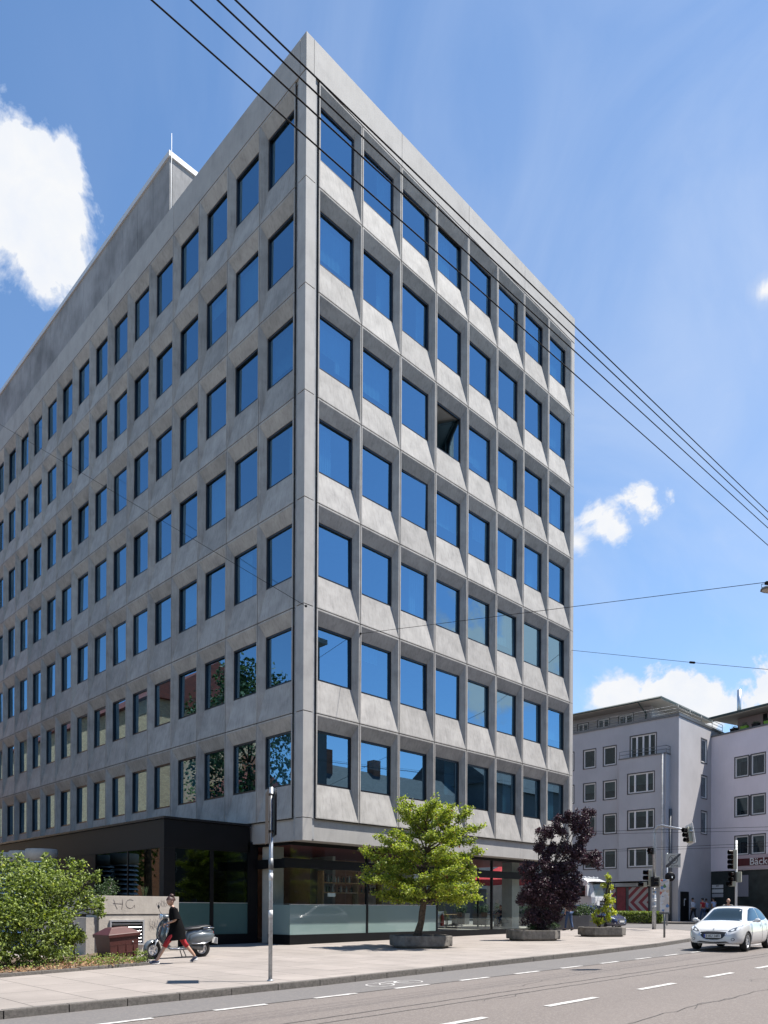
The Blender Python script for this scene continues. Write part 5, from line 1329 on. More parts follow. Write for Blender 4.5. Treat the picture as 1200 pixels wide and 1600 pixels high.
    # windscreen projected along -x, rear window along +x
    patch('windscreen', [(-.755,.95),(-.66,1.14),(-.565,1.385),(-.42,1.42),(0,1.435),(.42,1.42),(.565,1.385),(.66,1.14),(.755,.95),(.38,.975),(0,.985),(-.38,.975)], **F, mat=CGL, off=.006)
    patch('rear_window', [(-.56,1.02),(-.47,1.32),(.47,1.32),(.56,1.02)], (0,0,0),(0,1,0),(0,0,1),(1,0,0), CGL, .006)
    for sd in (-1,1):
        S = dict(O=(0,0,0), U=(1,0,0), V_=(0,0,1), Nn=(0,-sd,0))
        patch('side_window', [(.80,.965),(.52,1.15),(.28,1.315),(.05,1.385),(-.42,1.40),(-.42,.975)], **S, mat=CGL, off=.006)
        patch('side_window', [(-.47,.98),(-.47,1.40),(-.95,1.375),(-1.30,1.27),(-1.45,1.13),(-1.42,1.05),(-1.0,1.0)], **S, mat=CGL, off=.006)
        # swept-back headlight
        d = Vector((-1,-sd*.75,-.25)).normalized(); u = Vector((-.75*sd,1,0)).normalized()*1.0; v = Vector((0,0,1))
        hl = patch('headlight', [(sd*.44,.632),(sd*.47,.675),(sd*.56,.735),(sd*.68,.80),(sd*.78,.862),(sd*.825,.885),(sd*.838,.86),(sd*.825,.79),(sd*.76,.715),(sd*.66,.665),(sd*.54,.632)], (0,0,0), (0,1,0), (0,0,1), (-1,0,0), HLM, .008)
        patch('lamp_bowl', [(sd*.66,.70),(sd*.67,.765),(sd*.73,.80),(sd*.78,.79),(sd*.76,.735),(sd*.71,.70)], (0,0,0), (0,1,0), (0,0,1), (-1,0,0), LENS, .012, 2, hl)
        patch('lamp_bowl', [(sd*.51,.65),(sd*.53,.69),(sd*.60,.725),(sd*.62,.69),(sd*.57,.65)], (0,0,0), (0,1,0), (0,0,1), (-1,0,0), LENS, .012, 2, hl)
        fo = [( sd*(.60+.052*math.cos(a*math.pi/6)), .385+.045*math.sin(a*math.pi/6)) for a in range(12)]
        fl = patch('fog_light', fo, **F, mat=BPL, off=.007, k=2)
        fo = [( sd*(.60+.034*math.cos(a*math.pi/6)), .385+.03*math.sin(a*math.pi/6)) for a in range(12)]
        patch('lens', fo, **F, mat=LENS, off=.014, k=2, parent=fl)
        # mirror
        m = MB(); m.sphere((.62,sd*.985,.985),.10,0,2,(.55,1.0,.68)); m.tube([(.64,sd*.84,.95),(.63,sd*.93,.965)],.03,8); m.build('mirror', paint, t)
        # door line, handle, sill
        m = MB()
        def sidepts(seq, off=.003):
            o_ = []
            for x, z in seq:
                h = bvh.ray_cast(Vector((x,sd*3,z)), Vector((0,-sd,0)), 4)
                if h[0] is not None: o_.append(h[0]+Vector((0,sd*off,0)))
            return o_
        for seq in ([(.74,.93),(.80,.80),(.79,.5),(.74,.28)],[(-.44,.96),(-.46,.7),(-.44,.28)],[(-1.02,.98),(-1.06,.8),(-.98,.62)]):
            p_ = sidepts([ (seq[i][0]+(seq[i+1][0]-seq[i][0])*j/4, seq[i][1]+(seq[i+1][1]-seq[i][1])*j/4) for i in range(len(seq)-1) for j in range(5)],.0); 
            if len(p_) > 2: m.tube(p_, .006, 4)
        m.build('door_gap', BPL, t)
        p_ = sidepts([(-.22,.83),(-.36,.835)],.02); m = MB().tube(p_, .014, 6); p_ = sidepts([(-.82,.86),(-.96,.865)],.02); m.tube(p_, .014, 6); m.build('door_handle', paint, t)
        wheel_part(t, 1.16, sd*.755, .305, .305, .20, .205, spokes=7, rimm=RIMM); wheel_part(t, -1.38, sd*.755, .305, .305, .20, .205, spokes=7, rimm=RIMM)
        m = MB(); p_ = sidepts([(-1.72,.86),(-1.80,.95),(-1.75,.78)],.01); m.tube(p_ if len(p_) > 1 else [(-1.8,sd*.7,.8),(-1.8,sd*.7,.95)], .045, 6); m.build('tail_light', REDL, t)
    gr = patch('grille', [(-.40,.615),(-.37,.50),(-.30,.42),(-.18,.375),(0,.365),(.18,.375),(.30,.42),(.37,.50),(.40,.615),(.2,.635),(0,.64),(-.2,.635)], **F, mat=BPL, off=.006)
    m = MB()
    seq = [(-.42,.625),(-.395,.50),(-.315,.405),(-.19,.355),(0,.345),(.19,.355),(.315,.405),(.395,.50),(.42,.625)]
    def fpt(y, z, off=.008):
        h = bvh.ray_cast(Vector((4,y,z)), Vector((-1,0,0)), 6); return (h[0] if h[0] is not None else Vector((1.9,y,z)))+Vector((off,0,0))
    m.tube([fpt(*Vector(seq[i]).lerp(Vector(seq[i+1]), j/3)) for i in range(8) for j in range(3)]+[fpt(*seq[-1])], .009, 6); m.build('grille_surround', CHR, t)
    patch('air_intake', [(-.50,.285),(-.40,.325),(-.18,.305),(0,.295),(.18,.305),(.40,.325),(.50,.285),(.2,.262),(0,.258),(-.2,.262)], **F, mat=BPL, off=.006)
    x_ = max(fpt(0,.47).x, fpt(.25,.47).x)+.008
    m = MB(); m.box((x_,-.26,.43),(x_+.012,.26,.54)); pl = m.build('number_plate', PLW, t)
    m = MB(); m.box((x_+.0125,-.26,.43),(x_+.0145,-.215,.54)); m.build('plate_band', BLUEP, pl)
    if plate: text_mesh(plate, .10, BPL, 'plate_text', pl, frame_M((x_+.0145,.02,.484),(0,1,0),(1,0,0)), .001, bold=.002)
    p = fpt(0,.70)
    m = MB(); m.tube([p+Vector((.0,-.02,.03)),p+Vector((.005,.02,.015)),p+Vector((.005,-.015,-.005)),p+Vector((.005,.02,-.035))],.007,5); m.tube([p+Vector((.005,-.015,-.0)),p+Vector((.005,-.03,-.03))],.006,5); m.build('badge', STEELD, t)
    p = fpt(0,.66)
    m = MB(); pp = [fpt(y,.665-.0*abs(y),.0) for y in (-.42,-.28,-.14,0,.14,.28,.42)]; m.tube(pp,.006,5); m.build('bonnet_gap', STEELD, t)
    # interior: seats and dashboard
    m = MB()
    for sd in (-1,1):
        m.bbox((-.35,sd*.36-.22,.35),(.15,sd*.36+.22,.58),.05); m.bbox((-.45,sd*.36-.22,.5),(-.28,sd*.36+.22,1.10),.05); m.bbox((-.44,sd*.36-.12,1.1),(-.34,sd*.36+.12,1.27),.04)
    m.bbox((.45,-.66,.7),(.95,.66,.90),.05); m.bbox((-1.2,-.6,.5),(-1.0,.6,1.05),.05); m.build('interior', pm('car_interior', (.06,.06,.065), .8) if 'car_interior' not in MATS else MATS['car_interior'], t)
    m = MB().lathe([(.18,0),(.195,.01),(.18,.02)],20,Matrix.Translation((.42,.36,.86))@Matrix.Rotation(R(-65),4,'Y')); m.build('steering_wheel', BPL, t)
    return t
cx0, cy0 = 9.05+1.9-.33, -10.3+.28
yawc = math.pi+math.atan2(.16,2.5)
make_car('white hatchback driving towards the viewer at the right edge of the road', (cx0, cy0-.02, gz(cx0)-.112), yawc, CARW, 'S·XU 2401')
q = PD(951,1444,42.5); make_car('dark blue car behind the yellow green shrub in the side street', (q.x+1.0, q.y+1.6, gz(q.x)-.112), R(-95), CARB)

# ================================================================== truck
tk = thing('truck', 'white lorry cab half hidden behind the purple tree in the side street', 'truck', (28.0, 6.3, gz(28)-.115), R(-90))
# local: x forward, y left
TW = pm('truck_white', (.74,.74,.74), .35, var=.04, coat=.4)
m = MB(); rings = []
for z, xf, xb, w in ((.95,2.15,-.1,1.24),(1.2,2.2,-.1,1.25),(1.9,2.18,-.1,1.25),(2.0,2.15,-.1,1.25),(2.75,1.95,-.1,1.20),(2.95,1.80,-.1,1.17),(3.12,1.4,-.05,1.10),(3.15,.9,0,1.05)):
    rings.append([Vector((xb,-w,z)),Vector((xf-.16,-w,z)),Vector((xf,-w*.82,z)),Vector((xf+.04,0,z)),Vector((xf,w*.82,z)),Vector((xf-.16,w,z)),Vector((xb,w,z))])
m.loft(rings, smooth=False); m.build('cab', TW, tk)
m = MB(); m.add([(2.16+.035,-1.0,2.02),(2.20+.03,0,2.02),(2.16+.035,1.0,2.02),(1.96+.03,1.0,2.80),(2.0+.03,0,2.80),(1.96+.03,-1.0,2.80)],[(0,1,4,5),(1,2,3,4)]); m.build('windscreen', CGL, tk)
for sd in (-1,1):
    m = MB(); m.quad((.7,sd*1.262,1.95),(1.85,sd*1.262,1.95),(1.7,sd*1.225,2.65),(.75,sd*1.225,2.65)); m.build('side_window', CGL, tk)
    m = MB(); m.bbox((1.75,sd*1.42-.13,1.95),(1.9,sd*1.42+.13,2.65),.04); m.tube([(1.7,sd*1.2,2.7),(1.8,sd*1.42,2.68)],.03,6); m.build('mirror', TW, tk)
    m = MB(); m.bbox((2.20,sd*.9-.22,.72),(2.32,sd*.9+.22,.95),.03); m.build('headlight', LENS, tk)
    for x in (1.2,-3.8,-5.1): wheel_part(tk, x, sd*1.05, .5, .5, .32, .30, spokes=8)
    m = MB()
    for z in (.5,.85,1.2): m.box((.75,sd*1.16-.1,z),(1.15+.2,sd*1.16+.12,z+.04))
    m.build('step', STEELD, tk)
m = MB(); m.bbox((1.7,-1.24,.38),(2.30,1.24,.95),.06); m.bbox((-.1,-1.2,.6),(1.7,1.2,.95),.03); m.build('bumper', pm('truck_dark', (.03,.03,.045), .5), tk)
m = MB()
for z in (1.2,1.4,1.6): m.box((2.19,-.8,z),(2.26,.8,z+.09))
m.build('grille', BPL, tk)
m = MB(); m.box((2.24,-1.02,1.35),(2.27,-.66,1.68)); m.build('sign', WHITE, tk)
m = MB(); m.box((1.75,-1.15,2.86),(2.25,1.15,2.90)); m.build('sun_visor', BPL, tk)
m = MB()
for y in (-.8,-.3,.3,.8): m.sphere((1.3,y,3.2),.07,0,1)
m.tube([(1.2,-1.0,3.2),(1.2,1.0,3.2)],.03,6); m.build('roof_light', LENS, tk)
m = MB(); m.bbox((-6.2,-1.25,1.0),(-.35,1.25,3.3),.04); m.box((-6.0,-.5,.6),(-.1,.5,1.0)); m.build('container', pm('truck_container',(.35,.36,.38),.6,var=.15), tk)

# ================================================================== traffic signals
TLG = pm('signal_housing', (.45,.44,.34), .6, var=.1); LAMPD = pm('signal_lens_dark', (.05,.02,.02), .2)
def signal(par, M, n=3, mat=None, size=.30, sides=None):
    """housing with hooded lenses, front along local +x"""
    g = MB(); h = size*n
    g.bbox((-.12,-.15,0),(.06,.15,h),.03,M=M); o = g.build('signal_head', mat or TLG, par)
    g = MB()
    for i in range(n):
        z = size*(i+.5)
        vs = []
        for (r_, x) in ((.115,.06),(.115,.10)): pass
        A = M@Matrix.Translation((.06,0,z))@Matrix.Rotation(R(90),4,'Y')
        rings = []
        for x0 in (0,.22):
            ring = []
            for k_ in range(15):
                a = R(-60+300*k_/14)+math.pi; rr_ = .12; ring.append(A@Vector((rr_*math.cos(a), rr_*math.sin(a), x0*(1 if True else 1))))
            rings.append(ring)
        g.loft(rings, closed=False, caps=False)
    g.build('visor', BLACK, o)
    g = MB()
    for i in range(n): g.lathe([(.10,0),(.09,.012),(.0,.02)],14,M@Matrix.Translation((.062,0,size*(i+.5)))@Matrix.Rotation(R(90),4,'Y'))
    g.build('lens', LAMPD, o); return o
mp = T(1022,1452); md_ = (mp-CAM).dot(FW)
ms = thing('traffic_light', 'tall galvanised mast with a curved arm carrying signals over the junction', 'traffic light', (mp.x,mp.y,gz(mp.x)))
def rel(px, py, dep, base): p = PD(px, py, dep); return Vector((p.x-base[0], p.y-base[1], p.z-base[2]))
mbase = (mp.x, mp.y, gz(mp.x))
m = MB(); m.tube([(0,0,0),(0,0,2.4)],[.11,.10],14)
arm = [(0,0,2.4),(0,0,rel(1022,1320,md_,mbase).z)]+[rel(px,py,md_+dd,mbase) for px,py,dd in ((1022.5,1304,0),(1024,1296,.0),(1028,1291.5,-.1),(1034,1290,-.3),(1050,1293,-.8),(1083,1299,-1.8))]
m.tube(arm, [.095,.085,.08,.075,.07,.068,.06,.05], 12); m.build('mast', STEEL, ms)
def facing(a): return Matrix.Rotation(a,4,'Z')
M = Matrix.Translation(rel(1077,1316,md_-1.7,mbase))@facing(R(150))@Matrix.Rotation(R(14),4,'X'); signal(ms, M, 3, size=.27)
m = MB(); m.box((-.02,-.30,-.1),(.0,.30,1.0), M=M@Matrix.Translation((-.14,0,0))); m.build('back_board', WHITE, ms)
M = Matrix.Translation(rel(1013.5,1384,md_,mbase))@facing(R(140)); signal(ms, M, 3, size=.29)
M = Matrix.Translation(rel(1006,1386,md_,mbase))@facing(R(140)); signal(ms, M, 1, size=.28)
M = Matrix.Translation(rel(1021,1385.5,md_-.25,mbase))@facing(R(-70)); signal(ms, M, 2, mat=BLACK, size=.27)
M = Matrix.Translation(rel(1027,1385.5,md_,mbase))@facing(R(30)); signal(ms, M, 2, size=.27)
M = Matrix.Translation(rel(1016.5,1335,md_-.1,mbase))@facing(R(190)); signal(ms, M, 1, mat=BLACK, size=.36)
for q, z in enumerate((1.2,1.5,1.62,1.9,2.1,2.25)): MB().lathe([(.108,z),(.108,z+.08+.02*(q%2))],14).build('sticker', WHITE, ms)
# second signal post at the right
q0 = PD(1150,1446,40.0); b2 = (q0.x, q0.y, gz(q0.x))
t2 = thing('traffic_light', 'white traffic signal post with four light head in front of the bakery', 'traffic light', b2)
MB().tube([(0,0,0),(0,0,rel(1151,1313,40,b2).z)],.058,12).build('mast', WHITE, t2)
signal(t2, Matrix.Translation(rel(1146,1358,40,b2))@facing(R(138)), 4, size=.26)
signal(t2, Matrix.Translation(rel(1145,1378,39.9,b2))@facing(R(175)), 2, mat=BLACK, size=.27)
signal(t2, Matrix.Translation(rel(1144,1385,39.9,b2))@facing(R(140)), 1, size=.28)
signal(t2, Matrix.Translation(rel(1154,1378.5,40,b2))@facing(R(10)), 2, size=.28)
# 30 zone end sign on its post with round dark signal below
SIGNC = pm('sign_white', (.62,.62,.56), .5, var=.08); SGR = pm('sign_grey', (.10,.10,.10), .5)
q0 = PD(1042,1440,47.0); b3 = (q0.x, q0.y, gz(q0.x))
zs = thing('road_sign', 'square white end of 30 zone sign on a grey post with a dark signal beneath', 'road sign', b3)
MB().tube([(0,0,0),(0,0,rel(1041.5,1333,47,b3).z)],.045,10).build('post', STEEL, zs)
n_ = Vector((-.80,-.60,0)).normalized(); u_ = Vector((.60,-.80,0)).normalized()
c = rel(1051.8,1344.5,46.9,b3); MS = frame_M(c, u_, n_)
m = MB(); m.bbox((-.45,-.44,-.012),(.45,.44,.0),.01,M=MS); pl = m.build('sign_plate', SIGNC, zs)
m = MB(); m.tube([MS@Vector((.26*math.cos(a*math.pi/18),.06+.26*math.sin(a*math.pi/18),.004)) for a in range(37)], .022, 5, caps=False); m.build('ring', SGR, pl)
m = MB(); m.add([MS@Vector(p) for p in ((-.45,-.44,.008),(-.30,-.44,.008),(.45,.36,.008),(.45,.44,.008),(.37,.44,.008),(-.45,-.32,.008))],[(0,1,2,3,4,5)]); m.build('diagonal_bar', SGR, pl)
text_mesh('30', .34, SGR, 'number', pl, MS@Matrix.Translation((0,.06,.004)), .001, bold=.004); text_mesh('ZONE', .17, SGR, 'word', pl, MS@Matrix.Translation((.08,-.34,.004)), .001, bold=.002)
m = MB(); m.lathe([(.30,0),(.30,.16),(.26,.2)],24,Matrix.Translation(rel(1046.5,1370,46.8,b3))@Matrix.Rotation(math.atan2(n_.y,n_.x),4,'Z')@Matrix.Rotation(R(90),4,'Y')); m.build('round_signal', BLACK, zs)
m = MB(); c2 = rel(1050,1370.5,46.5,b3); m.box((-.03,-.03,-.06),(.03,.03,.06), M=Matrix.Translation(c2)); m.build('lens', LENS, zs)
# slim post with poster panel
q0 = T(1038,1465); b4 = (q0.x,q0.y,gz(q0.x)); d4 = (q0-CAM).dot(FW)
po = thing('poster_stand', 'narrow poster covered panel on a thin steel post at the pavement corner', 'poster stand', b4, R(0))
m = MB(); m.tube([(0,0,0),(0,0,1.05)],.042,10); m.build('post', STEELD, po)
Mp = Matrix.Translation((0,0,0))@Matrix.Rotation(R(-42),4,'Z')
def postermat():
    m = bpy.data.materials.new('poster_collage'); m.use_nodes = True; t = m.node_tree; L = t.links.new; b = t.nodes['Principled BSDF']
    tc = t.nodes.new('ShaderNodeTexCoord'); v = t.nodes.new('ShaderNodeTexVoronoi'); v.inputs['Scale'].default_value = 9; L(tc.outputs['Object'], v.inputs['Vector'])
    cr = t.nodes.new('ShaderNodeValToRGB'); cr.color_ramp.interpolation = 'CONSTANT'
    e = cr.color_ramp.elements; e[0].color = (.55,.5,.45,1); e[1].position = .35; e[1].color = (.6,.58,.55,1)
    for p, c in ((.5,(.45,.12,.08,1)),(.6,(.55,.42,.3,1)),(.72,(.12,.22,.4,1)),(.8,(.6,.6,.6,1)),(.93,(.1,.2,.08,1))): x = e.new(p); x.color = c
    sp = t.nodes.new('ShaderNodeSeparateColor'); L(v.outputs['Color'], sp.inputs[0]); L(sp.outputs[0], cr.inputs[0]); L(cr.outputs[0], b.inputs['Base Color']); b.inputs['Roughness'].default_value = .7
    return m
m = MB(); m.bbox((-.19,-.03,1.05),(.19,.03,2.42),.015,M=Mp); m.build('poster_panel', postermat(), po)
m = MB(); m.bbox((-.21,-.06,.98),(.21,.06,1.06),.01,M=Mp); m.build('panel_base', STEELD, po)

# ================================================================== overhead wires and lamp
def catenary(a, b, sag, n=24):
    a, b = Vector(a), Vector(b); return [a.lerp(b, i/n)-Vector((0,0,sag*4*(i/n)*(1-i/n))) for i in range(n+1)]
WIRE = pm('wire_dark', (.02,.02,.022), .9, spec=.1)
for i, (pa, pb_, lab) in enumerate((((237,0),(1200,852),'lowest of the four parallel overhead cables crossing the whole view'),((298,0),(1200,825),'second lowest of the four parallel overhead cables'),((340,0),(1200,812),'third of the four parallel overhead cables counted from below'),((368,0),(1200,800),'topmost of the four parallel overhead cables'))):
    A = PD(*pa, (9-1.43)/ray(*pa).z); B = PY(*pb_, A.y); d = B-A
    a = A-d*1.2; b = A+d*3.2
    m = MB(); m.tube([a, A, B, b], .0078, 5); tag(m.build('overhead_cable', WIRE), lab, 'cable', 'parallel overhead cables above the street')
LD = 18.0; lp = PD(1193,921,LD)
dirw = None
A = PY(563,990,0.0); B = PD(1187,911,LD); dd = (B-A)
m = MB(); m.tube(catenary(A, B, .0), .008, 5); m.tube([B, B+dd*1.1], .008, 5); m.sphere(A,.05,0,1)
tag(m.build('span_wire', WIRE), 'thin span wire from the sunlit facade to the hanging street lamp', 'wire')
A = PX(478,947,-.02); B = PX(0,663,-2.5); d = B-A
m = MB(); m.tube([A, A+d*1.6], .008, 5); m.sphere(A,.05,0,1); tag(m.build('span_wire', WIRE), 'thin span wire slanting across the shaded left facade', 'wire')
A = PY(893,1016,-.01); B = PD(1080,1035,34); C_ = PD(1200,1046,30)
m = MB(); m.tube([A,B,C_,C_+(C_-B)*1.5], .010, 5); m.tube([B-(B-A)*.01, B+(C_-B)*.05], .05, 8); tag(m.build('span_wire', WIRE), 'thin span wire with small black insulator beside the sunlit facade', 'wire')
for i, (a, b, lab) in enumerate((((930,1299,44),(1200,1292,34),'upper trolley wire across the junction'),((930,1303,44),(1200,1298,34),'second trolley wire from the top across the junction'),((990,1326,46),(1200,1317,35),'third trolley wire from the top across the junction'),((990,1329,46),(1200,1322,35),'lowest trolley wire across the junction'))):
    A, B = PD(*a), PD(*b); m = MB(); m.tube([A-(B-A)*.25, A, B, B+(B-A)], .011, 4); tag(m.build('trolley_wire', WIRE), lab, 'wire', 'trolley wires above the junction')
lm = thing('street_lamp', 'grey street lamp hanging from the span wire at the right edge', 'street lamp', tuple(PD(1199,912,LD)), R(0))
ax = Vector(PD(1215,915,LD))-Vector(PD(1187,922,LD)); ax = Vector((.82,-.57,.06)).normalized()
Ml = Matrix.Translation((-.02,.0,-.16))@Matrix.Rotation(math.atan2(ax.y,ax.x),4,'Z')
m = MB(); m.loft([[Ml@Vector((x,y*w,z)) for y,z in ((-1,0),(-.8,.07*h),(-.3,.11*h),(.3,.11*h),(.8,.07*h),(1,0))] for x,w,h in ((-.16,.02,.2),(-.10,.12,.6),(.05,.17,1),(.35,.18,1),(.55,.12,.8),(.62,.04,.3))]); m.build('housing', STEELD, lm)
m = MB(); m.loft([[Ml@Vector((x,y*w,z)) for y,z in ((-1,-.002),(-.6,-.03*h),(.6,-.03*h),(1,-.002))] for x,w,h in ((-.13,.02,.2),(-.08,.10,.6),(.05,.15,1),(.35,.155,1),(.55,.10,.8))], caps=True); m.build('diffuser', pm('lamp_diffuser',(.42,.38,.33),.3), lm)
m = MB(); m.bbox((-.05,-.04,-.02),(.14,.04,.05),.01,M=Matrix.Translation((0,0,0))@Matrix.Rotation(math.atan2(ax.y,ax.x),4,'Z')); m.tube([Ml@Vector((.2,0,.08)),Ml@Vector((.2,0,.18))],.02,6); m.build('bracket', BLACK, lm)
m = MB(); m.tube([(-.04,.03,.0),(-.13,.09,-.03),(-.13,.09,-.10),(-.05,.04,-.11)],.007,6); m.build('cable_loop', BLACK, lm)

# ================================================================== far buildings
GREY = pm('render_grey', (.52,.52,.55), .9, var=.08, vscale=.5, streak=.12); GREYL = pm('render_light_grey', (.50,.48,.485), .9, var=.08, vscale=.5, streak=.12)
LILAC = pm('render_lilac', (.95,.87,.92), .9, var=.06, vscale=.5, streak=.1); SURR = pm('window_surround', (.10,.10,.105), .8); WFR = pm('window_frame_white', (.8,.8,.8), .5)
ROOFE = pm('roof_edge_green', (.06,.085,.075), .6, var=.2); SOFF = pm('eaves_cream', (.60,.57,.50), .8, var=.05); STONE = pm('dark_stone_cladding', (.035,.045,.042), .35, var=.6, vscale=1.4)
CURT = pm('curtain', (.45,.5,.48), .9, var=.2, vscale=3)
ROOM = pm('dark_room', (.03,.035,.035), .9)
def hwin(par, M, w, h, nv=1, sur=True, blindf=0.0, dark=None):
    """house window: M has x along the wall, y up, z outward; origin lower left"""
    m = MB()
    if sur:
        s = .07; m.box((-s,-s,-.1),(0,h+s,.015),M=M); m.box((w,-s,-.1),(w+s,h+s,.015),M=M); m.box((0,h,-.1),(w,h+s,.015),M=M); m.box((0,-s,-.1),(w,0,.03),M=M)
        s_ = m.build('window', SURR, par)
        m = MB()
    f = .10
    for a, b in (((0,0),(f,h)),((w-f,0),(w,h)),((f,0),(w-f,f)),((f,h-f),(w-f,h))): m.box((a[0],a[1],-.13),(b[0],b[1],-.05),M=M)
    for i in range(1, nv): x = w*i/nv; m.box((x-f*.7,f,-.13),(x+f*.7,h-f,-.05),M=M)
    o = m.build('frame', WFR if dark is None else dark, s_ if sur else par)
    m = MB(); m.add([M@Vector(p) for p in ((f,f,-.1),(w-f,f,-.1),(w-f,h-f,-.1),(f,h-f,-.1))],[(0,1,2,3)]); m.build('pane', HOUSEG, s_ if sur else par, recalc=False)
    m = MB(); m.add([M@Vector(p) for p in ((f,f,-.6),(w-f,f,-.6),(w-f,h-f,-.6),(f,h-f,-.6))],[(0,1,2,3)]); m.build('room', ROOM, s_ if sur else par, recalc=False)
    if blindf:
        m = MB(); m.add([M@Vector(p) for p in ((f,h-f-(h-2*f)*blindf,-.17),(w-f,h-f-(h-2*f)*blindf,-.17),(w-f,h-f,-.17),(f,h-f,-.17))],[(0,1,2,3)]); m.build('curtain', CURT, s_ if sur else par, recalc=False)
def wall_with_holes(par, M, W, H, holes, mat, thick=.3, name='wall', y0=0.0):
    """wall face in x (0..W), y (y0..H) with rectangular holes (x,y,w,h); built as a grid of slabs"""
    xs = sorted({0.0, W, *[h[0] for h in holes], *[h[0]+h[2] for h in holes]}); ys = sorted({y0, H, *[h[1] for h in holes], *[h[1]+h[3] for h in holes]})
    m = MB()
    for i in range(len(xs)-1):
        run = None
        for j in range(len(ys)-1):
            cx_, cy_ = (xs[i]+xs[i+1])/2, (ys[j]+ys[j+1])/2
            solid = not any(h[0] < cx_ < h[0]+h[2] and h[1] < cy_ < h[1]+h[3] for h in holes)
            if solid:
                if run is None: run = ys[j]
                end = ys[j+1]
            if (not solid or j == len(ys)-2) and run is not None:
                m.box((xs[i],run,-thick),(xs[i+1],end,0),M=M); run = None
    return m.build(name, mat, par)
XG, YG = 40.6, 4.7
gh = thing('apartment_building', 'grey rendered apartment block with projecting bay, roof terrace and red striped shop doors', 'building', (0,0,0))
gY = 34.0
MF = frame_M((XG, gY, 0), (0,-1,0), (-1,0,0))      # x runs from far (y=34) to the corner (y=4.7)
def gx(y): return gY-y
def facewin(x0, y0, x1, y1, X=XG):
    a, b = PX(x0, y1, X), PX(x1, y0, X); return gx(a.y), min(a.z,b.z) if False else a.z, a.y-b.y, (b.z-a.z)
zc = PX(1058, 1116.5, XG).z
wins = []
rows = [(1165,1197),(1219,1249.5),(1271.5,1303),(1327.5,1357)]
for r_i, (ya, yb) in enumerate(rows):
    for x0, x1 in ((943,962.5),(912,930.5),(884,896.5),(856,868),(830,841)):
        a = PX(x0, yb, XG); b = PX(x1, ya, XG)
        # keep heights equal along the row: use the reference column
        ra, rb = PX(943, yb, XG), PX(962.5, ya, XG)
        wins.append((gx(a.y), ra.z, abs(a.y-b.y), rb.z-ra.z, r_i, x0))
holes = [w[:4] for w in wins]
_a = PX(985,1178,XG); _zb = PX(1000,1183,XG-.75).z; fwn = (gx(_a.y), _zb+.1, _a.y-PX(1025,1148,XG).y, PX(1000,1149,XG).z-_zb-.1); holes.append(fwn)
zg_ = gz(XG)
zs_top = PX(1000,1377,XG).z
wall_with_holes(gh, MF, gY-YG, zc, holes, GREY, y0=zs_top)
for (x,y,w,h,r_i,x0) in wins:
    if x < .2: continue
    hwin(gh, MF@Matrix.Translation((x,y,0)), w, h, 1, True, {0:0,1:.55,2:.12,3:.2}[r_i] if x0 != 943 or r_i != 0 else 0)
# projecting bay
XB = XG-.75
b0, b1 = PX(967,1300,XB).y, PX(1040,1300,XB).y
zbt = PX(1000,1183,XB).z
MB_ = frame_M((XB, b0, 0), (0,-1,0), (-1,0,0)); bw = b0-b1
hb = []
for r_i, (ya, yb) in enumerate(((1208,1238.5),(1266,1295.5),(1325,1354.5))):
    a = PX(981,yb,XB); b = PX(1022,ya,XB); hb.append((b0-a.y, PX(1000,yb,XB).z, a.y-b.y, PX(1000,ya,XB).z-PX(1000,yb,XB).z))
wall_with_holes(gh, MB_, bw, zbt, hb, GREY, name='bay_wall', y0=zs_top)
m = MB(); m.box((XB+.005,b1,zs_top),(XB+.3,b1+.0,zbt)) if False else None
m = MB(); m.box((XB+.301,b1+.002,zs_top+.002),(XG+.02,b1+.3,zbt-.002)); m.box((XB+.301,b0-.3,zs_top+.002),(XG+.02,b0-.002,zbt-.002)); m.box((XB+.301,b1+.301,zs_top+.002),(XG+.02,b0-.301,zs_top+.2)); m.box((XB+.301,b1+.301,zbt-.25),(XG+.3,b0-.301,zbt-.003)); m.build('bay_side', GREY, gh)
m = MB(); m.box((XB-.06,b1-.05,zbt),(XG+.0,b0+.05,zbt+.08)); m.build('bay_roof', STEELD, gh)
for i, h_ in enumerate(hb): hwin(gh, MB_@Matrix.Translation((h_[0],h_[1],0)), h_[2], h_[3], 1, True, (.6,.3,.15)[i])
for h_ in hb:
    m = MB()
    for fr_ in (.27,.73): m.box((h_[0]+h_[2]*fr_-.07,h_[1]+.06,-.12),(h_[0]+h_[2]*fr_+.07,h_[1]+h_[3]-.06,-.03),M=MB_)
    m.build('window_bar', WFR, gh)
# french window above the bay, railings
a = PX(985,1178,XG); b = PX(1025,1148,XG)
hwin(gh, MF@Matrix.Translation((fwn[0],fwn[1],0)), fwn[2], fwn[3], 4, True)
def railing(pts, h, par, mat, n=2, posts=1.6):
    m = MB()
    for a, b in zip(pts[:-1], pts[1:]):
        a, b = Vector(a), Vector(b)
        for k_ in range(n): z = Vector((0,0,h*(k_+1)/n)); m.tube([a+z, b+z], .022, 5)
        c_ = max(1, int((b-a).length/posts))
        for k_ in range(c_+1): q = a.lerp(b, k_/c_); m.tube([q, q+Vector((0,0,h))], .02, 5)
    return m.build('railing', mat, par)
railing([(XB+.05,b0,zbt+.08),(XB+.05,b1,zbt+.08),(XG-.02,b1,zbt+.08)], .55, gh, STEELD)
railing([(XG+.12,gY,zc+.02),(XG+.12,YG+.12,zc+.02),(XG+9,YG+.12,zc+.02)], .75, gh, STEELD, 3, 2.2)
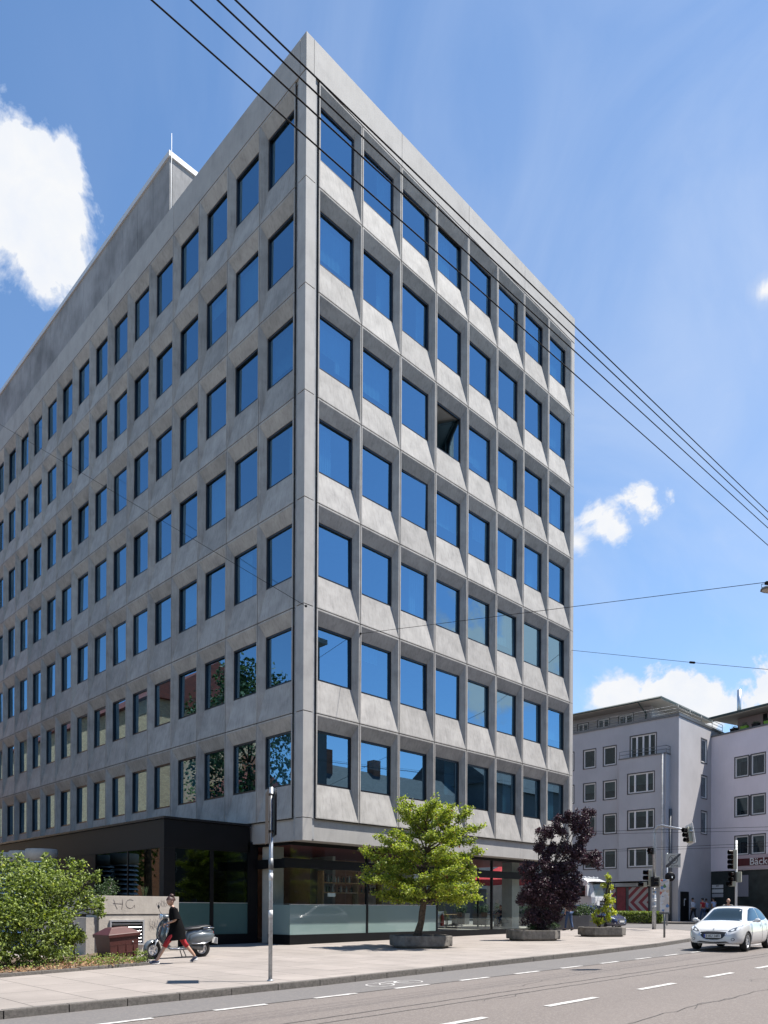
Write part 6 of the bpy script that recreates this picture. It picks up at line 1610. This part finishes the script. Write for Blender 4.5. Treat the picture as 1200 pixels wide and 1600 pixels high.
# body behind, right hand side wall (sunlit), ground floor
MR = frame_M((XG, YG, 0), (1,0,0), (0,-1,0))
hr = []
for ya, yb in ((1157,1190),(1214,1246),(1269,1302)):
    a = PY(1095.5, yb, YG); b = PY(1104.5, ya, YG); hr.append((a.x-XG, a.z, b.x-a.x, b.z-a.z))
wall_with_holes(gh, MR@Matrix.Translation((.301,0,0)), 10.7, zc-.003, [(h[0]-.301,)+h[1:] for h in hr], GREYL, name='side_wall')
m = MB(); m.box((XG+.003,YG+.003,zs_top+.01),(XG+.297,YG+.29,zc-.01)); 
m.build('corner', GREY, gh)
m = MB(); m.box((XG-.0,YG+.0,-.2),(XG+.3,YG+2.2,zs_top-.005)); m.build('corner_pier', GREYL, gh)
for h_ in hr: hwin(gh, MR@Matrix.Translation((h_[0],h_[1],0)), h_[2], h_[3], 1, True, .35)
m = MB(); m.box((XG+.9,YG+.9,0),(XG+11,gY,zc-.05)); m.build('core', ROOM, gh)
m = MB(); m.box((XG+.0,YG-.01,zc+.0),(XG+11,gY,zc+.1)); m.box((XG-.06,YG-.06,zc-.10),(XG+11,YG-.012,zc+.1)); m.box((XG-.06,YG-.012,zc-.10),(XG-.012,gY,zc+.1)); m.build('roof_terrace', STEELD, gh)
# attic storey and broad eaves
cR = PX(1033,1090,41.3); ZR = cR.z; YR = cR.y
m = MB(); m.add([(41.3,YR,ZR),(41.3,gY+1,ZR),(52,gY+1,ZR+.0),(52,YR,ZR),(41.3,YR,ZR+.14),(41.3,gY+1,ZR+.14),(52,gY+1,ZR+.14),(52,YR,ZR+.14),(46.5,YR+5,ZR+1.2),(46.5,gY-4,ZR+1.2)],[(3,2,1,0),(0,1,5,4),(0,4,7,3),(3,7,6,2),(1,2,6,5),(4,5,9,8),(4,8,7),(5,6,9),(6,7,8,9)]); m.build('roof', ROOFE, gh)
m = MB(); m.box((41.35,YR+.05,ZR-.06),(51.9,gY+.9,ZR-.01)); m.build('eaves', SOFF, gh)
ax0 = 42.8; ay0 = PX(1018,1110,ax0).y
MA = frame_M((ax0, gY, 0), (0,-1,0), (-1,0,0))
wa = []
for x0,x1,ya,yb in ((967,989,1115,1131),(934,952,1122,1138),(903,919,1129,1143)):
    a = PX(x0,yb,ax0); b = PX(x1,ya,ax0); wa.append((gY-a.y, zc+.35, a.y-b.y, max(.6, b.z-zc-.35)))
wall_with_holes(gh, MA, gY-ay0, ZR-.06, wa, GREYL, name='attic_wall', y0=zc+.1)
m = MB(); m.box((ax0+.301,ay0,zc+.1),(51,ay0+.3,ZR-.06)); m.build('attic_wall', GREYL, gh)
for h_ in wa: hwin(gh, MA@Matrix.Translation((h_[0],h_[1],0)), h_[2], h_[3], 2, True)
m = MB(); a = PX(994,1115,41.0); m.tube([(41.32,a.y,ZR),(41.9,a.y,ZR-.3),(42.7,a.y,ZR-.6),(42.7,a.y,zc)],.06,6); m.tube([(41.27,YR,ZR+.03),(41.27,gY,ZR+.03)],.07,6); m.build('gutter', ROOFE, gh)
yd = PX(1038.5,1300,XB-.1).y
m = MB(); m.tube([(XB-.12,b1+.2,zbt),(XB-.12,b1+.2,zg_+.1)],.085,10); m.build('downpipe', pm('downpipe_white', (.6,.58,.55), .6, var=.3), gh)
yp = PX(1047,1400,XG-.1).y
m = MB(); m.tube([(XG-.1,yp,zg_),(XG-.1,yp,PX(1047,1264,XG).z)],.12,10); m.build('downpipe', STEELD, gh)
# ground floor: sign band, pillars, striped doors
zb_ = PX(1000,1385,XG).z
m = MB(); m.box((XG-.16,b1,zb_),(XG+.1,gY,zs_top-.12)); m.build('sign_band', pm('sign_band_grey', (.40,.42,.43), .6, var=.1), gh)
def chevron():
    m = bpy.data.materials.new('red_striped_panel'); m.use_nodes = True; t = m.node_tree; L = t.links.new; b = t.nodes['Principled BSDF']
    tc = t.nodes.new('ShaderNodeTexCoord'); s = t.nodes.new('ShaderNodeSeparateXYZ'); L(tc.outputs['Object'], s.inputs[0])
    a = mth(t, 'ABSOLUTE', s.outputs[2]); f = mth(t, 'FRACT', mth(t, 'MULTIPLY', mth(t, 'ADD', a, s.outputs[1]), 1.45))
    mx = t.nodes.new('ShaderNodeMix'); mx.data_type = 'RGBA'; L(mth(t, 'GREATER_THAN', f, .5), mx.inputs[0])
    mx.inputs[6].default_value = (.34,.31,.30,1); mx.inputs[7].default_value = (.20,.025,.035,1); L(mx.outputs[2], b.inputs['Base Color']); b.inputs['Roughness'].default_value = .6
    return m
CHV = chevron(); RPAN = pm('red_panel', (.25,.03,.04), .6, var=.3)
m = MB(); m.box((XG+.10,YG+2.2,-.2),(XG+.2,gY,zb_+.0)); m.build('ground_floor_wall', pm('shop_front_grey',(.10,.10,.105),.7,var=.2), gh)
mid = (zb_+zg_)/2+.1
for x0, x1, mt in ((955,961.5,CHV),(963.5,977,RPAN),(982,1012,CHV),(1016,1029,RPAN)):
    y0_, y1_ = PX(x0,1400,XG).y, PX(x1,1400,XG).y
    m = MB(); m.box((-.05,-abs(y0_-y1_)/2,-(zb_-zg_)/2+.1),(.0,abs(y0_-y1_)/2,(zb_-zg_)/2-.15))
    m.build('door', mt, gh, loc=(XG+.09,(y0_+y1_)/2,mid))
SIGT = pm('sign_letters', (.05,.09,.10), .6)
y_ = PX(938,1381,XG).y; text_mesh('Apot', .42, SIGT, 'sign_letters', gh, frame_M((XG-.163,y_,(zb_+zs_top-.12)/2),(0,-1,0),(-1,0,0)), .002)
y_ = PX(959,1381,XG).y; text_mesh('nd', .42, SIGT, 'sign_letters', gh, frame_M((XG-.163,y_,(zb_+zs_top-.12)/2),(0,-1,0),(-1,0,0)), .002)
# passage door and letter panel in the sunlit side
m = MB(); a = PY(1063,1400,YG); b = PY(1075.5,1400,YG); m.box((a.x,YG-.05,zg_),(b.x,YG-.005,zg_+2.3)); m.build('door', BLACK, gh)
m = MB(); m.box((a.x+.55,YG-.08,zg_+1.2),(a.x+.6,YG-.055,zg_+1.75)); m.box((a.x+.601,YG-.08,zg_+1.68),(a.x+.85,YG-.055,zg_+1.75)); m.build('door_handle', WHITE, gh)

# lilac building with bakery
pb = thing('apartment_building', 'pale lilac rendered building with dark stone ground floor and bakery sign at the right edge', 'building', (0,0,0))
O = Vector((46.93,4.74,0)); au = Vector((-.26,-.966,0)).normalized(); an = Vector((-.966,.26,0)).normalized()
ML = frame_M(O, au, an)
Wd = 9.0
def pw(px, py): 
    p = PN(px, py, O, an); return (p-O).dot(au), p.z
z_t = pw(1109,1153)[1]; z_s = pw(1140,1360.5)[1]
hl = []
for ya, yb in ((1180,1211.5),(1243,1273.5),(1305,1334.5)):
    s0, z0 = pw(1148.5, yb); s1, z1 = pw(1195.5, ya); hl.append((s0, pw(1172,yb)[1], s1-s0, pw(1172,ya)[1]-pw(1172,yb)[1]))
wall_with_holes(pb, ML, Wd, z_t, hl, LILAC, y0=z_s)
for i, h_ in enumerate(hl):
    w2 = h_[2]*.45
    hwin(pb, ML@Matrix.Translation((h_[0],h_[1],0)), w2, h_[3], 1, True, (.2,.75,.3)[i]); hwin(pb, ML@Matrix.Translation((h_[0]+h_[2]-w2,h_[1],0)), w2, h_[3], 1, True, (.0,.75,.3)[i])
    m = MB(); m.box((h_[0]+w2+.07,h_[1]-.07,-.15),(h_[0]+h_[2]-w2-.07,h_[1]+h_[3]+.07,-.02),M=ML); m.build('shutter_panel', SURR, pb)
m = MB(); m.box((0,-.3,-.35),(Wd,z_s-.005,-.06),M=ML); m.build('ground_floor_wall', STONE, pb)
m = MB(); m.box((.301,.0,-11),(Wd,z_t-.1,-.7),M=ML); m.box((.0,-.3,-11),(.3,z_t-.003,-.302),M=ML); m.build('core', LILAC, pb)
m = MB(); m.box((-.06,z_t,-11),(Wd+.1,z_t+.12,.08),M=ML); m.build('roof_terrace', STEELD, pb)
s_c, z_e = pw(1107,1121)
e0 = PN(1120,1130,O-an*2.2,an); 
m = MB(); m.box((.9,z_t+.12,-9),(Wd,z_e-.1,-2.2),M=ML); m.build('attic_wall', pm('attic_render', (.42,.33,.32), .9, var=.06), pb)
m = MB(); m.box((-.7,z_e+.0,-10),(Wd+.5,z_e+.16,-.6),M=ML); m.build('roof', ROOFE, pb)
m = MB(); m.box((-.6,z_e-.06,-9.9),(Wd+.4,z_e-.005,-.7),M=ML); m.build('eaves', SOFF, pb)
m = MB(); m.box((3.2,z_t+.3,-2.19),(3.5,z_e-.2,-2.10),M=ML); m.box((4.2,z_t+.6,-2.19),(5.6,z_e-.5,-2.12),M=ML); m.build('attic_window', BLACK, pb)
pz = PN(1155,1110,O-an*3,an); m = MB(); m.tube([(pz.x,pz.y,z_e),(pz.x,pz.y,PN(1155,1078,O-an*3,an).z)],.17,10); m.build('chimney_pipe', ALU, pb)
# bakery sign
s0, zs0 = pw(1152,1353.5); s1, zs1 = pw(1200,1339.5)
SR = pm('sign_dark_red', (.10,.012,.018), .5, var=.1)
m = MB(); m.box((s0,zs0-.28,-.0),(Wd,zs1+.28,.10),M=ML); bs_ = m.build('shop_sign', pm('sign_pale_pink',(.55,.45,.48),.6), pb)
m = MB(); m.box((s0-.005,zs0,.10),(Wd,zs1,.13),M=ML); m.build('sign_field', SR, bs_)
sB, zB = pw(1172.5,1346); text_mesh('Bäckerei', .78, WHITE, 'sign_letters', bs_, ML@Matrix.Translation((sB,(zs0+zs1)/2,.133)), .003, align='LEFT', bold=.008)
m = MB(); s0_, z0_ = pw(1150,1401); s1_, z1_ = pw(1169,1367); m.box((s0_,z0_,-.058),(s1_,z1_,-.02),M=ML); m.build('grey_panel', pm('panel_grey', (.26,.26,.30), .7), pb)
ns = thing('name_plates', 'three white name plates stacked on the dark stone wall', 'sign', (0,0,0))
for i in range(3):
    s0_, z0_ = pw(1113.2,1388+7*i+0.0); s1_, z1_ = pw(1130.5,1382.3+7*i); m = MB(); m.bbox((s0_,z0_,.02),(s1_,z1_,.06),.008,M=ML); pl = m.build('plate', WHITE if i < 2 else pm('plate_grey',(.5,.5,.53),.6), ns)
    if i == 0: text_mesh('BKP', .16, SGR, 'letters', pl, ML@Matrix.Translation(((s0_+s1_)/2,z1_-.10,.062)), .001, bold=.004)
m = MB(); s0_, _ = pw(1116,1400); s1_, _ = pw(1128,1400); 
for s in (s0_, s1_): m.box((s-.02,pw(1120,1402)[1]-.1,-.05),(s+.02,pw(1120,1382)[1],.018),M=ML)
m.build('bracket', STEELD, ns)
# terrace planters on the lilac roof
POTG = pm('pot_green', (.22,.42,.03), .6)
rgp = random.Random(77)
for i, (px, col_, lab) in enumerate(((1141,BLACK,'black flower pot on the roof terrace, left of the first green box'),(1157,POTG,'lime green plant box on the roof terrace, left of the two green ones'),(1175,BLACK,'black plant box between the two lime green boxes on the roof terrace'),(1194,POTG,'lime green plant box on the roof terrace at the right picture edge'))):
    s_ = pw(px,1150)[0]; base = ML@Vector((s_, z_t+.12, -.5))
    t = thing('plant_box', lab, 'plant box', tuple(base), math.atan2(au.y, au.x))
    m = MB(); m.loft([[(-.3*f,-.15*f,z),(.3*f,-.15*f,z),(.3*f,.15*f,z),(-.3*f,.15*f,z)] for z,f in ((0,.85),(.34,1),(.34,.9),(.3,.88))], smooth=False); m.build('box', col_, t)
    f_ = MB(); clump(f_, (0,0,.42), (.34,.2,.2), 90, .09, rgp, .3, .8); f_.build('plants', LF_D, t, recalc=False)

# hedge along the far pavement
h0, h1 = PD(948,1440,54.5), PD(1031,1440,55.0)
hd = thing('hedge', 'low clipped green hedge before the red striped shop doors', 'hedge', (h0.x,h0.y,gz(h0.x)))
f_ = MB(); rg = random.Random(8); d = (h1-h0); d.z = 0; Lh = d.length; d.normalize(); nn = Vector((-d.y,d.x,0))
f2 = MB().bbox((0,-.38,0),(Lh,.38,.72),.1, M=Matrix(((d.x,nn.x,0,0),(d.y,nn.y,0,0),(0,0,1,0),(0,0,0,1)))); f2.build('branches', BARKD, hd)
for _ in range(5200):
    a = rg.random()*Lh; side = rg.random()
    if side < .45: p = d*a+nn*rg.uniform(-.42,.42)+Vector((0,0,.74+rg.uniform(-.05,.06)))
    elif side < .95: p = d*a-nn*(.41+rg.uniform(-.04,.05))*rg.choice((1,1,1,-1))+Vector((0,0,rg.uniform(.02,.78)))
    else: p = d*(rg.choice((0,Lh)))+nn*rg.uniform(-.4,.4)+Vector((0,0,rg.uniform(.02,.76)))
    leaf(f_, p, .11, rdir(rg,.6), rg)
f_.build('foliage', LF_B, hd, recalc=False)

# ================================================================== restaurant terrace
REDU = pm('parasol_red', (.52,.02,.03), .75, var=.1)
def parasol(x, y, r, h, lab):
    t = thing('parasol', lab, 'parasol', (x,y,gz(x)), 0.3, 'red parasols on the restaurant terrace')
    MB().tube([(0,0,0),(0,0,h+1.1)],.03,8).build('pole', STEELD, t)
    m = MB(); n = 8
    rim = [Vector((r*math.cos(2*math.pi*i/n), r*math.sin(2*math.pi*i/n), h)) for i in range(n)]; top = Vector((0,0,h+1.02))
    for i in range(n):
        a, b = rim[i], rim[(i+1)%n]; mid_ = (a+b)/2-Vector((0,0,-.03)); s = a.lerp(top,.5)-Vector((0,0,.03)); s2 = b.lerp(top,.5)-Vector((0,0,.03))
        m.add([a,mid_,b,s2,top,s],[(0,1,3,5) if False else (0,1,5),(1,2,3),(1,3,5),(5,3,4)]); q = .24
        pts = [a,mid_,b]; lo = [p-Vector((0,0,q)) for p in (a, mid_, b)]
        lo[1].z += .05; m.add(pts+lo,[(0,1,4,3),(1,2,5,4)])
    m.build('canopy', REDU, t, recalc=False)
    m = MB()
    for i in range(n): m.tube([rim[i]-Vector((0,0,.02)), Vector((0,0,h+.35))],.010,4)
    m.build('rib', STEELD, t); MB().lathe([(.3,0),(.3,.06),(.06,.1)],16).build('foot', PLANTC, t); return t
parasol(20.5,6.4,2.3,2.75,'red parasol on the terrace seen through the right hand shop windows')
parasol(21.6,11.2,2.2,3.1,'taller red parasol behind, higher in the shop window view')
parasol(19.6,15.2,1.9,2.6,'red parasol on the terrace seen beside the bar shelves')
WOODT = pm('table_wood', (.30,.19,.10), .6, var=.3)
def tableset(x, y, rz, lab):
    t = thing('table', lab, 'table', (x,y,gz(x)), rz, 'wooden tables on the terrace')
    m = MB().bbox((-.6,-.38,.72),(.6,.38,.755),.01); m.build('table_top', WOODT, t)
    for sx in (-1,1):
        for sy in (-1,1): MB().box((sx*.53-.025,sy*.31-.025,0),(sx*.53+.025,sy*.31+.025,.72)).build('leg', STEELD, t)
    return t
def chair(x, y, rz, lab):
    t = thing('chair', lab, 'chair', (x,y,gz(x)), rz, 'chairs on the terrace')
    MB().bbox((-.21,-.21,.44),(.21,.21,.47),.01).build('seat', WOODT, t); MB().bbox((-.22,-.21,.62),(-.19,.21,.88),.01).build('backrest', WOODT, t)
    for sx in (-1,1):
        for sy in (-1,1): MB().tube([(sx*.2,sy*.19,0),(sx*.19,sy*.19,.44 if sx>0 else .88)],.014,6).build('leg', STEELD, t)
    return t
tableset(20.6,4.0,.2,'wooden table nearest the restaurant corner on the terrace'); tableset(20.8,7.4,.1,'wooden table under the red parasol on the terrace'); tableset(19.2,9.8,.1,'wooden table farthest back on the terrace')
for (x,y,rz,lab) in ((19.7,4.0,0,'chair left of the nearest terrace table'),(21.5,4.1,3.14,'chair right of the nearest terrace table'),(20.0,7.4,0,'chair left of the table under the parasol'),(21.7,7.5,3.14,'chair right of the table under the parasol'),(19.2,9.0,1.57,'chair in front of the farthest terrace table')): chair(x,y,rz,lab)
sitJ = dict(pel=(0,0,.52), spi=(.0,0,.68), che=(.05,0,.88), nec=(.08,0,1.05), hd=(.10,0,1.12), shL=(.06,.175,.99), elL=(.12,.25,.74), wrL=(.34,.14,.78), shR=(.06,-.175,.99), elR=(.12,-.25,.74), wrR=(.34,-.14,.78),
    hpL=(.02,.085,.50), knL=(.42,.10,.50), anL=(.40,.10,.09), toL=(.54,.11,.035), hpR=(.02,-.085,.50), knR=(.42,-.10,.50), anR=(.40,-.10,.09), toR=(.54,-.11,.035))
person('guest in grey shirt sitting at the nearest terrace table', (19.72,4.0,gz(19.7)), 0, sitJ, 1.72, top=GRYC, legs=NAVY, shoes=BLK, hair=HDK, sleeve=.25)
person('guest in dark top sitting under the red parasol', (21.68,7.5,gz(21.7)), math.pi, sitJ, 1.72, top=DKJ, legs=JEAN, shoes=BLK, hair=HBR, sleeve=.25)
# box planters with shrubs edging the terrace
BOXM = pm('zinc_box', (.15,.15,.155), .6, metal=.3, var=.15)
rg = random.Random(99)
pbx = thing('plant_box', 'tall grey zinc box planter with leafy shrub behind the purple tree', 'plant box', (0,0,0), 0, 'zinc box planters along the terrace')
m = MB(); m.loft([[(-.55,-.25,0),(.55,-.25,0),(.55,.25,0),(-.55,.25,0)],[(-.58,-.27,.75),(.58,-.27,.75),(.58,.27,.75),(-.58,.27,.75)],[(-.52,-.21,.75),(.52,-.21,.75),(.52,.21,.75),(-.52,.21,.75)],[(-.52,-.21,.70),(.52,-.21,.70),(.52,.21,.70),(-.52,.21,.70)]], smooth=False); m.build('box', BOXM, pbx)
f_ = MB()
for _ in range(7): clump(f_, (rg.uniform(-.45,.45),rg.uniform(-.15,.15),.95+rg.uniform(-.1,.3)), (.28,.24,.28), 110, .09, rg, .3, .6)
f_.build('foliage', LF_D, pbx, recalc=False)
spots = [(PD(871,1452,40),'tall grey zinc box planter with leafy shrub left of the man in jeans'),(PD(902,1452,40.8),'tall grey zinc box planter with leafy shrub right of the man in jeans'),(PD(915,1451,42.3),'tall grey zinc box planter with leafy shrub in front of the lorry wheel')]
for i, (p, lab) in enumerate(spots):
    o = pbx if i == 0 else dup(pbx); o.location = (p.x, p.y, gz(p.x)); o.rotation_euler = (0,0,R(-45+8*i)); o['label'] = lab
for i, (x, y) in enumerate(((23.3,5.0),(23.4,6.8),(23.4,8.6),(23.5,10.4),(23.5,12.2))):
    o = dup(pbx); o.location = (x,y,gz(x)); o.rotation_euler = (0,0,R(90)); o['label'] = 'grey zinc box planter number edging the terrace along the side street'.replace(' number', ('',' kerb',' beside the tables',' farther back',' farthest back')[i])

# cyclist behind the car
q0 = PD(1136,1450,36.5); g = gz(q0.x)-.12
cy = thing('bicycle', 'bicycle ridden behind the white car', 'bicycle', (q0.x,q0.y,g), R(215))
for x, nm in ((.52,'wheel'),(-.52,'wheel')):
    m = MB(); ring = [Vector((x+.34*math.cos(2*math.pi*i/28),0,.345+.34*math.sin(2*math.pi*i/28))) for i in range(29)]; m.tube(ring,.014,5,caps=False); o = m.build(nm, RUB, cy)
    m = MB()
    for i in range(12): a = i*math.pi/6; m.tube([(x,0,.345),(x+.33*math.cos(a),0,.345+.33*math.sin(a))],.002,3)
    m.build('spokes', CHR, o)
m = MB(); 
for a, b in (((-.52,0,.345),(-.1,0,.30)),((-.52,0,.345),(-.2,0,.80)),((-.1,0,.30),(-.2,0,.84)),((-.18,0,.78),(.36,0,.82)),((-.1,0,.30),(.38,0,.74)),((.52,0,.345),(.36,0,.88))): m.tube([a,b],.015,6)
m.build('frame', NAVY, cy); MB().tube([(.33,-.28,.98),(.36,-.2,.97),(.36,.2,.97),(.33,.28,.98)],.013,6).tube([(.36,0,.86),(.36,0,.97)],.014,6).build('handlebar', BLACK, cy); m = MB(); m.sphere((-.2,0,.88),.1,0,1,(1.2,.7,.35)); m.build('saddle', BLACK, cy)
rideJ = dict(pel=(-.18,0,.98), spi=(-.08,0,1.12), che=(.06,0,1.30), nec=(.16,0,1.45), hd=(.19,0,1.51), shL=(.10,.175,1.40), elL=(.22,.25,1.18), wrL=(.34,.25,1.02), shR=(.10,-.175,1.40), elR=(.22,-.25,1.18), wrR=(.34,-.25,1.02),
    hpL=(-.16,.085,.94), knL=(.16,.10,.72), anL=(-.02,.10,.34), toL=(.10,.11,.27), hpR=(-.16,-.085,.94), knR=(.10,-.10,.60), anR=(-.08,-.10,.22), toR=(.04,-.11,.15))
person('cyclist in grey shirt with sunglasses riding behind the white car', (q0.x,q0.y,g), R(215), rideJ, 1.78, top=GRYC, legs=NAVY, shoes=BLK, hair=None, sleeve=.25, bald=True)

# ================================================================== surroundings behind the camera (seen in the window reflections)
def brick_mat(name, c1, c2, mortar, sc):
    c1 = [c*KA for c in c1]; c2 = [c*KA for c in c2]; mortar = [c*KA for c in mortar]
    m = bpy.data.materials.new(name); m.use_nodes = True; t = m.node_tree; L = t.links.new; b = t.nodes['Principled BSDF']
    tc = t.nodes.new('ShaderNodeTexCoord'); s = t.nodes.new('ShaderNodeSeparateXYZ'); L(tc.outputs['Object'], s.inputs[0])
    c = t.nodes.new('ShaderNodeCombineXYZ'); L(mth(t,'ADD',s.outputs[0],s.outputs[1]), c.inputs[0]); L(s.outputs[2], c.inputs[1])
    br = t.nodes.new('ShaderNodeTexBrick'); L(c.outputs[0], br.inputs['Vector']); br.inputs['Scale'].default_value = sc
    br.inputs['Color1'].default_value = (*c1,1); br.inputs['Color2'].default_value = (*c2,1); br.inputs['Mortar'].default_value = (*mortar,1)
    L(br.outputs['Color'], b.inputs['Base Color']); b.inputs['Roughness'].default_value = .9; return m
BRK = brick_mat('brick_yellow', (.95,.60,.32), (.66,.38,.20), (.45,.38,.3), 2.2); BRKR = brick_mat('brick_red', (.42,.15,.07), (.30,.10,.05), (.3,.25,.2), 2.6)
TILE = brick_mat('roof_tile_red', (.30,.07,.04), (.16,.04,.03), (.05,.02,.02), 2.2); TILEG = brick_mat('roof_tile_grey', (.10,.10,.105), (.16,.16,.16), (.03,.03,.03), 1.6)
PLAST = pm('plaster_grey_dark', (.16,.17,.17), .9, var=.1); PLASTB = pm('plaster_beige', (.35,.31,.27), .9, var=.1)
def house(label, x0, y0, x1, y1, eave, ridge, wall, tile, axis='x', wins=True, dark=None):
    t = thing('house', label, 'house', (0,0,0))
    m = MB(); m.box((x0,y0,-.3),(x1,y1,eave)); m.build('wall', wall, t)
    m = MB(); o = .5; X0,X1,Y0,Y1 = x0-o,x1+o,y0-o,y1+o; xm, ym = (x0+x1)/2,(y0+y1)/2
    if ridge > eave+.5:
        if axis == 'x': v = [(X0,Y0,eave),(X1,Y0,eave),(X1,Y1,eave),(X0,Y1,eave),(X0,ym,ridge),(X1,ym,ridge)]; f = [(0,1,5,4),(2,3,4,5),(0,4,3),(1,2,5),(0,3,2,1)]
        else: v = [(X0,Y0,eave),(X1,Y0,eave),(X1,Y1,eave),(X0,Y1,eave),(xm,Y0,ridge),(xm,Y1,ridge)]; f = [(1,2,5,4),(3,0,4,5),(0,1,4),(2,3,5),(0,3,2,1)]
        m.add(v, f)
    else: m.box((X0,Y0,eave),(X1,Y1,eave+.4))
    rf = m.build('roof', tile, t)
    m = MB(); m.box((xm-.5,ym-.5,eave),(xm+.5,ym+.5,ridge+1.3)); m.box((x0+2,ym+1,eave),(x0+2.8,ym+1.8,ridge+1.0)); m.build('chimney', BRKR, rf)
    if wins:
        k_ = MB(); 
        fl = int((eave-1)/3.1)
        def put(Mw):
            hwin(t, Mw, 1.2, 1.5, 2, True)
        faces = []
        for q in range(int((x1-x0-2)/3.2)): faces.append((frame_M((x1-1.8-q*3.2,y1+.14,0),(-1,0,0),(0,1,0))))
        for q in range(int((y1-y0-2)/3.2)): faces.append((frame_M((x1+.14,y0+1.4+q*3.2,0),(0,1,0),(1,0,0))))
        n_ = 0
        for F in faces:
            for z in range(fl):
                if n_ < 28: m = MB(); m.box((-.08,-.08,-.05),(1.28,1.58,.0),M=F@Matrix.Translation((0,1.2+z*3.1,0))); w_ = m.build('window', WFR, t); m = MB(); m.box((.0,.0,.0),(1.2,1.5,.02),M=F@Matrix.Translation((0,1.2+z*3.1,0))); m.build('pane', BPL, w_); n_ += 1
    return t
house('yellow brick corner house with red tiled roof across the side lane', -27, 38.5, -14, 76, 19.0, 23.8, BRK, TILE, 'y', wins=False)
house('red brick gable house beside the yellow brick one', -26.5, 33.5, -18.5, 38.0, 10.5, 13.5, BRKR, TILE, 'y')
house('tall dark grey office block across the main street', 12, -44, 27, -30, 25, 25, PLAST, ROOFG)
house('grey tiled row house across the street, next to the tall block', 28.5, -42, 50, -30, 11.0, 15.8, PLAST, TILEG)
house('long grey apartment house across the street, farther along', 52, -44, 95, -30, 15.5, 21, PLAST, TILEG)
house('beige plastered house across the street behind the viewer', -30, -46, 10, -33, 12.5, 17.5, PLASTB, TILE)
house('beige apartment house closing the side lane', -60, 84, -14, 96, 17, 22, PLASTB, TILE)
def street_tree(x, y, h, r, seed, lab):
    rg = random.Random(seed); cl = []
    for i in range(15):
        d = rdir(rg, .1); cl.append((tuple(Vector((0,0,h*.66))+Vector((d.x*r*.62,d.y*r*.62,d.z*h*.24))), (r*.45,r*.45,r*.42)))
    return clump_tree(lab, 'tree', (x,y,gz(x)), [([(0,0,-.1),(.1,0,h*.3),(0,.1,h*.6)], .28, .12)], cl, .30, 3.2, LF_D if seed%2 else LF_B, BARK, seed, group='street trees behind the viewer')
street_tree(-12.5,21.5,18,4.9,3,'tall leafy street tree in the side lane facing the shaded facade')
street_tree(-13.5,27,11,3.2,4,'smaller leafy street tree farther up the side lane')
street_tree(-11.8,25.5,6.2,2.7,12,'low bushy street tree in the side lane, nearest the pavilion')
street_tree(-12.2,32.5,6.5,2.8,13,'low bushy street tree in the side lane, before the brick house')
street_tree(-21,-1,9,3.0,6,'leafy street tree on the pavement left of the viewer')
street_tree(2,-25,8,2.6,7,'leafy street tree on the opposite pavement')
street_tree(-30,10,12,3.6,9,'broad leafy street tree left of the big bush')
